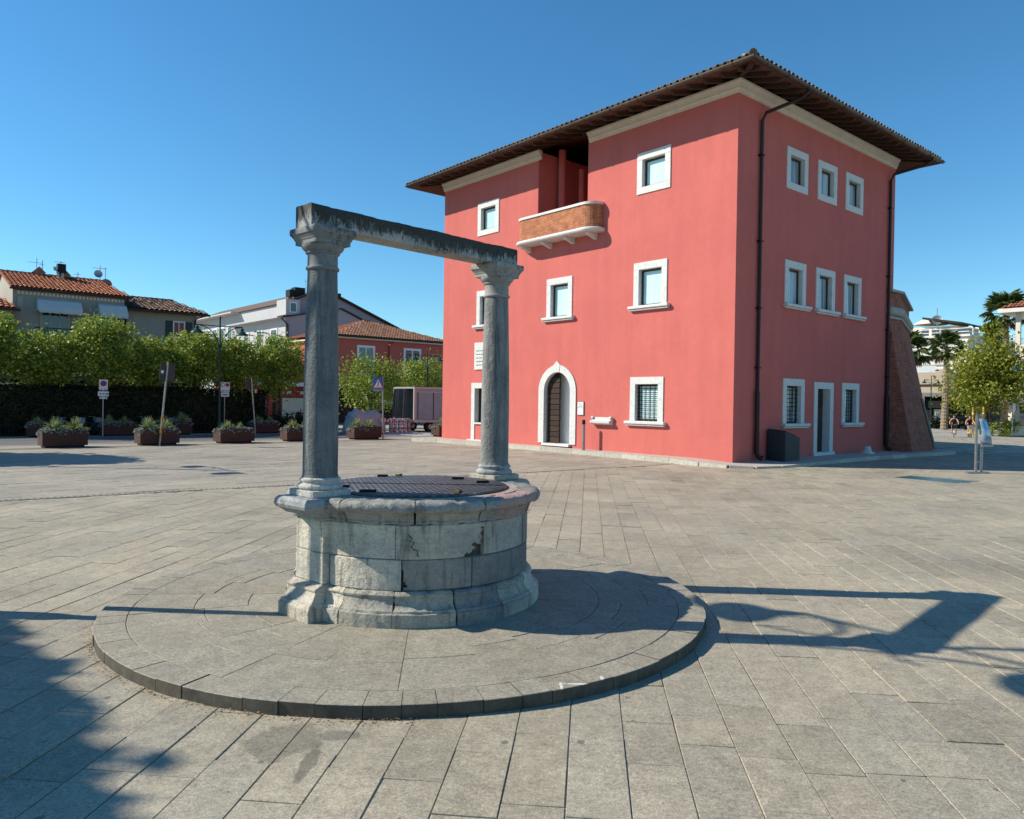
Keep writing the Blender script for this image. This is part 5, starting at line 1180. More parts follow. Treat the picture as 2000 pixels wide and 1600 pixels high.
tree('shade_tree', 'broad dense tree left of the photographer, outside the picture', (-12.9, 2.7, 0), (3.0, 6.5, 1.2), 5.5, 50000, 0.22, 'leaf_plane', 81, 0.28, 5000, 0.010, 2.0, None, 0, TH, 0.85, dense=True)  # unseen tree; crown shape and place set by the shadow it casts
tree('shade_tree', 'broad tree at the left end of the square, outside the picture', (-20.2, 19.0, 0), (3.6, 1.9, 1.2), 4.7, 14000, 0.36, 'leaf_plane', 82, 0.24, 300, 0.07, 2.2, None, 0, 0, 0.1, dense=True)
tree('young_tree', 'yellow-green leafy tree on the right before the white house', (28.5, 45.0, 0), (2.15, 2.0, 1.75), 3.35, 13000, 0.19, 'leaf_bright', 91, 0.11, 90, 0.20, 2.3, None, 0, 0, 0.15)
p = clump_points(1500, (0.6, 0.6, 0.95), 93, 14, 0.22, 0.1, 2.0); p += np.array([28.55, 45.1, 5.9]); me = npmesh('crown', leaves(p, 0.18, 94), 4); o = link('crown', me, 'leaf_bright', [x for x in bpy.data.objects if x.name.startswith('young_tree')][0]); o.matrix_parent_inverse = Matrix.Translation((-28.5, -45.0, 0))

# --- hedge and terrace under the trees
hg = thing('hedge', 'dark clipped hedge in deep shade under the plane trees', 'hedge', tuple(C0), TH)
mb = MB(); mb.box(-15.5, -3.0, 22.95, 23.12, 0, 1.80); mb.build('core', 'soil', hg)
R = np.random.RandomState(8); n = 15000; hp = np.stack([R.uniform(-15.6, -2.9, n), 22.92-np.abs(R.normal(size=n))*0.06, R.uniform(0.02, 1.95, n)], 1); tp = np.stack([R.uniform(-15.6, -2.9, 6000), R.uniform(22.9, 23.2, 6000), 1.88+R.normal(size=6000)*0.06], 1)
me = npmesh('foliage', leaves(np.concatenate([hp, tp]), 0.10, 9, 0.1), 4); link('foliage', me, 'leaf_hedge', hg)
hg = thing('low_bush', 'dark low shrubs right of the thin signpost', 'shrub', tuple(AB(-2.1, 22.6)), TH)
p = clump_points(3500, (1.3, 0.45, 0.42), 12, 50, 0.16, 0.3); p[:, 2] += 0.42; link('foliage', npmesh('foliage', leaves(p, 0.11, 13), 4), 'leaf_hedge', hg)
fn = thing('low_fence', 'low dark railing along the hedge foot', 'fence', tuple(C0), TH); mb = MB(); mb.box(-15, -3.2, 22.72, 22.75, 0.40, 0.43); mb.box(-15, -3.2, 22.72, 22.75, 0.06, 0.09); mb.build('rail', 'black_iron', fn)
x = -15.0
while x < -3.2: mb = MB(); mb.box(x, x+0.025, 22.715, 22.755, 0.0, 0.45); mb.build('picket', 'black_iron', fn); x += 0.13
tc = thing('terrace_canopy', 'cream fabric canopy over the cafe terrace behind the hedge', 'canopy', tuple(C0), TH)
mb = MB(); P_ = []
for i in range(13):
    a = -11.6+3.9*i/12; z = 2.20+0.30*math.sin(PI*i/12); P_ += [(a, 24.3, z-0.05), (a, 27.0, z+0.10)]
mb.add(P_, [(2*i, 2*i+2, 2*i+3, 2*i+1) for i in range(12)]); mb.build('fabric', 'tent_cream', tc, fix=False)
mb = MB(); mb.box(-15.5, -5.5, 24.55, 24.62, 2.08, 2.2); mb.build('beam', 'dark_wood', tc)
for a in (-15, -11.6, -7.7, -5.6): mb = MB(); mb.box(a, a+0.09, 24.55, 24.64, 0, 2.1); mb.build('post', 'dark_wood', tc)
mb = MB(); mb.box(-15.5, -4.2, 28.2, 28.3, 0, 2.1); mb.build('rear_screen', 'shop_dark', tc)
aw = thing('green_awning', 'sloping dark green awning edge at the far left under the trees', 'awning', tuple(C0), TH)
mb = MB(); mb.add([(-13.4, 23.5, 1.62), (-11.9, 23.9, 2.06), (-12.6, 26.0, 2.30), (-15.0, 26.0, 2.25), (-13.4, 23.5, 1.52), (-11.9, 23.9, 1.98)], [(0, 1, 2, 3), (0, 1, 5, 4)]); mb.build('fabric', 'awning_green', aw, fix=False)
mb = MB(); mb.bar((-13.4, 23.48, 1.63), (-11.9, 23.88, 2.07), 0.03); mb.build('front_bar', 'white_paint', aw)
# ------------------------------------------------------------------ houses behind the road (all in the street frame)
def tiled(p00, p10, p01, p11, pitch=0.2, course=0.33, mat='tile_red', parent=None, name='roof_tile'):
    """mass of cover tiles on the patch eave-left, eave-right, ridge-left, ridge-right"""
    p00, p10, p01, p11 = map(Vector, (p00, p10, p01, p11)); eu = (p10-p00); W_ = eu.length; eu.normalize()
    sv = ((p01+p11)/2-(p00+p10)/2); nrm = eu.cross(sv).normalized(); up = nrm.cross(eu).normalized(); H = sv.dot(up); rows = max(1, int(H/course)); cols = int(W_/pitch); mb = MB(); R = random.Random(int(W_*100))
    if nrm.z < 0: nrm = -nrm
    l1 = (p01-p00).dot(eu); r1 = (p11-p00).dot(eu)
    for r_ in range(rows):
        v0, v1 = r_*H/rows, (r_+1.15)*H/rows
        for c in range(cols+1):
            u = (c+0.5)*pitch; f = (v0+v1)/2/H
            if u < l1*f-0.02 or u > W_+(r1-W_)*f+0.02: continue
            j = R.uniform(-.008, .008); P = []
            for (v, k) in ((v0, 1.0), (min(v1, H), 0.82)):
                for q in range(5):
                    t = PI*q/4; P.append(p00+eu*(u+pitch*0.5*k*math.cos(t)+j)+up*v+nrm*(0.07*k*math.sin(t)*(1.0)+(0.03 if k == 1.0 else 0.005)))
            mb.add(P, [(q, q+1, 6+q, 5+q) for q in range(4)])
    mb2 = mb; o = mb2.build(name, mat, parent, fix=False); stuff(o); return o
def house(name, label, cat='house'): return thing(name, label, cat, tuple(C0), TH)
def wallpart(h, pts, mat, name='wall'):
    mb = MB()
    for p in pts: mb.poly(p)
    return mb.build(name, mat, h, fix=False)
def boxpart(h, a0, a1, b0, b1, z0, z1, mat, name): mb = MB(); mb.box(a0, a1, b0, b1, z0, z1); return mb.build(name, mat, h)
def win_b(h, a0, a1, z0, z1, b, frame='white_paint', pane='pane_dark', fw=0.10, mull=1):
    """window on a wall facing the square (plane b)"""
    mb = MB(); ringbox(mb, PR, (a0, a1, z0, z1), (a0+fw, a1-fw, z0+fw, z1-fw), b-0.05, b-0.002)
    for k in range(1, mull+1): x = a0+(a1-a0)*k/(mull+1); mb.box(x-fw*0.3, x+fw*0.3, b-0.035, b-0.004, z0+fw*0.99, z1-fw*0.99)
    w = mb.build('window', frame, h); mb = MB(); mb.box(a0+fw, a1-fw, b-0.02, b-0.006, z0+fw, z1-fw); mb.build('pane', pane, w); return w
def gable_roof(h, a0, a1, b0, b1, ze, bm, zr, mat, hipl=0.0, hipr=0.0, under='dark_wood', pitch=0.2):
    r = MB(); r.poly([(a0, b0, ze), (a1, b0, ze), (a1-hipr, bm, zr), (a0+hipl, bm, zr)]); r.poly([(a1, b1, ze), (a0, b1, ze), (a0+hipl, bm, zr), (a1-hipr, bm, zr)])
    if hipl: r.poly([(a0, b1, ze), (a0, b0, ze), (a0+hipl, bm, zr)])
    if hipr: r.poly([(a1, b0, ze), (a1, b1, ze), (a1-hipr, bm, zr)])
    ro = r.build('roof', mat, h, fix=False)
    mb = MB(); mb.bar((a0, b0+0.02, ze-0.05), (a1, b0+0.02, ze-0.05), 0.10, 0.10); mb.build('gutter', 'pipe_brown', h)
    tiled((a0, b0-0.04, ze), (a1, b0-0.04, ze), (a0+hipl, bm, zr+0.01), (a1-hipr, bm, zr+0.01), pitch, 0.32, mat, ro)
    mb = MB(); n = int((a1-a0-hipl-hipr)/0.3)
    for k in range(n): x = a0+hipl+(a1-a0-hipl-hipr)*k/n; mb.tube([(x, bm, zr+0.05), (x+0.33, bm, zr+0.04)], [0.09, 0.075], 6)
    if n > 0: stuff(mb.build('ridge_tile', mat, ro, fix=False))
    return ro
# grey house with awnings
h1 = house('grey_house', 'grey house with red tiled roof and two pale awnings above the trees')
wallpart(h1, [[(-11.9, 31, 0), (-7.0, 31, 0), (-7.0, 31, 6.55), (-11.9, 31, 6.55)]], 'grey_stucco'); wallpart(h1, [[(-11.9, 31, 0), (-11.9, 38, 0), (-11.9, 38, 6.55), (-11.9, 34.5, 7.66), (-11.9, 31, 6.55)], [(-7.0, 31, 0), (-7.0, 38, 0), (-7.0, 38, 6.5), (-7, 31, 6.5)]], 'beige_stucco', 'side_wall')
gable_roof(h1, -12.05, -6.85, 30.72, 38.3, 6.60, 34.5, 7.74, 'tile_red', 0.0, 0.55, pitch=0.19)
mb = MB(); mb.box(-11.75, -7.15, 30.975, 30.998, 6.30, 6.50); mb.build('frieze', 'beige_stucco', h1)
x = -11.7
while x < -7.2: mb = MB(); mb.box(x, x+0.07, 30.965, 30.974, 6.34, 6.46); mb.build('frieze_tile', 'white_paint', h1); x += 0.16
mb = MB(); mb.box(-11.72, -11.50, 30.96, 30.998, 5.7, 6.2); mb.build('relief_panel', 'beige_stucco', h1)
win_b(h1, -10.80, -9.55, 4.3, 5.62, 31.0, 'beige_stucco', 'pane_dark', 0.08, 2); win_b(h1, -8.25, -7.2, 4.4, 5.6, 31.0, 'beige_stucco', 'pane_dark', 0.08, 1)
for (a0, a1) in ((-10.95, -9.12), (-8.35, -7.08)):
    mb = MB(); n = 16; P_ = []
    for i in range(n+1):
        a = a0+(a1-a0)*i/n; dz = 0.05*abs(math.sin(PI*6*i/n)); P_ += [(a, 30.99, 6.22), (a, 30.62, 6.08), (a, 30.34, 5.72), (a, 30.30, 5.56), (a, 30.30, 5.50-dz)]
    mb.add(P_, [(5*i+k, 5*i+5+k, 5*i+6+k, 5*i+k+1) for i in range(n) for k in range(4)]); mb.poly([(a0, 30.99, 6.22), (a0, 30.62, 6.08), (a0, 30.34, 5.72), (a0, 30.30, 5.56), (a0, 30.99, 5.56)]); mb.poly([(a1, 30.99, 6.22), (a1, 30.62, 6.08), (a1, 30.34, 5.72), (a1, 30.30, 5.56), (a1, 30.99, 5.56)])
    mb.build('awning', 'awning_white', h1, fix=False)
mb = MB(); mb.bar((-11.1, 30.3, 4.75), (-9.2, 30.3, 4.75), 0.04); 
for k in range(16): mb.bar((-11.1+1.9*k/15, 30.3, 4.1), (-11.1+1.9*k/15, 30.3, 4.75), 0.02)
mb.build('balcony_rail', 'black_iron', h1); boxpart(h1, -11.15, -9.15, 30.28, 31, 3.98, 4.1, 'beige_stucco', 'balcony_slab')
mb = MB(); mb.tube([(-7.08, 30.8, 6.45), (-7.05, 30.93, 6.2), (-7.05, 30.93, 3.0)], 0.05, 8); mb.build('downpipe', 'pipe_brown', h1)
# chimneys, aerials and dish on the grey house
def aerial(label, a, b, z0, z1, bars):
    r = thing('tv_aerial', label, 'aerial', tuple(AB(a, b)), TH, 'aerials on the roofs'); mb = MB(); mb.tube([(0, 0, z0), (0, 0, z1)], 0.018, 6); mb.build('mast', 'steel_grey', r); mb = MB()
    for (z, L) in bars:
        mb.tube([(-L, 0, z), (L*0.6, 0, z)], 0.010, 5)
        for k in range(5): x = -L+L*1.5*k/4; mb.tube([(x, -0.12, z), (x, 0.12, z)], 0.006, 4)
    mb.build('antenna', 'steel_grey', r)
aerial('television aerial at the left end of the grey house roof', -10.43, 34.4, 7.6, 8.62, [(8.38, 0.38)]); aerial('slim aerial mast beside the left roof cowl', -10.18, 34.4, 7.6, 8.55, [(8.3, 0.12)])
aerial('aerial above the dark chimney box of the grey house', -9.33, 34.5, 7.6, 8.62, [(8.55, 0.30)]); aerial('aerial with satellite dish near the right end of the red roof', -7.5, 34.4, 7.6, 8.60, [(8.45, 0.36), (8.2, 0.1)]); aerial('bare aerial mast at the right end of the red roof', -7.24, 34.4, 7.6, 8.52, [(8.46, 0.1)]); aerial('small low aerial behind the middle of the red roof', -8.35, 35.5, 7.5, 8.3, [(8.15, 0.2)])
ds = thing('satellite_dish', 'round grey satellite dish on the red roof of the grey house', 'dish', tuple(AB(-7.62, 34.3, 8.12)), TH); mb = MB(); mb.lathe([(0.001, 0.0), (0.10, 0.01), (0.20, 0.05), (0.21, 0.055), (0.10, 0.02), (0.001, 0.012)], 20); mb.xf(Matrix.Rotation(math.radians(80), 4, 'X')); mb.build('reflector', 'steel_grey', ds, smooth=True); mb = MB(); mb.tube([(0, 0, 0), (0.1, 0.06, -0.12)], 0.015, 6); mb.build('arm', 'steel_grey', ds)
for (a, lab) in ((-10.32, 'small red gabled chimney cowl at the left of the roof'), (-9.18, 'red gabled chimney cowl beside the dark flue box')):
    c = thing('chimney', lab, 'chimney', tuple(AB(a, 34.6)), TH); boxpart(c, -0.17, 0.17, -0.2, 0.2, 7.4, 7.90, 'tile_brown', 'stack'); mb = MB(); mb.add([(-0.30, -0.25, 7.90), (0, -0.25, 8.20), (0.30, -0.25, 7.90), (0.0, -0.25, 7.62), (-0.30, 0.25, 7.90), (0, 0.25, 8.20), (0.30, 0.25, 7.90), (0.0, 0.25, 7.62)], [(0, 1, 2, 3), (4, 5, 6, 7), (0, 1, 5, 4), (1, 2, 6, 5)]); mb.build('cowl', 'tile_brown', c)
c = thing('flue', 'black flue box with steel pipe on the red roof', 'flue', tuple(AB(-9.38, 34.3)), TH); boxpart(c, -0.16, 0.22, -0.2, 0.2, 7.95, 8.42, 'black_iron', 'box'); mb = MB(); mb.tube([(-0.12, -0.1, 7.5), (-0.12, -0.1, 8.05), (-0.28, -0.1, 8.10), (-0.28, -0.1, 8.24)], 0.075, 8); mb.tube([(0.08, -0.1, 7.5), (0.08, -0.1, 7.96)], 0.07, 8); mb.build('pipe', 'steel_grey', c, smooth=True)
c = thing('chimney', 'low rounded red chimney at the right end of the roof', 'chimney', tuple(AB(-7.2, 34.6)), TH); mb = MB(); mb.tube([(0, -0.2, 7.62), (0, 0.3, 7.62)], 0.30, 14); mb.build('vault', 'tile_brown', c, smooth=True)
# annex with dark tiled roof
h2 = house('annex_house', 'lower grey annex with mottled dark tiled roof and shuttered window')
wallpart(h2, [[(-6.98, 31.25, 0), (-3.45, 31.25, 0), (-3.45, 31.25, 6.0), (-6.98, 31.25, 6.0)], [(-3.45, 31.25, 0), (-3.45, 37, 0), (-3.45, 37, 6.0), (-3.45, 31.25, 6.0)]], 'grey_stucco')
gable_roof(h2, -6.98, -2.85, 30.85, 37.4, 6.06, 34.0, 6.97, 'tile_dark', 0.0, 1.0, pitch=0.25)
mb = MB(); mb.poly([(-6.98, 30.85, 6.0), (-2.85, 30.85, 6.0), (-2.85, 37.4, 6.0), (-6.98, 37.4, 6.0)]); mb.build('soffit', 'cornice_plaster', h2, fix=False)
win_b(h2, -4.68, -4.05, 4.2, 5.62, 31.25, 'white_paint', 'pane_dark', 0.07, 1)
for a0, a1 in ((-5.04, -4.70), (-4.03, -3.70)):
    sh = boxpart(h2, a0, a1, 31.19, 31.245, 4.2, 5.62, 'lamp_green', 'shutter')
mb = MB(); mb.tube([(-3.2, 30.95, 5.98), (-3.55, 31.15, 5.75), (-3.6, 31.15, 3)], 0.045, 8); mb.build('downpipe', 'pipe_brown', h2)
h0 = house('corner_house', 'beige house with red tiled roof cut by the left picture edge')
wallpart(h0, [[(-22, 30.4, 0), (-12.0, 30.4, 0), (-12.0, 30.4, 5.45), (-22, 30.4, 5.45)], [(-12.0, 30.4, 0), (-12.0, 36, 0), (-12.0, 36, 5.45), (-12.0, 30.4, 5.45)]], 'beige_stucco'); gable_roof(h0, -22, -11.72, 30.0, 37, 5.52, 33.5, 7.0, 'tile_red', 0.0, 1.6, pitch=0.22)
# lilac building with black roof edge
h3 = house('lilac_building', 'tall lilac gabled building with white side and black flue boxes', 'building')
G = [(9.2, 48, 0), (19.6, 48, 0), (19.6, 48, 8.0), (12.35, 48, 10.75), (9.2, 48, 9.40)]
wallpart(h3, [G], 'lilac_stucco'); wallpart(h3, [[(9.2, 48, 0), (9.2, 72, 0), (9.2, 72, 9.4), (9.2, 48, 9.4)]], 'pale_stucco', 'side_wall'); wallpart(h3, [[(9.0, 47.7, 9.42), (12.35, 47.7, 10.88), (12.35, 72, 10.88), (9.0, 72, 9.42)], [(12.35, 47.7, 10.88), (19.9, 47.7, 8.02), (19.9, 72, 8.02), (12.35, 72, 10.88)]], 'tile_dark', 'roof')
mb = MB(); mb.bar((8.9, 47.8, 9.36), (12.35, 47.8, 10.86), 0.3, 0.16); mb.bar((12.35, 47.8, 10.86), (19.9, 47.8, 7.98), 0.3, 0.16); mb.build('verge', 'dark_wood', h3)
# projecting lower wing with flat eave
wallpart(h3, [[(8.6, 46.9, 0), (13.5, 46.9, 0), (13.5, 46.9, 9.15), (8.6, 46.9, 8.10)], [(13.5, 46.9, 0), (18.0, 46.9, 0), (18.0, 46.9, 7.4), (13.5, 46.9, 9.15)]], 'lilac_stucco', 'wing_wall'); wallpart(h3, [[(8.6, 46.9, 0), (8.6, 58, 0), (8.6, 58, 8.1), (8.6, 46.9, 8.1)]], 'pale_stucco', 'wing_side')
mb = MB(); mb.bar((8.3, 46.85, 8.10), (13.5, 46.85, 9.22), 0.25, 0.10); mb.bar((13.5, 46.85, 9.22), (18.3, 46.85, 7.38), 0.25, 0.10); mb.build('wing_verge', 'dark_wood', h3); mb = MB(); mb.box(7.9, 8.6, 46.9, 58, 8.02, 8.14); mb.build('eave_slab', 'pale_stucco', h3); mb = MB(); mb.box(8.3, 9.2, 58, 72, 9.3, 9.42); mb.build('eave_slab', 'pale_stucco', h3)
d = boxpart(h3, 8.75, 9.95, 47.2, 49, 8.35, 9.62, 'pale_stucco', 'dormer'); w = win_b(h3, 9.05, 9.68, 8.55, 9.40, 47.2, 'white_paint', 'pane_dark', 0.08, 0)
for (b0, b1, z0, z1) in ((48.5, 49.6, 5.6, 7.2), (51.5, 52.6, 5.6, 7.2), (54.5, 55.4, 5.9, 7.2), (60, 61, 6.6, 8.2), (62, 63, 6.6, 8.2), (64, 65, 6.6, 8.2), (66, 67, 6.6, 8.2)):
    a_ = 8.6 if b0 < 58 else 9.2; mb = MB(); mb.box(a_-0.04, a_-0.003, b0, b1, z0, z1); w = mb.build('window', 'pane_dark', h3); mb = MB(); ringbox(mb, PL, (b0-0.12, b1+0.12, z0-0.12, z1+0.12), (b0, b1, z0, z1), a_-0.06, a_-0.004); mb.build('frame', 'white_paint', w)
for b_ in (50.3, 53.5): mb = MB(); mb.bar((8.58, b_, 7.0), (7.4, b_, 7.05), 0.08); mb.build('awning_arm', 'black_iron', h3)
mb = MB(); mb.tube([(8.2, 46.8, 8.0), (8.75, 46.8, 7.5), (8.75, 46.8, 5.0)], 0.06, 8); mb.build('downpipe', 'pipe_brown', h3)
for (a0, a1, z0, z1, lab) in ((9.78, 10.20, 10.1, 10.66, 'small black flue box on the lilac roof'), (10.26, 11.15, 10.15, 10.90, 'large black flue box left of the near column'), (13.75, 14.5, 10.1, 10.78, 'black flue box right of the near column')):
    c = thing('flue_box', lab, 'flue', tuple(AB((a0+a1)/2, 49.2)), TH, 'black flue boxes on the lilac roof'); hw_ = (a1-a0)/2; boxpart(c, -hw_, hw_, -0.4, 0.4, z0, z1, 'black_iron', 'box')
    for s_ in (-0.5, 0.5): mb = MB(); mb.tube([(hw_*s_, 0, z0-1.2), (hw_*s_, 0, z0)], min(0.16, hw_*0.4), 8); mb.build('pipe', 'tile_brown', c)
aerial('aerial with dish beside the black flue boxes', 11.3, 49.0, 10.2, 11.7, [(11.5, 0.15)])
# small red house with hipped roof
h4 = house('red_house', 'small dusky red house with hipped tiled roof and white windows')
wallpart(h4, [[(6.36, 34, 0), (15.2, 34, 0), (15.2, 34, 5.62), (6.36, 34, 5.62)], [(6.36, 34, 0), (6.36, 42, 0), (6.36, 42, 5.62), (6.36, 34, 5.62)]], 'pink_stucco')
gable_roof(h4, 6.05, 15.6, 33.65, 42.4, 5.78, 38.0, 7.28, 'tile_brown', 4.5, 4.4, pitch=0.21)
tiled((6.0, 42.3, 5.78), (6.0, 33.7, 5.78), (10.55, 38.05, 7.29), (10.55, 38.0, 7.29), 0.22, 0.33, 'tile_red', [x for x in kids(h4) if x.name.startswith('roof')][0])
mb = MB(); mb.box(6.1, 15.55, 33.68, 42.3, 5.60, 5.70); mb.build('soffit', 'cornice_plaster', h4)
for a0, a1 in ((7.87, 9.24), (11.53, 12.99)): win_b(h4, a0, a1, 3.2, 5.22, 34.0, 'white_paint', 'pane_dark', 0.16, 1)
mb = MB(); mb.tube([(10.6, 33.75, 5.6), (10.35, 33.92, 5.35), (10.3, 33.92, 2.5)], 0.05, 8); mb.build('downpipe', 'shop_red', h4)
boxpart(h4, 6.6, 15.0, 33.9, 33.99, 0, 2.3, 'shop_dark', 'shop_front'); text_part('PRADA', 0.32, 'white_paint', h4, (10.45, 33.88, 1.13), (PI/2, 0, 0))
mb = MB(); mb.add([(7.9, 33.88, 2.05), (10.0, 33.88, 2.05), (9.4, 31.6, 1.50), (7.3, 31.6, 1.50), (7.3, 31.6, 1.36), (9.4, 31.6, 1.36)], [(0, 1, 2, 3), (3, 2, 5, 4)]); mb.build('shop_awning', 'awning_cream', h4, fix=False)
ks = thing('kiosk', 'green framed kiosk with brownish hipped roof behind the truck', 'kiosk', tuple(C0), TH); mb = MB(); mb.add([(8.0, 31.3, 2.15), (11.2, 31.3, 2.15), (11.2, 33.5, 2.15), (8.0, 33.5, 2.15), (9.6, 32.4, 2.62)], [(0, 1, 4), (1, 2, 4), (2, 3, 4), (3, 0, 4)]); mb.build('roof', 'tile_brown', ks, fix=False)
boxpart(ks, 8.0, 11.2, 31.3, 31.36, 2.0, 2.14, 'lamp_green', 'fascia'); [boxpart(ks, a, a+0.08, 31.3, 31.38, 0, 2.0, 'lamp_green', 'post') for a in (8.0, 9.6, 11.1)]
# red shop front seen under the trees
h5 = house('red_shop', 'red shopfront glimpsed beneath the trees left of the near column', 'shop'); boxpart(h5, 0.6, 5.2, 35.0, 40, 0, 3.6, 'shop_red', 'wall'); boxpart(h5, 0.6, 5.2, 34.2, 35, 2.35, 2.6, 'white_paint', 'canopy'); boxpart(h5, 3.1, 4.6, 34.9, 34.99, 0.1, 1.6, 'awning_cream', 'shop_window')
for x in (2.9, 3.4, 4.3): boxpart(h5, x, x+0.3, 34.90, 34.985, 1.85, 2.05, 'white_paint', 'lettering')
for x in (0.9, 1.8): boxpart(h5, x, x+0.22, 34.9, 34.99, 0, 2.2, 'white_paint', 'pilaster')
# ------------------------------------------------------------------ truck and goods
tk = thing('delivery_truck', 'grey curtain-sided delivery truck parked beside the fort', 'truck', tuple(AB(3.4, 20.2)), TH)
boxpart(tk, 0, 4.2, 0, 0.05, 0.62, 2.16, 'truck_grey', 'side_panel'); boxpart(tk, 0, 4.2, 0, 1.9, 2.16, 2.24, 'truck_frame', 'roof'); boxpart(tk, 0, 5.4, 0, 1.9, 0.48, 0.60, 'truck_frame', 'bed'); boxpart(tk, 0, 4.2, 1.85, 1.9, 0.62, 2.16, 'truck_grey', 'far_side'); boxpart(tk, 4.15, 4.2, 0.05, 1.85, 0.62, 2.16, 'truck_grey', 'front_wall')
for (a, b) in ((-0.01, -0.01), (-0.01, 1.82)): boxpart(tk, a, a+0.09, b, b+0.09, 0.6, 2.16, 'truck_frame', 'post')
boxpart(tk, -0.02, 4.22, -0.02, -0.003, 1.98, 2.02, 'truck_frame', 'rail'); boxpart(tk, 0.20, 0.23, -0.02, -0.003, 0.64, 1.97, 'black_iron', 'strap'); boxpart(tk, 1.13, 1.16, -0.02, -0.003, 0.64, 1.97, 'black_iron', 'strap')
mb = MB(); n = 26; P_ = []
for i in range(n+1):
    b = 0.62+1.22*i/n; P_ += [(-0.02-0.05*math.sin(i*1.7), b, 2.15), (-0.05-0.10*math.sin(i*1.7), b+0.12*i/n, 0.72)]
mb.add(P_, [(2*i, 2*i+2, 2*i+3, 2*i+1) for i in range(n)]); mb.build('curtain', 'curtain_dark', tk, fix=False)
for k in range(4): boxpart(tk, 1.2, 1.23, 0.1, 1.8, 0.75+0.35*k, 0.95+0.35*k, 'awning_cream', 'load_panel')
for (a, b) in ((1.0, 0.05), (1.0, 1.62), (4.7, 0.05), (4.7, 1.62)):
    mb = MB(); mb.tube([(a, b, 0.26), (a, b+0.22, 0.26)], 0.26, 16); w = mb.build('wheel', 'rubber', tk); mb = MB(); mb.tube([(a, b-0.01, 0.26), (a, b+0.23, 0.26)], 0.13, 12); mb.build('rim', 'steel_grey', w)
boxpart(tk, 4.3, 5.6, 0.05, 1.85, 0.4, 1.7, 'white_paint', 'cab'); boxpart(tk, 4.7, 5.4, 0.045, 1.855, 1.05, 1.55, 'pane_dark', 'cab_window'); boxpart(tk, -0.05, 0.03, 0.1, 1.8, 0.34, 0.44, 'barrier_red', 'bumper')
tp_ = thing('covered_goods', 'large bundle under a grey tarpaulin beside the road', 'tarpaulin', tuple(AB(0.95, 20.7)), TH)
mb = MB(); N1, N2 = 22, 10; R = np.random.RandomState(4)
def prof_t(x): return 0.86+0.28*math.exp(-((x+0.45)/0.28)**2)+0.20*math.exp(-((x-0.35)/0.45)**2)-0.35*max(0, abs(x)-0.75)
for i in range(N1+1):
    x = -0.85+1.7*i/N1
    for j in range(N2+1):
        t = PI*j/N2; w_ = 0.42+0.05*math.sin(x*7); h_ = prof_t(x); k = 1+0.045*math.sin(i*1.3+j*2.1)+R.normal()*0.012
        mb.v.append((x*(1+0.10*(1-math.sin(t)))*k, -math.cos(t)*w_*k*1.05, max(0.0, h_*math.sin(t)**0.55*k)))
for i in range(N1):
    for j in range(N2): mb.f.append((i*(N2+1)+j, (i+1)*(N2+1)+j, (i+1)*(N2+1)+j+1, i*(N2+1)+j+1))
mb.f.append(tuple(range(N2+1))); mb.f.append(tuple(N1*(N2+1)+j for j in reversed(range(N2+1)))); mb.build('tarpaulin', 'tarp_grey', tp_, smooth='full')
kg = None; num = 0
NAMES = ['leftmost', 'second', 'third', 'fourth', 'rightmost']
for i in range(5):
    for k in range(2):
        if kg is None:
            kg = thing('beer_keg', 'x', 'keg'); mb = MB(); mb.lathe([(0.001, 0.0), (0.10, 0.0), (0.105, 0.05), (0.115, 0.06), (0.115, 0.10), (0.108, 0.12), (0.108, 0.20), (0.115, 0.22), (0.115, 0.26), (0.105, 0.28), (0.105, 0.34), (0.08, 0.34), (0.08, 0.31), (0.001, 0.31)], 16); mb.build('barrel', 'keg_metal', kg, smooth=True); mb = MB(); mb.lathe([(0.1095, 0.135), (0.1095, 0.185)], 16); mb.build('band', 'keg_red', kg, fix=False); o = kg
        else: o = copy_tree(kg)
        o.location = AB(2.25+0.25*i, 20.45+0.05*(i % 2), 0.012+0.342*k); o.rotation_euler = (0, 0, 0.3*i+k); tag(o, ('upper' if k else 'lower')+' metal keg of the '+NAMES[i]+' stack beside the truck', 'keg', 'metal kegs stacked beside the truck')
br_ = thing('barrier_board', 'red and white striped barrier board beside the grey bundle', 'barrier', tuple(AB(1.5, 20.15)), TH); boxpart(br_, 0, 0.72, -0.01, 0.01, 0.52, 0.66, 'white_paint', 'board')
for k in range(4): mb = MB(); x = 0.04+0.18*k; mb.add([(x, -0.013, 0.52), (x+0.09, -0.013, 0.52), (x+0.15, -0.013, 0.66), (x+0.06, -0.013, 0.66)], [(0, 1, 2, 3)]); mb.build('stripe', 'barrier_red', br_, fix=False)
for x in (0.05, 0.64): boxpart(br_, x, x+0.04, 0.012, 0.05, 0, 0.62, 'steel_grey', 'leg')
cb = thing('cardboard_box', 'brown cardboard box beside the kegs', 'box', tuple(AB(1.62, 20.5)), TH); boxpart(cb, 0, 0.35, 0, 0.3, 0.006, 0.36, 'cardboard', 'carton'); boxpart(cb, -0.02, 0.16, -0.1, 0.3, 0.36, 0.375, 'cardboard', 'flap')
oc = thing('orange_cover', 'bright orange cloth draped over a cart left of the near column', 'cloth', tuple(AB(-1.0, 22.9)), TH)
mb = MB(); R = np.random.RandomState(6)
for i in range(9):
    for j in range(7): x = -0.42+0.84*i/8; t = PI*j/6; h_ = 0.45+0.62*(i/8) if i < 6 else 0.95-0.04*i; k = 1+R.normal()*0.03; mb.v.append((x*k, -math.cos(t)*0.25*k, 0.62+(h_-0.4)*math.sin(t)**0.6*k*0.9))
for i in range(8):
    for j in range(6): mb.f.append((i*7+j, (i+1)*7+j, (i+1)*7+j+1, i*7+j+1))
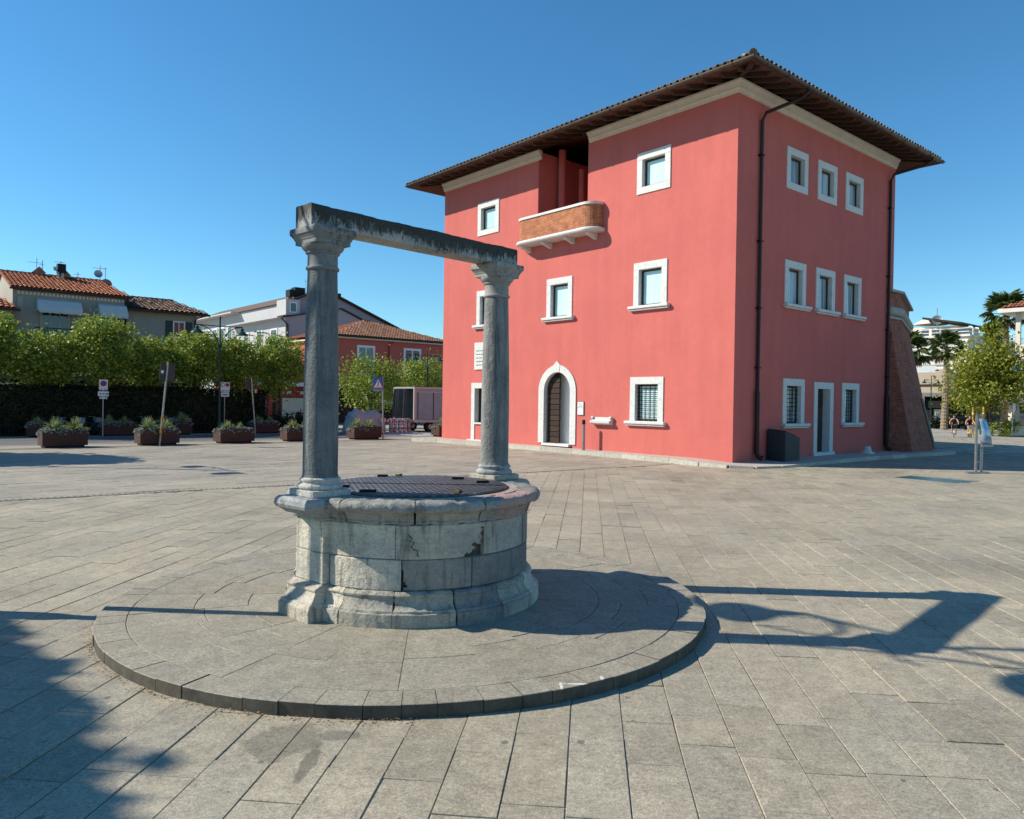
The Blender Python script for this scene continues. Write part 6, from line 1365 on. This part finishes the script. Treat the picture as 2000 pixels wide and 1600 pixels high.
mb.build('cloth', 'orange_cloth', oc, smooth='full'); boxpart(oc, -0.35, 0.35, -0.2, 0.2, 0.35, 0.66, 'steel_grey', 'cart'); [boxpart(oc, x, x+0.04, y, y+0.04, 0, 0.36, 'steel_grey', 'leg') for x in (-0.33, 0.29) for y in (-0.18, 0.14)]

# ------------------------------------------------------------------ right-hand side
wb = house('white_building', 'white building with roof terrace and brown penthouse roof', 'building')
boxpart(wb, 56, 78, 13, 24, 0, 7.85, 'white_stucco', 'wall'); boxpart(wb, 55.8, 78, 12.8, 24, 7.85, 8.05, 'white_stucco', 'parapet'); boxpart(wb, 55.88, 55.995, 13, 24, 4.95, 5.15, 'white_stucco', 'string_course'); boxpart(wb, 55.9, 55.996, 13, 24, 5.35, 5.45, 'beige_stucco', 'string_band'); boxpart(wb, 55.88, 55.995, 13, 24, 7.3, 7.38, 'beige_stucco', 'string_band')
boxpart(wb, 58.5, 64, 14.7, 22, 8.05, 9.1, 'cream_stucco', 'penthouse'); mb = MB(); mb.add([(57.0, 17.2, 9.72), (57.0, 13.9, 9.08), (64, 13.9, 9.08), (64, 17.2, 9.72), (57.0, 17.2, 9.90), (57.0, 13.9, 9.24), (64, 13.9, 9.24), (64, 17.2, 9.90)], [(3, 2, 1, 0), (4, 5, 6, 7), (0, 1, 5, 4), (1, 2, 6, 5), (2, 3, 7, 6), (3, 0, 4, 7)]); mb.build('penthouse_roof', 'dark_wood', wb)
mb = MB(); mb.lathe([(0.001, 0.55), (0.8, 0.45), (1.4, 0.1), (1.5, 0)], 20); o = mb.build('dome', 'cream_stucco', wb, smooth=True); o.location = (59.5, 17.4, 9.4)
for b0 in (17.2, 16.3, 15.4): boxpart(wb, 58.44, 58.495, b0, b0+0.6, 8.2, 8.9, 'pane_dark', 'window')
for k in range(9):
    x = 57.0+1.6*k; mb = MB(); mb.tube([(x, 12.95, 8.05), (x, 12.95, 8.6), (x, 13.05, 8.75), (x, 13.3, 8.8)], 0.06, 6); mb.build('rail_post', 'white_paint', wb)
for z in (8.3, 8.6): mb = MB(); mb.tube([(56.1, 18, z), (56.1, 13.0, z), (72, 13.0, z)], 0.03, 6); mb.build('rail', 'white_paint', wb)
for k in range(5): boxpart(wb, 58.2+2.6*k, 59.6+2.6*k, 12.96, 12.995, 5.4, 7.2, 'pane_curtain', 'window'); boxpart(wb, 57.3+2.6*k, 57.7+2.6*k, 12.9, 12.994, 3.0, 7.8, 'white_stucco', 'pilaster')
dsh = thing('satellite_dish', 'grey satellite dish on the white roof terrace', 'dish', tuple(AB(57.2, 16.0, 9.55)), -0.5); mb = MB(); mb.lathe([(0.001, 0.0), (0.25, 0.03), (0.44, 0.12), (0.25, 0.05), (0.001, 0.02)], 20); mb.xf(Matrix.Rotation(math.radians(75), 4, 'X')); mb.build('reflector', 'steel_grey', dsh, smooth=True); mb = MB(); mb.tube([(0, 0.1, -1.5), (0, 0.1, 1.1)], 0.03, 6); mb.build('mast', 'steel_grey', dsh)
sb = house('shop_row', 'row of dark glazed shopfronts under the trees on the right', 'shop'); boxpart(sb, 50, 55.7, -12, 12.3, 0, 2.95, 'white_stucco', 'wall'); boxpart(sb, 49.3, 49.98, -12, 12.4, 1.92, 2.06, 'black_iron', 'awning'); boxpart(sb, 49.85, 49.99, -12, 12.35, 2.5, 2.62, 'lead_flash', 'ledge')
for k in range(9): boxpart(sb, 49.96, 49.995, 10.4-2.2*k, 12.0-2.2*k, 0.1, 1.88, 'pane_dark', 'shop_window'); boxpart(sb, 49.9, 49.994, 10.05-2.2*k, 10.35-2.2*k, 0, 1.9, 'cream_stucco', 'pilaster'); boxpart(sb, 49.95, 49.996, 10.6-2.2*k, 11.8-2.2*k, 2.12, 2.45, 'lead_flash', 'sign_panel')
ts = house('tan_shop', 'low tan shop with dark recessed front beside the fort', 'shop'); boxpart(ts, 47, 52, 11.35, 22, 2.75, 4.38, 'tan_stucco', 'upper_wall'); boxpart(ts, 46.9, 46.995, 11.3, 22, 3.3, 3.42, 'dark_wood', 'band'); boxpart(ts, 46.7, 52, 11.3, 22, 2.45, 2.74, 'lead_flash', 'fascia'); boxpart(ts, 47.8, 52, 11.5, 22, 0, 2.44, 'black_iron', 'shop_front')
mb = MB(); mb.add([(47.1, 12.4, 4.40), (47.1, 22, 4.40), (49.5, 22, 5.3), (49.5, 13.2, 5.0)], [(0, 1, 2, 3)]); mb.build('roof_sheet', 'awning_white', ts, fix=False); boxpart(ts, 47.2, 48.2, 11.5, 12.1, 4.39, 4.62, 'tan_stucco', 'roof_hut')
for y in (13.15, 13.55, 14.6): mb = MB(); mb.tube([(46.85, y, 0), (46.85, y, 2.44)], 0.14, 12); mb.build('column', 'cream_stucco', ts, smooth=True)
boxpart(ts, 47.7, 47.79, 12.05, 12.62, 0.6, 1.45, 'interior_white', 'display'); boxpart(ts, 47.0, 47.8, 11.4, 12.8, 1.55, 2.1, 'black_iron', 'awning')
rh = house('balcony_house', 'cream house with red tiled roof and balcony at the right edge'); boxpart(rh, 36.7, 42, -6, 3.2, 0, 7.3, 'cream_stucco', 'wall'); boxpart(rh, 36.0, 36.7, -6, 3.80, 4.62, 4.80, 'white_stucco', 'balcony_slab'); boxpart(rh, 36.0, 36.07, -6, 3.78, 4.80, 5.5, 'cream_stucco', 'balcony_panel'); boxpart(rh, 36.0, 36.2, 3.55, 3.80, 0, 7.4, 'white_stucco', 'corner_post'); boxpart(rh, 36.1, 36.7, -6, 3.7, 3.2, 3.35, 'white_stucco', 'ledge')
boxpart(rh, 35.4, 42.5, -6.5, 4.6, 7.42, 7.66, 'white_stucco', 'eave'); mb = MB(); mb.add([(35.4, -6.5, 7.67), (35.4, 4.6, 7.67), (39, 1.0, 9.2), (39, -6.5, 9.2), (42.5, 4.6, 7.67)], [(0, 1, 2, 3), (1, 4, 2)]); ro = mb.build('roof', 'tile_red', rh, fix=False); tiled((35.35, 4.6, 7.68), (35.35, -6.5, 7.68), (39, 1.0, 9.21), (39, -6.5, 9.21), 0.22, 0.35, 'tile_red', ro)
boxpart(rh, 36.66, 36.697, 1.5, 2.6, 4.9, 6.6, 'pane_dark', 'window'); boxpart(rh, 36.66, 36.697, 1.2, 2.6, 0.2, 2.6, 'pane_dark', 'shop_window')
# palms
frm = MB(); R = random.Random(3)
frm.tube([(0, 0, 0), (0, 0.55, 0.02)], [0.018, 0.010], 5)
for k in range(17):
    t = -1.35+2.7*k/16; L = 0.62*(1-0.18*abs(t)); d = Vector((math.sin(t), math.cos(t), 0.10*math.cos(3*t))).normalized(); base = Vector((0, 0.52, 0.02)); s_ = Vector((math.cos(t), -math.sin(t), 0))
    mid = base+d*L*0.6; tip = base+d*L+Vector((0, 0, -0.20-0.10*R.random())); frm.add([base-s_*0.006, base+s_*0.006, mid+s_*0.028, tip, mid-s_*0.028+Vector((0, 0, 0.012))], [(0, 1, 2, 3, 4)])
fme = frm.mesh('frond'); fme.materials.append(M('leaf_palm')); fde = frm.mesh('frond'); fde.materials.append(M('leaf_dead'))
def palm(label, loc, h, rc, r0, seed, sc_=1.0, n=30):
    r = thing('palm_tree', label, 'palm tree', loc, 0, 'fan palms on the right'); R = random.Random(seed); mb = MB(); pts = []; rad = []; m = int(h/0.12)
    for k in range(m+1): pts.append((0.08*math.sin(k*0.05), 0, h*k/m)); rad.append(r0*(1.25-0.45*(k/m))*(1.10 if k % 2 else 0.94))
    mb.tube(pts, rad, 10); mb.build('trunk', 'palm_bark', r)
    for k in range(n):
        az = 2.4*k+R.uniform(-.3, .3); f = k/n; el = math.radians(80-135*f+R.uniform(-8, 8)); o = link('frond', fme if f < 0.82 else fde, None, r, (pts[-1][0], 0, h+0.12-0.35*f))
        s_ = rc*R.uniform(0.85, 1.1)*(0.9 if f < .82 else 0.75); o.scale = (s_, s_, s_); o.rotation_euler = (Matrix.Rotation(az, 4, 'Z') @ Matrix.Rotation(el, 4, 'X') @ Matrix.Rotation(R.uniform(-.4, .4), 4, 'Y')).to_euler()
palm('fan palm standing beside the tan shop', (31.4, 55, 0), 5.9, 1.35, 0.20, 1); palm('fan palm half hidden behind the brick bastion', (26.1, 50, 0), 5.3, 1.45, 0.18, 2); palm('tallest fan palm rising behind the yellow-green tree', (32.8, 50.5, 0), 8.0, 1.55, 0.19, 3)
# small street furniture right
sg = thing('map_stand', 'grey metal stand holding a tilted glossy map panel', 'sign', (11.43, 18.48, 0), 0.12)
boxpart(sg, -0.36, 0.22, -0.08, -0.02, 0.0, 0.035, 'steel_grey', 'foot'); boxpart(sg, -0.26, 0.34, 0.10, 0.16, 0.0, 0.035, 'steel_grey', 'foot'); boxpart(sg, -0.30, 0.30, -0.02, 0.10, 0.0, 0.02, 'steel_grey', 'foot')
boxpart(sg, -0.085, -0.04, 0.02, 0.06, 0.02, 1.40, 'steel_grey', 'post'); boxpart(sg, 0.065, 0.11, 0.02, 0.06, 0.02, 0.80, 'steel_grey', 'post'); boxpart(sg, -0.04, 0.065, 0.025, 0.05, 0.26, 0.285, 'steel_grey', 'crossbar'); boxpart(sg, -0.04, 0.20, 0.02, 0.06, 0.66, 0.70, 'steel_grey', 'crossbar')
mb = MB(); P_ = []
for i in range(9):
    t = i/8; P_ += [(-0.035+0.07*t*0+0.06*(1-t), -0.02-0.10*(1-t)**2*0-0.05*math.sin(PI*t), 0.72+0.62*t), (0.26-0.09*t+0.02, -0.06+0.10*t-0.05*math.sin(PI*t), 0.70+0.62*t)]
mb.add(P_, [(2*i, 2*i+1, 2*i+3, 2*i+2) for i in range(8)]); o = mb.build('map_panel', 'print_panel', sg, smooth='full', fix=False); so = o.modifiers.new('s', 'SOLIDIFY'); so.thickness = 0.012
mb = MB(); mb.obox((0.02, -0.06, 0.66), (0.26, -0.05, 0), (0, 0.06, 0), (0, 0, 0.05)); mb.build('tray', 'steel_grey', sg); mb = MB(); mb.tube([(-0.06, 0.04, 1.38), (-0.075, 0.04, 1.46), (-0.05, 0.04, 1.47), (-0.045, 0.04, 1.38)], 0.008, 6); mb.build('hook', 'steel_grey', sg)
gl = thing('floor_glass', 'teal glass panel set flush in the paving near the fort', 'glass panel'); mb = MB()
mb.add([(8.598, 17.08, 0.006), (9.33, 15.95, 0.006), (10.15, 16.45, 0.006), (9.30, 17.55, 0.006)], [(0, 1, 2, 3)]); mb.build('pane', 'floor_glass', gl, fix=False); mb = MB(); q_ = [Vector((8.598, 17.08, 0.006)), Vector((9.33, 15.95, 0.006)), Vector((10.15, 16.45, 0.006)), Vector((9.30, 17.55, 0.006))]
for i in range(4): mb.bar(q_[i], q_[(i+1) % 4], 0.03, 0.008)
mb.build('frame', 'steel_grey', gl)
wp = thing('white_planter', 'cream concrete planter with a spiky palm plant at the right', 'planter', (29.35, 44.6, 0)); boxpart(wp, -0.05, 0.95, 0, 0.9, 0.006, 0.50, 'cream_stucco', 'box'); boxpart(wp, -0.10, 1.0, -0.05, 0.95, 0.50, 0.57, 'cream_stucco', 'rim'); boxpart(wp, 1.0, 3.4, 0.1, 0.8, 0.006, 0.40, 'cream_stucco', 'bench'); mb = yucca(9, 0.75); o = mb.build('spiky_plant', 'leaf_yucca', wp, fix=False); o.location = (0.45, 0.45, 0.5)
bs = thing('low_bush', 'rough green bush beside the cream planter', 'shrub', (28.9, 44.6, 0)); p = clump_points(1600, (0.75, 0.5, 0.45), 22, 40, 0.18, 0.2); p[:, 2] += 0.40; link('foliage', npmesh('foliage', leaves(p, 0.10, 23), 4), 'leaf_plane', bs)
bi = thing('waste_bin', 'dark green street bin behind the map stand', 'bin', (28.55, 45.8, 0)); mb = MB(); mb.lathe([(0.001, 0), (0.22, 0), (0.25, 0.75), (0.27, 0.78), (0.24, 0.92), (0.001, 0.97)], 14); mb.build('body', 'bin_green', bi, smooth=True); mb = MB(); mb.box(-0.14, 0.14, -0.27, -0.245, 0.66, 0.73); mb.build('slot', 'black_iron', bi)
for (x, y, lab) in ((26.55, 43.6, 'yellow post behind the right-hand cyclist'), (27.15, 43.6, 'yellow post left of the map panel'), (31.2, 45.5, 'yellow post by the cream planter at the right edge')):
    yp = thing('yellow_post', lab, 'post', (x, y, 0), 0, 'yellow posts on the right'); mb = MB(); mb.lathe([(0.001, 0), (0.085, 0), (0.085, 0.04), (0.05, 0.05), (0.045, 1.55), (0.06, 1.57), (0.05, 1.63), (0.001, 1.65)], 12); mb.build('post', 'yellow_post', yp, smooth=True); mb = MB(); mb.lathe([(0.052, 1.25), (0.052, 1.31)], 12); mb.build('band', 'white_paint', yp, fix=False)
ss = thing('slim_sign', 'slim grey signpost with narrow white plate beside the tree', 'sign', (28.95, 43.8, 0)); mb = MB(); mb.tube([(0, 0, 0), (0, 0, 1.9)], 0.03, 8); mb.build('post', 'steel_grey', ss); boxpart(ss, -0.02, 0.14, -0.04, -0.03, 1.35, 1.92, 'white_paint', 'plate')
bh = thing('bollard_rail', 'dark metal rack and sloping board behind the cyclists', 'rack', (32.6, 54.5, 0))
for x in (-0.9, 0.0, 0.35): boxpart(bh, x, x+0.14, 0, 0.08, 0, 0.9, 'black_iron', 'post')
mb = MB(); mb.obox((-1.0, -0.1, 0.75), (1.6, 0, 0), (0, 0.4, 0.25), (0, 0, 0.06)); mb.build('board', 'black_iron', bh)
pb = thing('shrub_bed', 'dark shrubs at the foot of the tan shop', 'shrub', (33.4, 58.6, 0)); p = clump_points(1800, (1.5, 0.5, 0.5), 31, 40, 0.18, 0.2); p[:, 2] += 0.45; link('foliage', npmesh('foliage', leaves(p, 0.14, 32), 4), 'leaf_hedge', pb)
# ------------------------------------------------------------------ cyclists
def skin_obj(name, verts, edges, radii, mat, parent, sub=1):
    me = bpy.data.meshes.new(name); me.from_pydata(verts, edges, []); o = bpy.data.objects.new(name, me); COL.objects.link(o); o.parent = parent; me.materials.append(M(mat))
    md = o.modifiers.new('skin', 'SKIN'); md.use_smooth_shade = True
    for i, r in enumerate(radii): me.skin_vertices[0].data[i].radius = (r, r) if isinstance(r, (int, float)) else r
    me.skin_vertices[0].data[0].use_root = True
    s_ = o.modifiers.new('sub', 'SUBSURF'); s_.levels = sub; s_.render_levels = sub; return o
def rider(label, loc, rz, K, long_hair):
    r = thing('person', label, 'person', loc, rz, 'cyclists on the right')
    V = [(0, -0.22, 1.00), (0, -0.19, 1.18), (0, -0.10, 1.38), (0, -0.03, 1.52), (0, 0.0, 1.60), (0, 0.02, 1.70), (0, 0.03, 1.79)]; E_ = [(i, i+1) for i in range(6)]; Rd = [0.14, 0.125, (0.15, 0.12), 0.06, 0.055, 0.095, 0.075]
    for s_ in (-1, 1):
        k = len(V); V += [(s_*0.17, -0.07, 1.46), (s_*0.29, 0.05, 1.24), (s_*0.29, 0.20, 1.10), (s_*0.28, 0.27, 1.07)]; E_ += [(2, k), (k, k+1), (k+1, k+2), (k+2, k+3)]; Rd += [0.062, 0.045, 0.034, 0.036]
        k = len(V); up_ = s_ > 0; V += [(s_*0.11, -0.17, 0.96), (s_*0.14, 0.20, 0.92 if up_ else 0.74), (s_*0.13, 0.09 if up_ else -0.02, 0.50 if up_ else 0.34), (s_*0.13, 0.20 if up_ else 0.09, 0.44 if up_ else 0.28)]; E_ += [(0, k), (k, k+1), (k+1, k+2), (k+2, k+3)]; Rd += [0.095, 0.062, 0.042, 0.035]
    skin_obj('body', V, E_, Rd, 'skin', r)
    skin_obj('shirt', [(0, -0.22, 0.98), (0, -0.19, 1.18), (0, -0.10, 1.38), (0.19, -0.06, 1.45), (-0.19, -0.06, 1.45), (0, -0.05, 1.49)], [(0, 1), (1, 2), (2, 3), (2, 4), (2, 5)], [0.155, 0.145, (0.172, 0.145), 0.085, 0.085, 0.075], 'black_cloth', r)
    skin_obj('shorts', [(0, -0.22, 1.00), (0.11, -0.16, 0.97), (0.135, 0.08, 0.94), (-0.11, -0.16, 0.97), (-0.135, 0.08, 0.83)], [(0, 1), (1, 2), (0, 3), (3, 4)], [0.155, 0.115, 0.092, 0.115, 0.092], 'black_cloth', r)
    mb = MB(); mb.sphere((0, -0.005, 1.765), 0.108, 12, 8, (0.95, 1.0, 0.95))
    if long_hair: mb.sphere((0, -0.07, 1.62), 0.11, 10, 8, (1.1, 0.6, 1.7))
    mb.build('hair', 'hair_dark', r, smooth='full'); mb = MB(); mb.box(-0.075, 0.075, 0.10, 0.125, 1.735, 1.765); mb.build('sunglasses', 'rubber', r)
    for s_ in (-1, 1): up_ = s_ > 0; mb = MB(); y_, z_ = (0.16, 0.43) if up_ else (0.05, 0.27); mb.sphere((s_*0.13, y_, z_), 0.10, 10, 6, (0.45, 1.25, 0.45)); mb.build('shoe', 'white_paint' if long_hair else 'rubber', r, smooth='full')
    r.scale = (K, K, K); return r
for (loc, rz, bcol, bask, lab, blab, lh) in (((24.3, 41.6, -0.055), PI-0.52, 'bike_white', 'rubber', 'left-hand cyclist in black sleeveless top riding towards the square', 'white bicycle with black basket ridden by the left-hand cyclist', False),
                                      ((24.75, 40.9, -0.055), PI-0.40, 'bike_yellow', 'basket_grey', 'right-hand cyclist in black shirt with long dark hair', 'yellow bicycle with front basket ridden by the right-hand cyclist', True)):
    K = 0.70; rider(lab, loc, rz, K, lh); b = make_bike(bcol, bask); b.location = loc; b.rotation_euler = (0, 0, rz); b.scale = (K, K, K); tag(b, blab, 'bicycle', 'bicycles being ridden')

# ------------------------------------------------------------------ layout units to metres
for o in list(bpy.data.objects):
    if o.parent is None and o.type not in ('CAMERA', 'LIGHT'):
        o.location = o.location*S; o.scale = o.scale*S
